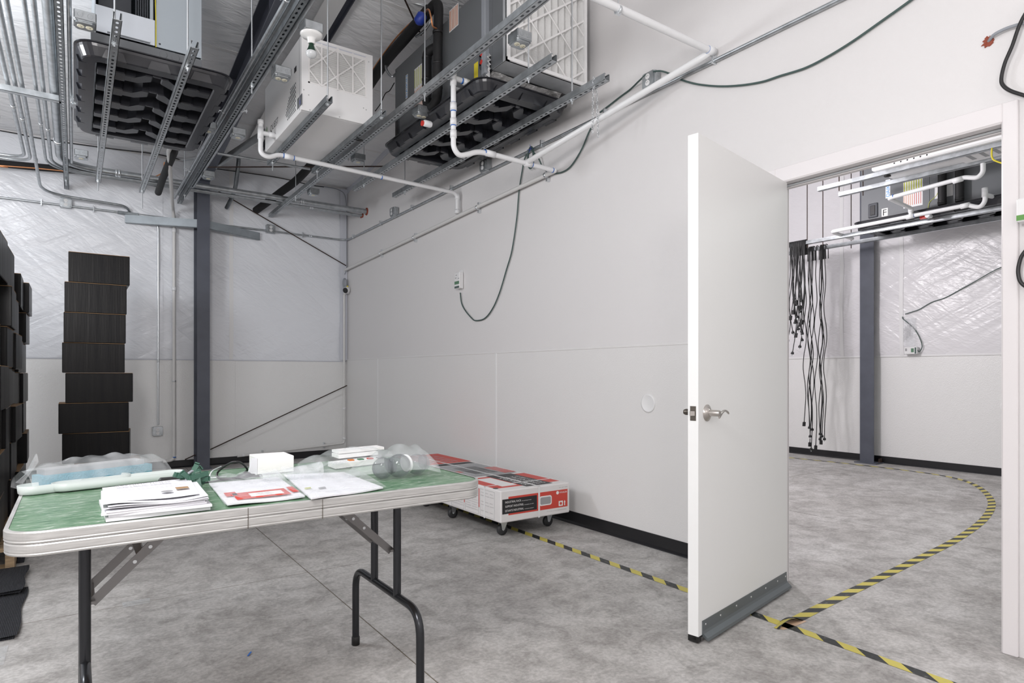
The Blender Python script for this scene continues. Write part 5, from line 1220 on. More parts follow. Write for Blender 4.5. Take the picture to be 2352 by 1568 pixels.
# ================================================================== BOXES, DOLLY, MATS
def black_box(x0, x1, y0, y1, z0, z1, yaw, label, group, cat='box'):
    cx, cy = (x0 + x1) / 2, (y0 + y1) / 2
    t = thing('black_box', (cx, cy, z0), label, cat, group)
    b = MB(); b.cbox(x0, x1, y0, y1, z0, z1 - 0.004, 0.004); b.build('carton', 'black_card', t)
    b = MB(); b.box(x0 + 0.001, x1 - 0.001, y0 + 0.001, y1 - 0.001, z1 - 0.004, z1 - 0.001); b.build('lid_edge', 'carton_brown', t)
    t.rotation_euler.z = R(yaw)
    return t
TY = 6.58
tw = [(157, 298, 577, 650, 0), (148, 291, 646, 716, 0), (146, 289, 715, 783, 0), (143, 287, 784, 849, 0.5), (152, 307, 850, 919, 2), (134, 296, 921, 993, 0), (147, 302, 994, 1063, 5)]
names = ['topmost', 'second from the top', 'third from the top', 'fourth from the top', 'fifth from the top', 'sixth from the top', 'seventh from the top']
zt = pY(222, 582, TY).z; hh = (zt - pY(222, 1061, TY).z) / 7
for i, (a, c_, d, e, yw) in enumerate(tw):
    x0, x1 = pY(a, 800, TY).x, pY(c_, 800, TY).x
    black_box(x0, x1, TY, TY + 0.36, zt - hh * (i + 1), zt - hh * i - 0.0005, -yw, 'black cardboard box, %s in the single tall tower by the back wall' % names[i], 'boxes of the tall tower')
zb_ = zt - hh * 7
black_box(0.0, 0.50, TY - 0.01, TY + 0.38, zb_ - hh, zb_ - 0.0005, -2, 'black cardboard box at the bottom of the single tall tower, behind the table', 'boxes of the tall tower')
b = MB()
for k in range(6): b.box(-0.08, 0.56, TY - 0.06 + k * 0.1, TY + 0.015 + k * 0.1, max(zb_ - hh - 0.018, 0.004), zb_ - hh - 0.001)
b.box(-0.08, 0.0, TY - 0.06, TY + 0.52, 0, max(zb_ - hh - 0.018, 0.003)); b.box(0.48, 0.56, TY - 0.06, TY + 0.52, 0, max(zb_ - hh - 0.018, 0.003))
b.build('pallet', 'wood_black', label='low black pallet under the single tall tower of boxes', cat='pallet')

# stacks at the left edge on wooden pallets
ords = ['bottom', 'second', 'third', 'fourth', 'fifth', 'sixth', 'seventh']
cols = [(4.36, 'nearest'), (4.83, 'second'), (5.30, 'third'), (5.77, 'fourth'), (6.24, 'farthest')]
random.seed(11)
tops = [1.86, 1.85, 1.83, 1.80, 1.79]
for ci, (y0, cn) in enumerate(cols):
    h7 = (tops[ci] - 0.13) / 7
    for k in range(7):
        j = random.uniform(-0.03, 0.02); w_ = random.uniform(-0.025, 0.02)
        xr = -0.335 + j + (0.02 if ci > 3 else 0)
        lab = 'black cardboard box, %s up in the %s stack at the left edge' % (ords[k], cn) if k else 'black cardboard box at the bottom of the %s stack at the left edge' % cn
        black_box(xr - 0.36, xr, y0 + w_ * 0.3, y0 + 0.445 + w_ * 0.3, 0.13 + h7 * k + 0.0005, 0.13 + h7 * (k + 1), random.uniform(-2, 2) * 0.6, lab, 'boxes stacked along the left edge')
for pi, (py0, nm) in enumerate(((4.34, 'nearer'), (5.54, 'farther'))):
    t = thing('pallet', (-0.65, py0 + 0.8, 0), 'wooden pallet under the %s half of the box stacks at the left edge' % nm, 'pallet')
    for k in range(7):
        b = MB(); b.box(-1.05, -0.27, py0 + 0.012 + k * 0.167, py0 + 0.12 + k * 0.167, 0.108, 0.128); b.build('deck_board', 'wood', t)
        if k % 3 == 0: b = MB(); b.box(-1.05, -0.27, py0 + 0.012 + k * 0.167, py0 + 0.12 + k * 0.167, 0.0, 0.018); b.build('bottom_board', 'wood', t)
    for x in (-1.05, -0.68, -0.31): b = MB(); b.box(x, x + 0.04, py0 + 0.01, py0 + 1.13, 0.018, 0.108); b.build('stringer', 'wood', t)
# ribbed mats on the floor under the left table corner
a0 = pZ(62, 1268, 0.03); a1 = pZ(50, 1350, 0.03); a2 = pZ(24, 1452, 0.03)
def fmat(x1, y0, y1, z0, th, label, x0=-0.95, yaw=0):
    b = MB(); b.grid(lambda u, v: (x0 + (x1 - x0) * u + 0.006 * math.sin(v * 9), y0 + (y1 - y0) * v, z0 + th + 0.004 * math.sin(u * 7 + v * 5)), 16, 10)
    b.box(x0, x1 - 0.008, y0 + 0.004, y1 - 0.004, z0, z0 + th - 0.005); o = b.build('ribbed_mat', 'mat_black', label=label, cat='mat'); o.rotation_euler.z = R(yaw); return o
fmat(a2.x + 0.02, a2.y, a1.y + 0.08, 0.001, 0.012, 'black ribbed mat lying nearest on the floor at the left edge')
fmat(a1.x + 0.005, a1.y - 0.03, min(a0.y - 0.05, 4.33), 0.018, 0.012, 'black ribbed mat overlapping the nearest one at the left edge')
fmat(a0.x, a0.y - 0.12, a0.y + 0.02, 0.001, 0.040, 'folded black ribbed mat below the left table corner', x0=-0.268)
b = MB(); p = pZ(5, 1500, 0.02); b.grid(lambda u, v: (p.x - 0.25 + 0.26 * u, p.y - 0.08 + 0.2 * v, 0.006 + 0.03 * abs(math.sin(u * 7 + v * 3)) * (1 - abs(2 * v - 1)) * (1 - abs(2 * u - 1)) ** 0.5), 24, 16); b.build('plastic_bag', 'film_milky', label='crumpled clear plastic bag on the floor at the lower left edge', cat='bag')

# dollies and the long carton
BX0, BX1, BY0, BY1, BZ0, BZ1 = 2.215, 2.785, 3.305, 5.22, 0.122, 0.327
def dolly(y0, y1, nm):
    t = thing('furniture_dolly', ((BX0 + BX1) / 2, (y0 + y1) / 2, 0), 'black furniture dolly on casters under the %s end of the red carton' % nm, 'dolly')
    b = MB(); b.cbox(BX0 + 0.06, BX1 - 0.02, y0 - 0.04, y1 + 0.04, 0.100, 0.120, 0.004); b.build('deck', 'wood_black', t)
    for x, y in ((BX0 + 0.125, y0), (BX1 - 0.045, y0 + 0.02), (BX0 + 0.10, y1), (BX1 - 0.045, y1)):
        b = MB(); b.box(x - 0.03, x + 0.03, y - 0.03, y + 0.03, 0.096, 0.100); b.prism([(-0.022, 0), (0.022, 0), (0.030, -0.012), (0.008, -0.060), (-0.010, -0.060)], (x - 0.008, y - 0.016, 0.096), (1, 0, 0), (0, 0, 1), (0, 0.002, 0)); b.prism([(-0.022, 0), (0.022, 0), (0.030, -0.012), (0.008, -0.060), (-0.010, -0.060)], (x - 0.008, y + 0.014, 0.096), (1, 0, 0), (0, 0, 1), (0, 0.002, 0)); b.box(x - 0.03, x + 0.014, y - 0.016, y + 0.016, 0.090, 0.096)
        cs = b.build('caster_fork', 'zinc', t)
        b = MB(); b.lathe((x - 0.010, y - 0.012, 0.038), (0, 1, 0), [(0.020, 0), (0.037, 0.002), (0.0378, 0.006), (0.0378, 0.018), (0.037, 0.022), (0.020, 0.024)], 24); b.build('wheel', 'wheel_rubber', cs)
        b = MB(); b.lathe((x - 0.010, y - 0.018, 0.038), (0, 1, 0), [(0.006, 0), (0.006, 0.036)], 8); b.build('axle', 'zinc', cs)
dolly(3.46, 4.08, 'near'); dolly(4.56, 5.10, 'far')
ct = thing('rack_carton', ((BX0 + BX1) / 2, (BY0 + BY1) / 2, BZ0), 'long white and red industrial rack carton lying on dollies by the wall', 'carton')
b = MB(); b.cbox(BX0, BX1, BY0, BY1, BZ0, BZ1, 0.006); b.build('carton', 'carton_white', ct)
N1 = ((1, 0, 0), (0, 0, 1))                      # near end face
y_ = BY0
decal('red_panel', 'print_red', ct, (BX0 + 0.06, y_, BZ0 + 0.045), *N1, 0.49, 0.118)
bk = decal('black_panel', 'print_black', ct, (BX0 + 0.012, y_ - 0.001, BZ0 + 0.056), *N1, 0.275, 0.094)
for i, (s_, s2) in enumerate((('INDUSTRIAL RACK', 'with interlocking wire decks'), ('SUPPORT INDUSTRIEL', 'avec plateaux de treillis'), ('ESTANTE INDUSTRIAL', 'con alambre entrelazado'))):
    text(s_, 0.0185, 'print_white', ct, (BX0 + 0.034, y_ - 0.0020, BZ0 + 0.124 - i * 0.0275), *N1, width=0.125 if i == 0 else 0.145)
    text(s2, 0.008, 'print_white', ct, (BX0 + (0.165 if i == 0 else 0.185), y_ - 0.0020, BZ0 + 0.124 - i * 0.0275), *N1, width=0.075)
b = MB(); hx, hz = BX0 + 0.36, BZ0 + 0.105
def rrect(w_, h_, r, n=5):
    out = []
    for cx, cy, a0_ in ((w_ - r, h_ - r, 0), (-w_ + r, h_ - r, PI / 2), (-w_ + r, -h_ + r, PI), (w_ - r, -h_ + r, 3 * PI / 2)):
        for k in range(n + 1): a = a0_ + PI / 2 * k / n; out.append((cx + r * math.cos(a), cy + r * math.sin(a)))
    return out
b.prism(rrect(0.052, 0.032, 0.015), (hx, y_ - 0.0010, hz), (1, 0, 0), (0, 0, 1), (0, -0.0006, 0)); hh_ = b.build('hand_hole', 'print_white', ct)
b = MB(); b.prism(rrect(0.044, 0.024, 0.010), (hx, y_ - 0.0017, hz), (1, 0, 0), (0, 0, 1), (0, -0.0004, 0)); b.build('hand_hole_flap', 'print_grey', hh_)
b = MB(); b.lathe((BX0 + 0.462, y_ - 0.001, BZ0 + 0.146), (0, -1, 0), [(0.0115, 0), (0.0115, 0.0005)], 20); b.build('logo', 'print_white', ct)
text('WHALEN', 0.017, 'print_white', ct, (BX0 + 0.477, y_ - 0.0012, BZ0 + 0.140), *N1, width=0.066)
decal('team_lift_mark', 'print_white', ct, (BX0 + 0.472, y_ - 0.0009, BZ0 + 0.054), *N1, 0.036, 0.034)
b = MB(); b.lathe((BX0 + 0.490, y_ - 0.0022, BZ0 + 0.071), (0, -1, 0), [(0.010, 0), (0.010, 0.0004)], 14); b.build('team_lift_figure', 'print_red', ct)
b = MB(); b.prism([(0.004, 0), (0.012, 0), (0.012, 0.022), (0.016, 0.022), (0.008, 0.036), (0, 0.022), (0.004, 0.022)], (BX0 + 0.516, y_ - 0.0010, BZ0 + 0.054), (1, 0, 0), (0, 0, 1), (0, -0.0005, 0)); b.build('arrow_mark', 'print_white', ct)
text('ITM. / ART. 703866', 0.008, 'print_grey', ct, (BX0 + 0.475, y_ - 0.0005, BZ0 + 0.176), *N1, width=0.075)
text('77 in x 24 in x 72 in / MADE IN CHINA', 0.008, 'print_grey', ct, (BX0 + 0.37, y_ - 0.0005, BZ0 + 0.026), *N1, width=0.17)
# top print
T1 = ((1, 0, 0), (0, 1, 0)); z_ = BZ1
decal('red_panel', 'print_red', ct, (BX0 + 0.02, BY0 + 0.09, z_), *T1, 0.53, 0.42)
decal('white_patch', 'print_white', ct, (BX0 + 0.10, BY0 + 0.13, z_ + 0.0008), *T1, 0.12, 0.33)
bk2 = decal('black_panel', 'print_black', ct, (BX0 + 0.235, BY0 + 0.045, z_ + 0.0009), *T1, 0.22, 0.50)
for i, s_ in enumerate(('INDUSTRIAL RACK', 'SUPPORT INDUSTRIEL', 'ESTANTE INDUSTRIAL', 'CAPACITY 2000 LB')):
    text(s_, 0.045, 'print_white', ct, (BX0 + 0.285 + i * 0.048, BY0 + 0.08, z_ + 0.0018), (0, 1, 0), (-1, 0, 0), width=0.34)
decal('grey_panel', 'print_grey', ct, (BX0 + 0.02, BY0 + 0.56, z_), *T1, 0.50, 0.58)
decal('dark_photo', 'print_black', ct, (BX0 + 0.22, BY0 + 0.66, z_ + 0.0008), *T1, 0.20, 0.34)
decal('red_block', 'print_red', ct, (BX0 + 0.10, BY0 + 0.78, z_ + 0.0008), *T1, 0.09, 0.07)
decal('red_block', 'print_red', ct, (BX0 + 0.44, BY0 + 0.60, z_ + 0.0008), *T1, 0.10, 0.30)
decal('black_panel', 'print_black', ct, (BX0 + 0.02, BY0 + 1.16, z_), *T1, 0.50, 0.10)
b = MB(); b.lathe((BX0 + 0.16, BY0 + 1.21, z_ + 0.0008), (0, 0, 1), [(0.035, 0), (0.035, 0.0006), (0.028, 0.0006)], 20); b.build('logo', 'print_white', ct)
decal('red_panel', 'print_red', ct, (BX0 + 0.015, BY0 + 1.28, z_), *T1, 0.54, 0.60)
for k in range(9): decal('diagram_line', 'print_grey', ct, (BX0 + 0.05 + 0.05 * k, BY0 + 1.33, z_ + 0.0008), *T1, 0.006, 0.42 + 0.02 * (k % 3))
for k in range(4): decal('diagram_line', 'print_grey', ct, (BX0 + 0.05, BY0 + 1.36 + 0.11 * k, z_ + 0.0009), *T1, 0.41, 0.008)
# side print (facing the table)
S1 = ((0, -1, 0), (0, 0, 1)); x_ = BX0
def sp_(name, m, ya_, wd, z0, ht, lift=0.0008): return decal(name, m, ct, (x_ - (lift - 0.0008), ya_, BZ0 + z0), *S1, wd, ht)
for k, ya_ in enumerate((BY0 + 0.245, BY0 + 0.44, BY0 + 0.63)):
    for q_ in ((0, 0.175, 0.012, 0.0015), (0, 0.175, 0.185, 0.0015), (0, 0.0015, 0.012, 0.175), (0.1735, 0.0015, 0.012, 0.175)):
        decal('frame_line', 'print_grey', ct, (x_, ya_ - q_[0], BZ0 + q_[2]), *S1, q_[1], q_[3])
    cols_ = 3 if k == 0 else 2
    for cc in range(cols_):
        for r_ in range(9 if k else 7):
            if k == 0 and r_ in (2, 5): continue
            text('mmm mm mmmm mm', 0.009, 'print_grey', ct, (x_ - 0.0004, ya_ - 0.010 - cc * (0.165 / cols_), BZ0 + 0.163 - r_ * (0.016 if k else 0.020)), *S1, name='small_print', width=0.135 / cols_ + 0.01 * ((r_ * 7 + cc * 3) % 3 - 1))
decal('red_stripe', 'print_red', ct, (x_, BY0 + 0.262, BZ0 + 0.06), *S1, 0.008, 0.125)
decal('red_stripe', 'print_red', ct, (x_, BY0 + 0.455, BZ0 + 0.06), *S1, 0.008, 0.125)
decal('red_frame', 'print_red', ct, (x_, BY0 + 0.92, BZ0 + 0.07), *S1, 0.22, 0.11); decal('white_patch', 'print_white', ct, (x_ - 0.0008, BY0 + 0.90, BZ0 + 0.085), *S1, 0.185, 0.085)
for k in range(5):
    b = MB(); b.lathe((x_ - 0.0005, BY0 + 0.605 - 0.030 * k, BZ0 + 0.085), (-1, 0, 0), [(0.010, 0), (0.010, 0.0005), (0.007, 0.0005), (0.007, 0.0002)], 8, smooth=False); b.build('recycling_mark', 'print_grey', ct)
# strap and clear wrap
b = MB()
for (xa, ya_, za, xb, yb2, zb2) in ((BX0 + 0.298, BY0 - 0.0025, BZ0 - 0.001, BX0 + 0.312, BY0 - 0.0015, BZ1 + 0.003), (BX0 + 0.298, BY0 - 0.0025, BZ1 + 0.0015, BX0 + 0.312, BY1, BZ1 + 0.003)): b.box(xa, xb, ya_, yb2, za, zb2)
b.box(BX0 - 0.0025, BX0 - 0.0012, BY0 + 0.185, BY0 + 0.197, BZ0, BZ1 + 0.003); b.box(BX0 - 0.0025, BX1, BY0 + 0.185, BY0 + 0.197, BZ1 + 0.0015, BZ1 + 0.003)
b.build('packing_strap', 'white_plastic', ct)
b = MB(); b.grid(lambda u, v: (BX0 + 0.01 + 0.53 * u, BY0 + 0.58 + 0.55 * v, BZ1 + 0.004 + 0.006 * abs(math.sin(u * 11 + v * 5))), 24, 24); b.build('clear_wrap', 'film', ct)
b = MB(); b.lathe((BX0 + 0.028, BY0 + 0.10, BZ1 + 0.0005), (0, 0, 1), [(0.018, 0), (0.018, 0.001)], 16); b.build('round_hole', 'print_black', ct)

p = pZ(573, 1501, 0.004); b = MB(); b.obox(p, (0.008, 0.010, 0.002), (0.002, -0.0015, 0), (0, 0, 0.0012)); b.build('plastic_scrap', 'blue_glue', label='tiny blue plastic scrap on the concrete floor below the table', cat='scrap')
p = pZ(310, 1384, 0.004); b = MB(); b.grid(lambda u, v: (p.x - 0.05 + 0.11 * u, p.y - 0.03 + 0.07 * v, 0.003 + 0.012 * abs(math.sin(u * 9 + v * 5)) * (1 - abs(2 * v - 1))), 14, 8); b.build('plastic_scrap', 'film', label='clear crumpled plastic scrap on the floor beside the left table leg', cat='scrap')
# ================================================================== TABLE
TX0, TX1, TY0, TY1, TZ = -0.130, 1.118, 1.758, 2.512, 0.72
tb = thing('folding_table', ((TX0 + TX1) / 2, (TY0 + TY1) / 2, 0), 'vintage folding table with a green marbled top and aluminium edge', 'table')
def rr2(i, n=8, r=0.075):
    x0, x1, y0, y1 = TX0 - i, TX1 + i, TY0 - i, TY1 + i; out = []; r = r + i
    for cx, cy, a0_ in ((x1 - r, y1 - r, 0), (x0 + r, y1 - r, PI / 2), (x0 + r, y0 + r, PI), (x1 - r, y0 + r, 3 * PI / 2)):
        for k in range(n + 1): a = a0_ + PI / 2 * k / n; out.append((cx + r * math.cos(a), cy + r * math.sin(a)))
    return out
b = MB(); b.prism(rr2(-0.006), (0, 0, TZ - 0.02), (1, 0, 0), (0, 1, 0), (0, 0, 0.02)); b.build('top', 'green_laminate', tb)
def band(za, zb2, bulge):
    b = MB(); prof = [(-0.006, zb2), (bulge - 0.002, zb2), (bulge, zb2 - 0.003), (bulge, za + 0.009), (bulge - 0.001, za + 0.0075), (bulge - 0.001, za + 0.006), (bulge, za + 0.004), (bulge - 0.002, za), (-0.006, za)]
    loops = [[(x, y, z) for x, y in rr2(i, 18)] for i, z in prof]; n = len(loops[0]); vs = sum(loops, [])
    fs = [(i * n + k, (i + 1) * n + k, (i + 1) * n + (k + 1) % n, i * n + (k + 1) % n) for i in range(len(loops) - 1) for k in range(n)]
    b.add(vs, fs, False); return b.build('edge_band', 'alu', tb)
band(TZ - 0.026, TZ + 0.0015, 0.004); band(TZ - 0.054, TZ - 0.027, 0.003)
for px in (570, 741):
    x = pY(px, 1180, TY0 - 0.004).x; b = MB(); b.box(x - 0.0008, x + 0.0008, TY0 - 0.0046, TY0 + 0.002, TZ - 0.054, TZ); b.build('band_joint', 'dark_bronze', tb)
b = MB(); b.prism(rr2(-0.012), (0, 0, TZ - 0.05), (1, 0, 0), (0, 1, 0), (0, 0, 0.012)); b.build('underside', 'carton_brown', tb)
RT = 0.0135
def leg_frame(X, sgn):
    yF, yR, pA, pB, zc_ = 1.828, 2.394, 2.004, 2.204, 0.305
    b = MB(); b.tube(arc_path([(X, yF, 0.02), (X, yF, zc_), (X, yR, zc_), (X, yR, 0.02)], 0.085, 8), RT, 16); b.build('foot_bow', 'tube_dark', tb)
    for y in (pA, pB):
        b = MB(); b.tube([(X, y, zc_), (X, y, TZ - 0.04)], RT, 16); b.build('post', 'tube_dark', tb)
    for y in (yF, yR):
        b = MB(); b.lathe((X, y, 0.0), (0, 0, 1), [(0.014, 0), (0.016, 0.002), (0.016, 0.032), (0.0145, 0.034)], 16); b.build('foot_cap', 'cap_black', tb)
    # folding brace: two flat bars joined by a plate
    x_a, z_a, x_b, z_b = X + 0.015 * sgn, 0.46, X + 0.235 * sgn, TZ - 0.05
    d = Vector((x_b - x_a, 0, z_b - z_a)); nn = Vector((-d.z, 0, d.x)).normalized()
    for y in (pA + 0.018, pB - 0.018):
        b = MB(); b.obox(Vector((x_a, y, z_a)) + d * 0.42, d * 0.42, nn * 0.012, (0, 0.0016, 0)); br = b.build('brace_bar', 'brace_metal', tb)
        b = MB(); b.obox(Vector((x_a, y, z_a)) + d * 0.80, d * 0.24, nn * 0.0135, (0, 0.0028, 0)); b.build('brace_sleeve', 'brace_metal', tb)
        for f_ in (0.45, 0.62, 0.82):
            b = MB(); b.lathe(Vector((x_a, y - 0.005, z_a)) + d * f_, (0, 1, 0), [(0.005, 0), (0.005, 0.010)], 10); b.build('rivet', 'zinc', br)
    b = MB(); b.obox(Vector((x_a, (pA + pB) / 2, z_a)) + d * 0.52, d * 0.035, nn * 0.004, (0, (pB - pA) / 2 - 0.018, 0)); b.build('brace_plate', 'brace_metal', tb)
    b = MB(); b.obox((x_a, (pA + pB) / 2, z_a + 0.005), (0.008, 0, 0), (0, (pB - pA) / 2, 0), (0, 0, 0.004)); b.build('brace_pivot', 'brace_metal', tb)
leg_frame(0.913, -1); leg_frame(0.022, 1)

# ------------------------------------------------------------------ things on the table
Z = TZ + 0.0022
def tp_(px, py, z=Z): return pZ(px, py, z)
def sheet(pa, pb, pc, pd, z, th, name, m, parent, bend=0.0, nx=12):
    # slightly bent sheet / pile layer with corners pa..pd (front-left, front-right, back-right, back-left)
    b = MB(); pa, pb, pc, pd = [Vector(p) for p in (pa, pb, pc, pd)]
    def f(u, v, dz):
        p = (pa * (1 - u) + pb * u) * (1 - v) + (pd * (1 - u) + pc * u) * v
        return (p.x, p.y, z + dz + bend * (math.sin(u * 5.5 + 1) * 0.5 + 0.5) * (1 - v) ** 2)
    b.grid(lambda u, v: f(u, v, th), nx, 6); b.grid(lambda u, v: f(1 - u, v, 0), nx, 6)
    for e in (lambda t, h_: f(t, 0, h_), lambda t, h_: f(1 - t, 1, h_), lambda t, h_: f(1, t, h_), lambda t, h_: f(0, 1 - t, h_)):
        b.grid(lambda u, v: e(u, v * th), nx, 1)
    return b.build(name, m, parent)
# stack of instruction sheets
ps = thing('paper_stack', tuple(tp_(350, 1160)), 'pile of white instruction leaflets near the front edge of the table', 'paper')
fl_, fr_, br_, bl_ = tp_(241, 1200), tp_(480, 1172), tp_(445, 1128), tp_(235, 1155)
random.seed(5); z = Z
for k in range(7):
    j = lambda s_=0.008: Vector((random.uniform(-s_, s_), random.uniform(-s_, s_), 0))
    th = (0.010, 0.006, 0.005, 0.003, 0.0025, 0.002, 0.0018)[k]
    sheet(fl_ + j() , fr_ + j(), br_ + j(), bl_ + j(), z, th, 'leaflet', 'paper' if k % 2 == 0 else 'paper2', ps, bend=0.0 if k < 4 else 0.006 * (k - 3) * 0.6); z += th + 0.0006
zt_ = z + 0.0075
ud = (fr_ - fl_).normalized(); vd = Vector((-ud.y, ud.x, 0))
sh = sheet(fl_ + vd * 0.02, fr_ + vd * 0.02 - ud * 0.02, br_ + vd * 0.005 - ud * 0.01, bl_ + vd * 0.005, z + 0.005, 0.0012, 'leaflet', 'paper2', ps, bend=0.004)
text('INSTRUCTIONS', 0.030, 'print_grey', ps, Vector((bl_.x, bl_.y, z + 0.0114)) + ud * 0.03 - vd * 0.035, ud, vd, width=0.13)
b = MB(); b.lathe(Vector((fr_.x, fr_.y, z + 0.0114)) - ud * 0.085 + vd * 0.085, (0, 0, 1), [(0.014, 0), (0.014, 0.0004)], 18); b.build('picture', 'print_grey', ps)
decal('picture', 'carton_brown', ps, Vector((fr_.x, fr_.y, z + 0.0114)) - ud * 0.060 + vd * 0.105, ud, vd, 0.030, 0.026)
for k in range(4): text('mmm mmmm mm mmmmm mmm mm mmmm mmmmmm', 0.010, 'paper2' if 0 else 'print_grey', ps, Vector((bl_.x, bl_.y, z + 0.0112)) + ud * 0.03 - vd * (0.07 + 0.016 * k), ud, vd, name='small_print', width=0.16)
# poly mailers
def mailer(name, c4, label, lab2):
    t = thing(name, tuple(Vector(c4[0])), label, 'packet')
    sheet(*c4, Z, 0.004, 'papers', 'paper', t, bend=0.004)
    a, b_, c_, d = [Vector(p) for p in c4]; e1, e2 = (b_ - a).normalized(), (d - a).normalized()
    bb = MB(); o1 = a - e1 * 0.008 - e2 * 0.012; w_, h_ = (b_ - a).length + 0.016, (d - a).length + 0.035
    bb.grid(lambda u, v: tuple(o1 + e1 * (w_ * u) + e2 * (h_ * v) + Vector((0, 0, 0.0085 + 0.006 * abs(math.sin(u * 13 + v * 4)) * (0.3 + v) + 0.012 * v * v))), 26, 20); bb.build('clear_sleeve', 'film_milky', t)
    return t, e1, e2, a
t, e1, e2, a = mailer('document_packet', (tp_(522, 1164), tp_(700, 1143), tp_(640, 1098), tp_(480, 1112)), 'clear sleeve with a red-printed document in the middle of the table', 0)
zz = Vector((0, 0, 0.0092))
rp = decal('red_print', 'print_red', t, a + e1 * 0.03 + e2 * 0.035 + zz, e1, e2, 0.145, 0.10); decal('white_window', 'print_white', t, a + e1 * 0.07 + e2 * 0.055 + zz * 1.09, e1, e2, 0.090, 0.05)
decal('red_print', 'print_red', t, a + e1 * 0.012 + e2 * 0.10 + zz, e1, e2, 0.03, 0.06); decal('red_print', 'print_red', t, a + e1 * 0.185 + e2 * 0.06 + zz, e1, e2, 0.018, 0.09)
for k in range(2): text('mmmm mm mm', 0.010, 'print_grey', t, a + e1 * 0.085 + e2 * (0.068 + 0.016 * k) + zz * 1.2, e1, e2, name='small_print', width=0.05)
t, e1, e2, a = mailer('document_packet', (tp_(715, 1150), tp_(880, 1123), tp_(790, 1086), tp_(652, 1092)), 'clear sleeve with plain white papers at the right front of the table', 0)
decal('picture', 'print_grey', t, a + e1 * 0.05 + e2 * 0.11 + zz, e1, e2, 0.022, 0.018); decal('yellow_mark', 'label_lime', t, a + e1 * 0.01 + e2 * 0.14 + zz, e1, e2, 0.02, 0.012)
for k in range(3): text('mmmm mmm', 0.012, 'print_grey', t, a + e1 * (0.015 + 0.02 * k) + e2 * (0.10 - 0.03 * k) + zz, e1, e2, name='small_print', width=0.035)
# translucent plastic trays
def tray(name, p0, p1, wd, ht, label, m='frosted'):
    p0, p1 = Vector(p0), Vector(p1); d = (p1 - p0); e1 = d.normalized(); e2 = Vector((-e1.y, e1.x, 0)); L = d.length; b = MB()
    n = 10; out = []
    for k in range(n + 1): a = -PI / 2 + PI * k / n; out.append((L - wd / 2 + wd / 2 * math.cos(a), wd / 2 * math.sin(a)))
    for k in range(n + 1): a = PI / 2 + PI * k / n; out.append((wd / 2 + wd / 2 * math.cos(a), wd / 2 * math.sin(a)))
    def lp(s_, z, grow=0): return [tuple(p0 + e1 * (L / 2 + (x - L / 2) * (1 - grow / L)) + e2 * (y * (1 - grow / wd)) + Vector((0, 0, z))) for x, y in out]
    loops = [lp(1, 0, 0.012), lp(1, 0.004, 0.004), lp(1, ht), lp(1, ht, 0.006), lp(1, 0.008, 0.014)]; m_ = len(out); vs = sum(loops, [])
    b.add(vs, [(i * m_ + k, i * m_ + (k + 1) % m_, (i + 1) * m_ + (k + 1) % m_, (i + 1) * m_ + k) for i in range(4) for k in range(m_)], True)
    b.add(loops[0], [tuple(range(m_ - 1, -1, -1))]); b.add(loops[-1], [tuple(range(m_))])
    return b.build(name, m, label=label, cat='tray')
tray('plastic_tray', tp_(38, 1140) + Vector((0, 0.02, 0)), tp_(300, 1106) + Vector((0, 0.02, 0)), 0.075, 0.026, 'frosted plastic trough at the back left corner of the table')
tray('plastic_tray', tp_(118, 1128) + Vector((0, -0.02, 0.002)), tp_(420, 1094) + Vector((0, -0.02, 0.002)), 0.070, 0.024, 'frosted plastic trough with rounded ends lying on the other one')
# bag with teal foam
bg = thing('plastic_bag', tuple(tp_(230, 1085)), 'clear plastic bag holding a long teal foam strip on the table', 'bag')
p0, p1 = tp_(108, 1108, Z + 0.03), tp_(362, 1076, Z + 0.03); d = (p1 - p0); e1 = d.normalized(); e2 = Vector((-e1.y, e1.x, 0))
b = MB(); b.obox((p0 + p1) / 2 + e2 * 0.07 + Vector((0, 0, -0.004)), d * 0.5, e2 * 0.035, (0, 0, 0.018)); b.build('foam_strip', 'teal_foam', bg)
b = MB(); b.obox((p0 + p1) / 2 + e2 * 0.085 + Vector((0, 0, 0.022)), d * 0.45, e2 * 0.03, (0, 0, 0.008)); b.build('dark_strip', 'print_grey', bg)
b = MB(); L = d.length
b.grid(lambda u, v: tuple(p0 - e1 * 0.035 + e1 * ((L + 0.085) * u) + e2 * (-0.0 + 0.16 * v) + Vector((0, 0, -0.028 + 0.085 * math.sin(PI * min(1, v * 0.96 + 0.04)) ** 0.6 * (0.55 + 0.45 * math.sin(PI * min(max(u, 0.02), 0.98)) ** 0.5) + 0.004 * math.sin(u * 23 + v * 6) * math.sin(v * 11) + 0.003 * math.sin(u * 41 + 2 * v)))), 60, 22); b.build('bag_film', 'film', bg)
b = MB(); b.grid(lambda u, v: tuple(p0 - e1 * (0.05 - 0.04 * u) + e2 * (0.03 + 0.05 * v) + Vector((0, 0, 0.0 + 0.085 * u * (0.7 + 0.3 * math.sin(v * 5))))), 8, 8); b.build('bag_corner', 'film', bg)
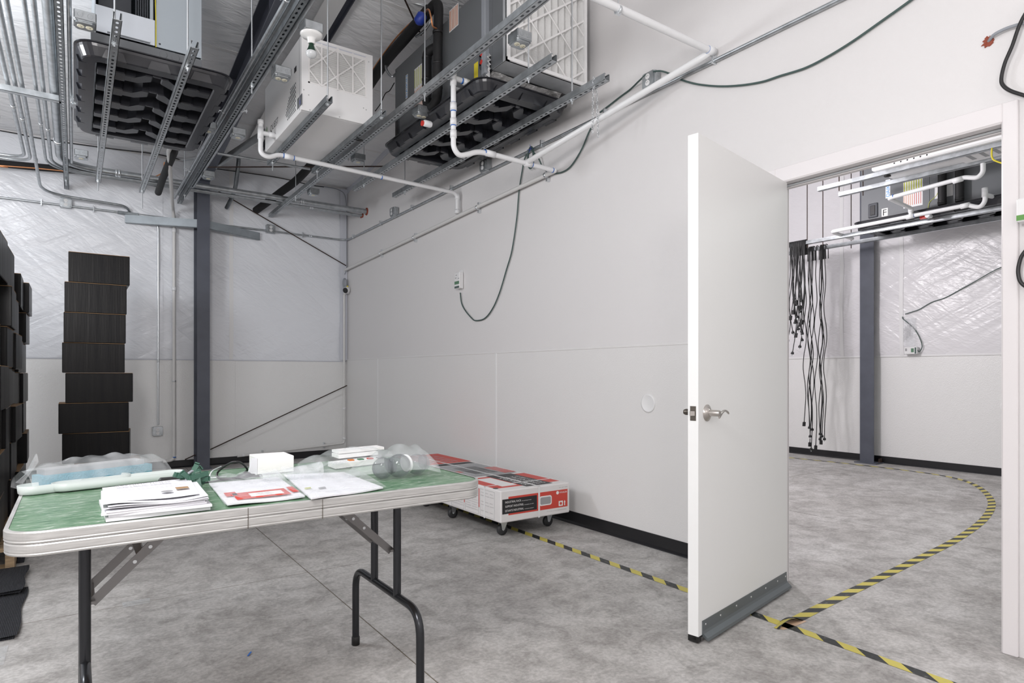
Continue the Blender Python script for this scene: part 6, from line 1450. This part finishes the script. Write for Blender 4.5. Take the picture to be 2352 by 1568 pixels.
# green strap bundle
gs = thing('strap_bundle', tuple(tp_(443, 1098)), 'bundle of folded green straps tied with a grey band', 'straps')
c0 = tp_(443, 1098, Z + 0.042)
random.seed(3)
for k in range(12):
    a = k * 0.55; rr_ = 0.030 + 0.008 * (k % 3); p = c0 + Vector((0.014 * math.cos(k * 2.1), 0.014 * math.sin(k * 1.7), -0.004 + 0.012 * math.sin(k * 1.3)))
    dv = Vector((math.cos(a), 0.4 * math.sin(a * 1.3), math.sin(a))).normalized(); sv = dv.cross(Vector((0.2, 1, 0.1))).normalized(); nv = dv.cross(sv)
    b = MB(); b.obox(p, dv * rr_, sv * 0.0065, nv * 0.0016); b.obox(p + nv * 0.006, dv * rr_ * 0.9, sv * 0.0065, nv * 0.0016); b.obox(p + dv * rr_ + nv * 0.003, dv * 0.0018, sv * 0.0065, nv * 0.005); b.build('strap_fold', 'strap_green', gs)
b = MB(); b.tube([c0 + Vector((0.020 * math.cos(a), 0.016 * math.cos(a), 0.022 * math.sin(a))) for a in [i * 2 * PI / 14 for i in range(14)]], 0.004, 6, closed=True); b.build('tie_band', 'cable_grey', gs)
# adapter, cables, hook
p = tp_(391, 1112); b = MB(); b.cbox(p.x - 0.032, p.x + 0.032, p.y - 0.02, p.y + 0.02, Z, Z + 0.022, 0.006); b.build('power_adapter', 'cap_black', label='small black power adapter behind the leaflet pile', cat='adapter')
cable('charger_cable', [tp_(585, 1090, Z + 0.006), tp_(560, 1088, Z + 0.008), tp_(568, 1078, Z + 0.03), tp_(556, 1064, Z + 0.055), tp_(540, 1060, Z + 0.065), tp_(520, 1068, Z + 0.05), tp_(500, 1085, Z + 0.02), tp_(503, 1098, Z + 0.006), tp_(530, 1098, Z + 0.006), tp_(565, 1094, Z + 0.006), tp_(600, 1093, Z + 0.006)], 0.0035, 'cable_black', 'thin black cord standing in a loop on the table')
cable('charger_cable', [tp_(545, 1094, Z + 0.006), tp_(560, 1088, Z + 0.02), tp_(570, 1085, Z + 0.02), tp_(572, 1094, Z + 0.006), tp_(500, 1104, Z + 0.006), tp_(450, 1112, Z + 0.006)], 0.0030, 'cable_black', 'thin black cord lying beside the green strap bundle')
b = MB(); q0 = tp_(482, 1096, Z + 0.004); b.tube(spline([q0 + Vector((0.04, 0.03, 0.03)), q0 + Vector((0.01, 0.01, 0.02)), q0, q0 + Vector((0.02, -0.01, 0)), q0 + Vector((0.05, -0.01, 0.0))]), 0.0022, 8); b.build('wire_hook', 'zinc', label='small bent steel wire hook on the table', cat='hook')
# white box and loose sheets
p = tp_(592, 1090); p2 = tp_(672, 1083); wb = thing('white_carton', tuple(p), 'small plain white carton at the back middle of the table', 'carton')
b = MB(); b.cbox(p.x, p2.x + 0.005, p.y, p.y + 0.13, Z, Z + 0.058, 0.002); b.build('carton', 'card_white', wb)
b = MB(); b.prism([(0, 0), (0.0, 0.058), (0.018, 0.056), (0.03, 0.0)], (p.x - 0.001, p.y + 0.002, Z), (-1, 0, 0), (0, 0, 1), (0, 0.012, 0)); b.build('side_flap', 'paper2', wb)
b = MB(); ra, rb = tp_(600, 1094, Z + 0.02), tp_(738, 1080, Z + 0.028); b.grid(lambda u, v: tuple(ra.lerp(rb, u) + Vector((0, 0.025 * math.cos(2 * PI * v), (0.008 + 0.022 * u) * math.sin(2 * PI * v)))), 14, 14); b.build('rolled_sleeve', 'film_milky', label='rolled milky plastic sleeve in front of the white carton', cat='sleeve')
# back right: packet of small white boxes in a bag
pk = thing('parts_packet', tuple(tp_(840, 1062)), 'clear bag with small white strip boxes at the back right of the table', 'bag')
for k, (a, c_, h0) in enumerate((((772, 1078), (885, 1064), 0), ((778, 1068), (868, 1058), 0.022), ((776, 1066), (880, 1054), 0.036))):
    q0, q1 = tp_(*a), tp_(*c_); b = MB(); b.obox((q0 + q1) / 2 + Vector((0, 0.05 - 0.01 * k, h0 + 0.010)), (q1 - q0) * 0.5, (0, 0.04, 0), (0, 0, 0.009 - 0.002 * k)); b.build('strip_box', 'card_white', pk)
q0 = tp_(805, 1058, Z + 0.052)
for k, m_ in enumerate(('label_orange', 'sensor_green', 'label_red', 'print_grey')): b = MB(); b.box(q0.x + 0.035 * k, q0.x + 0.035 * k + 0.018, q0.y + 0.01, q0.y + 0.03, Z + 0.050, Z + 0.054); b.build('print_spot', m_, pk)
qa, qb = tp_(690, 1090), tp_(905, 1058)
b = MB(); e = (qb - qa); b.grid(lambda u, v: tuple(qa + e * u + Vector((0.03 * v, 0.15 * v, 0.003 + 0.060 * math.sin(PI * (v * 0.9 + 0.05)) ** 0.7 * math.sin(PI * (u * 0.9 + 0.05)) ** 0.5 + 0.006 * math.sin(u * 29 + v * 8)))), 40, 16); b.build('bag_film', 'film', pk)
# bag of globe bulbs
gb_ = thing('bulb_bag', tuple(tp_(915, 1095)), 'clear plastic bag of round glass bulbs at the right end of the table', 'bag')
for k, (px, py, r_) in enumerate(((888, 1088, 0.036), (925, 1085, 0.040), (966, 1078, 0.036))):
    c0 = tp_(px, py + 14, Z) + Vector((0, 0.03, r_))
    b = MB(); b.lathe(c0, (0.2, -0.9, 0.15), [(r_ * math.sin(a), -r_ * math.cos(a)) for a in [PI * i / 14 for i in range(1, 14)]], 24); b.build('globe', 'glass_globe', gb_)
    b = MB(); b.lathe(c0 + Vector((0.028, 0.006, 0.004)), (0.9, 0.25, 0.1), [(r_ * 0.72, 0), (r_ * 0.78, 0.001), (r_ * 0.78, 0.006), (r_ * 0.72, 0.007), (r_ * 0.5, 0.0065)], 20); b.build('collar', 'glass_globe' if k != 1 else 'white_plastic', gb_)
qa, qb = tp_(790, 1100), tp_(1000, 1092); e = qb - qa
def bagf(u, v):
    wv = 0.20 * (0.35 + 0.65 * min(1, u * 2.2)) * (1 if u < 0.9 else 1 - (u - 0.9) * 4)
    h_ = 0.098 * min(1, u * 1.7) ** 0.8 * (1 if u < 0.85 else 1 - (u - 0.85) * 3.5)
    return tuple(qa + e * u + Vector((0.02 * v, -0.04 * min(1, 2 * u) + wv * v, 0.003 + h_ * math.sin(PI * (0.04 + 0.92 * v)) ** 0.65 + 0.006 * math.sin(u * 27 + v * 5) * math.sin(PI * v))))
b = MB(); b.grid(bagf, 40, 20); b.build('bag_film', 'film', gb_)
# ================================================================== ROOM BEHIND THE DOOR
def roof2(y): return roof(y) - 0.02
def strut2(x, y0, y1, z, label, rods=(), m='galv', slots=False):
    t = thing('strut_channel', (x, (y0 + y1) / 2, z), label, 'strut')
    strut_mesh((x, y0, z), (0, 1, 0), y1 - y0, (1, 0, 0), slots=slots).build('channel', m, t)
    for y in rods:
        b = MB(); b.tube([(x, y, z - 0.04), (x, y, roof2(y))], 0.005, 8); b.build('hanger_rod', 'rod_rust', t)
    return t
# dehumidifier on the nearer pair
XA, XB = 5.93, 6.28
strut2(XA, 1.0, pX(1880, 440, XA).y, 2.84, 'near strut under the white dehumidifier seen through the doorway', (3.1,), 'galv')
strut2(XB, 1.0, pX(1928, 452, XB).y, 2.84, 'far strut under the white dehumidifier seen through the doorway', (3.05,), 'galv')
q2 = thing('dehumidifier', (6.1, 2.3, 2.885), 'white dehumidifier hanging high in the room behind the door', 'dehumidifier')
dx0, dx1 = 5.86, 6.36; dy1 = pX(2001, 397, dx0).y; dy0 = dy1 - 0.98
b = MB(); b.cbox(dx0, dx1, dy0, dy1, 2.883, 3.38, 0.012); b.build('cabinet', 'powder_white', q2)
for k in range(11):
    p = pX(2054 + 7.5 * k, 374 - 2.2 * k, dx0); b = MB(); b.lathe((dx0, p.y, 2.905 + (0.018 if k % 2 else 0)), (-1, 0, 0), [(0.007, 0), (0.007, 0.001)], 8); b.build('vent_hole', 'print_black', q2)
b = MB(); b.lathe((XA + 0.02, pX(2036, 407, XA).y, 2.825), (0, 0, 1), [(0.010, 0), (0.028, 0.004), (0.028, 0.012), (0.012, 0.014)], 16); b.build('rubber_washer', 'cap_black', label='black rubber washer under the strut in the room behind the door', cat='washer')
# lamp fixture farther right
lf = thing('light_fixture', (6.1, 1.5, 2.866), 'white slotted light fixture at the top right of the doorway', 'light fixture')
lx0, lx1 = 5.962, 6.25; ly1 = pX(2187, 347, lx0).y
b = MB(); b.box(lx0, lx1, ly1 - 0.9, ly1, 2.866, 2.8825); b.build('housing', 'powder_white', lf)
for k in range(3): b = MB(); b.box(lx0 + 0.05, lx0 + 0.22, ly1 - 0.10 - 0.09 * k, ly1 - 0.07 - 0.09 * k, 2.864, 2.867); b.build('slot', 'gasket', lf)
b = MB(); b.box(lx0 + 0.02, lx1 - 0.02, ly1 - 0.75, ly1 - 0.36, 2.864, 2.867); b.build('lens', 'gasket', lf)
cable('yellow_cord', [pX(2281, 332, 5.95), pX(2278, 345, 5.9), pX(2279, 362, 5.9), pX(2288, 370, 5.9), pX(2320, 380, 5.9)], 0.006, 'yellow_label', 'short yellow cord at the right jamb in the room behind the door')
# air handler F
XU = 6.85
uy1 = pX(1977, 470, XU).y; uy0 = uy1 - 1.45; uz0 = pX(1977, 513, XU).z + 0.005; uz1 = uz0 + 0.62
hf = thing('air_handler', (XU + 0.28, (uy0 + uy1) / 2, uz0), 'grey air handler marked with the letter F seen through the doorway', 'air handler')
b = MB(); b.cbox(XU + 0.004, XU + 0.58, uy0, uy1, uz0, uz1, 0.004); b.build('cabinet', 'unit_grey', hf)
ysm = pX(2137, 450, XU).y
for a, c_ in ((uy0, ysm - 0.004), (ysm + 0.004, uy1)): b = MB(); b.cbox(XU, XU + 0.006, a + 0.003, c_ - 0.003, uz0 + 0.004, uz1 - 0.004, 0.002); b.build('side_panel', 'unit_grey', hf)
U, V = (0, -1, 0), (0, 0, 1)
def on(px, py): return pX(px, py, XU)
p = on(1995, 502); b = MB(); b.cbox(XU - 0.012, XU, p.y - 0.095, p.y, p.z, p.z + 0.15, 0.006); sw_ = b.build('sight_window', 'unit_dark', hf)
b = MB(); b.cbox(XU - 0.016, XU - 0.011, p.y - 0.072, p.y - 0.022, p.z + 0.025, p.z + 0.125, 0.003); b.build('pane', 'print_black', sw_)
p = on(2025, 498); fp = decal('letter_plate', 'print_white', hf, p, U, V, 0.060, 0.082); text('F', 0.088, 'print_black', hf, p + Vector((-0.001, -0.013, 0.010)), U, V, width=0.036)
p = on(2034, 456); decal('brand_plate', 'label_white', hf, p, U, V, 0.045, 0.19); text('DAIKIN', 0.05, 'daikin_blue', hf, p + Vector((-0.001, -0.040, 0.015)), (0, 0, 1), (0, 1, 0), width=0.165)
p = on(2075, 479); st = decal('energy_label', 'label_white', hf, p, U, V, 0.175, 0.275)
for k in range(8): decal('stripe', 'label_lime', st, p + Vector((-0.0009, -0.004 - 0.022 * k, 0.16)), U, V, 0.010, 0.105)
for k in range(9): decal('stripe', 'label_orange' if k < 5 else 'label_red', st, p + Vector((-0.0009, -0.004 - 0.019 * k, 0.02)), U, V, 0.005, 0.125)
for px in (2147, 2172): p = on(px, 457 - (px - 2147) * .2); decal('instruction_label', 'label_white', hf, p, U, V, 0.062, 0.11)
for px in (2164, 2204):
    y = pX(px, 430, XU - 0.05).y; b = MB(); b.tube([(XU - 0.05, y, uz0 + 0.012), (XU - 0.05, y, uz1 - 0.05)], 0.036, 14); ii = b.build('insulated_pipe', 'foam_black', hf)
    for z in (uz0 + 0.03, uz0 + 0.19): b = MB(); b.lathe((XU - 0.05, y, z), (0, 0, 1), [(0.036, 0), (0.039, 0.002), (0.039, 0.014), (0.036, 0.016)], 14); b.build('tape_band', 'cable_black', ii)
b = MB(); b.tube(spline([on(2158, 433), on(2150, 450), on(2136, 463), on(2132, 475), on(2130, 486)]), 0.003, 6); b.build('ground_wire', 'label_lime', hf)
pan(XU - 0.03, XU + 0.62, uy0 - 0.0, uy1 + 0.03, uz0 - 0.072, uz0 + 0.003, 'black ribbed drain pan under the air handler marked F')
zst = uz0 - 0.072 - 0.043
sy1 = pX(1700, 580, XU + 0.05).y
strut2(XU + 0.06, 0.6, sy1, zst, 'near strut carrying the F air handler and the hanging cords', (pX(1854, 450, XU + .06).y, pX(1890, 450, XU + .06).y), 'galv')
strut2(XU + 0.50, 0.6, sy1 + 0.3, zst, 'far strut carrying the F air handler and the hanging cords', (pX(1955, 450, XU + .5).y,), 'galv')
# drains
XD = XU - 0.16
t = pvc('drain_pipe', [pX(2262, 440, XD), pX(2272, 440, XD) * 0 + pX(2263, 462, XD), pX(2252, 476, XD), pX(2236, 474, XD), pX(2222, 470, XD), pX(2210, 473, XD), pX(1909, 532, XD), Vector((XD + 0.45, pX(1909, 532, XD).y, pX(1909, 532, XD).z - 0.02))], 'lower white drain pipe with a trap in front of the F air handler', r=0.019, rad=0.05,
        rings=[(pX(2225, 470, XD), (0, 1, 0)), (pX(2100, 495, XD), (0, 1, -.05)), (pX(2083, 498, XD), (0, 1, -.05))], coup=[(pX(2217, 472, XD), (0, 1, -0.05), 0.07), (pX(2091, 497, XD), (0, 1, -0.05), 0.07)])
b = MB(); e = pX(2272, 447, XD); b.tube([pX(2263, 447, XD), Vector((XU, e.y, e.z))], 0.019, 12); b.lathe(pX(2262, 452, XD), (0, 0, 1), [(0.019, 0), (0.024, 0), (0.024, 0.08), (0.019, 0.08)], 14); b.build('tee_arm', 'pvc', t)
ep = pX(2041, 455, 6.12)
t = pvc('drain_pipe', [pX(2258, 375, 6.12), pX(2258, 396, 6.12), pX(2246, 408, 6.12), pX(2232, 408, 6.12), pX(2218, 407, 6.12), pX(2205, 410, 6.12), ep, Vector((XD, pX(2092, 478, XD).y, pX(2092, 478, XD).z)), pX(2092, 496, XD)], 'upper white drain pipe with a trap from the far dehumidifier', r=0.0185, rad=0.04,
        rings=[(pX(2207, 410, 6.12), (0, 1, -.1)), (pX(2195, 415, 6.12), (0, 1, -.1)), (pX(2052, 451, 6.12), (0, 1, -.1))], coup=[(pX(2200, 413, 6.12), (0, 1, -0.1), 0.07), (pX(2092, 482, XD), (0, 0, 1), 0.05)])
b = MB(); p = pX(2138, 497, XU - 0.07); b.lathe(p, (-1, 0, 0), [(0.018, 0), (0.018, 0.03), (0.024, 0.032), (0.024, 0.075), (0.018, 0.08)], 14); fs_ = b.build('float_switch', 'pvc', label='white float-switch cap on the rim of the pan under the F air handler', cat='float switch')
b = MB(); b.box(p.x - 0.03, p.x, p.y + 0.03, p.y + 0.085, p.z - 0.014, p.z + 0.014); b.build('collar', 'red_plastic', fs_)

# hanging power cords
random.seed(21)
xs1, xs2 = XU + 0.06, XU + 0.50
def plug(p, d, kind, parent):
    d = Vector(d).normalized(); b = MB()
    if kind: b.lathe(p, d, [(0.005, 0), (0.007, 0.014), (0.015, 0.018), (0.018, 0.040), (0.016, 0.042)], 10)
    else: b.obox(Vector(p) + d * 0.026, Vector((0.011, 0, 0)), Vector((0, 0.014, 0)), d * 0.026); b.lathe(p, d, [(0.005, -0.01), (0.008, 0.004)], 8)
    o = b.build('plug' if kind else 'connector', 'cable_black', parent)
    if kind:
        b = MB(); s_ = d.orthogonal().normalized()
        for k in (-1, 1): b.obox(Vector(p) + d * 0.050 + s_ * 0.006 * k, s_ * 0.001, d.cross(s_) * 0.003, d * 0.009)
        b.build('prong', 'zinc', o)
def hang(x, px_top, ybot, label, group, amp, kind, lean=0.0, twin=None):
    y0 = pX(px_top, 560, x).y; zt_ = zst + 0.050
    zb2 = pX(px_top, ybot, x).z + 0.05
    pts = [Vector((x + 0.035, y0, zt_ - 0.16)), Vector((x + 0.028, y0, zt_ - 0.02)), Vector((x + 0.010, y0, zt_ + 0.003)), Vector((x - 0.018, y0, zt_ + 0.002)), Vector((x - 0.034, y0, zt_ - 0.03))]
    n = max(4, int((zt_ - zb2) / 0.16)); ph = random.uniform(0, 6)
    for k in range(1, n + 1):
        f_ = k / n; pts.append(Vector((x - 0.036 + 0.012 * math.sin(ph + k * 1.7), y0 + lean * f_ + amp * math.sin(ph + k * 1.25) * min(1, f_ * 3), zt_ - 0.03 + (zb2 - zt_ + 0.03) * f_)))
    t = thing('extension_cord', tuple(pts[-1]), label, 'extension cord', group)
    b = MB(); b.tube(spline(pts, 4), 0.0052, 6); b.build('cord', 'cable_black', t)
    plug(pts[-1], pts[-1] - pts[-2], kind, t)
lab_s = 'short black extension cord in the tangled bundle hanging beside the open door'
lab_l = 'long black power cord hanging nearly to the floor behind the door'
short = [(1813, 755), (1815, 790), (1818, 715), (1821, 768), (1824, 735), (1827, 740), (1829, 815), (1831, 722), (1833, 760), (1835, 745), (1837, 775), (1839, 732), (1841, 785), (1843, 750), (1846, 800), (1848, 765), (1850, 745), (1852, 770), (1826, 705), (1834, 700), (1842, 695), (1845, 720), (1838, 712), (1830, 690)]
for i, (px, yb2) in enumerate(short): hang(xs1, px, yb2, lab_s, 'short extension cords on the strut behind the door', 0.018, i % 3 != 1)
longc = [(1852, 978), (1861, 985), (1863, 1005), (1865, 1025), (1868, 1035), (1870, 990), (1878, 1032), (1887, 1000), (1889, 1012), (1891, 1020), (1893, 1005), (1899, 1012)]
for i, (px, yb2) in enumerate(longc): hang(xs2, px, yb2, 'long black extension cord behind the door, %s of the long ones counted from the left' % ['first', 'second', 'third', 'fourth', 'fifth', 'sixth', 'seventh', 'eighth', 'ninth', 'tenth', 'eleventh', 'last'][i], 'long extension cords on the strut behind the door', 0.015, i % 3 != 0)
# sensor and its cord on the far wall
XW = XF - 0.05
p = pX(2093, 805, XW)
s2 = thing('wall_sensor', (XF - 0.02, p.y, p.z), 'small white sensor box on the far wall seen through the doorway', 'sensor')
b = MB(); b.cbox(XF - 0.085, XF - 0.035, p.y - 0.075, p.y + 0.065, p.z - 0.042, p.z + 0.042, 0.005); b.build('case', 'white_plastic', s2)
decal('green_print', 'sensor_green', s2, (XF - 0.085, p.y - 0.012, p.z - 0.02), U, V, 0.03, 0.045); decal('dark_print', 'cable_green', s2, (XF - 0.085, p.y - 0.05, p.z - 0.036), U, V, 0.016, 0.07)
decal('print_mark', 'print_grey', s2, (XF - 0.085, p.y + 0.05, p.z - 0.005), U, V, 0.02, 0.03)
cable('sensor_cord', [p + Vector((-0.02, -0.075, 0)), pX(2112, 807, XW), pX(2118, 795, XW), pX(2112, 775, XW), pX(2100, 755, XW), pX(2085, 741, XW), pX(2074, 732, XW), pX(2073, 727, XW)], 0.0048, 'cable_green', 'dark cord hanging from the sensor on the far wall')
cable('sensor_cord', [pX(2079, 721, XW), pX(2095, 716, XW), pX(2112, 710, XW), pX(2140, 694, XW), pX(2170, 684, XW), pX(2200, 668, XW), pX(2240, 646, XW), pX(2290, 618, XW), pX(2340, 600, XW)], 0.0048, 'cable_green', 'dark cord rising across the far wall towards the right jamb')
p = pX(2080, 798, XW); ib = thing('instruction_bag', tuple(p), 'clear bag with an instruction slip taped above the far sensor', 'bag')
pp = pX(2080, 800, XF - 0.045); b = MB(); b.grid(lambda u, v: (XF - 0.055 - 0.012 * math.sin(u * 7 + v * 4), pp.y + 0.02 - 0.13 * u, pp.z + 0.03 + 0.32 * v), 10, 14); b.build('bag_film', 'film_milky', ib)
for k in range(4): text('mmm mm', 0.03, 'print_grey', ib, (XF - 0.075, pp.y - 0.005 - 0.02 * k, pp.z + 0.08 + 0.02 * k), (0, 0, 1), (0, 1, 0), name='small_print', width=0.15)
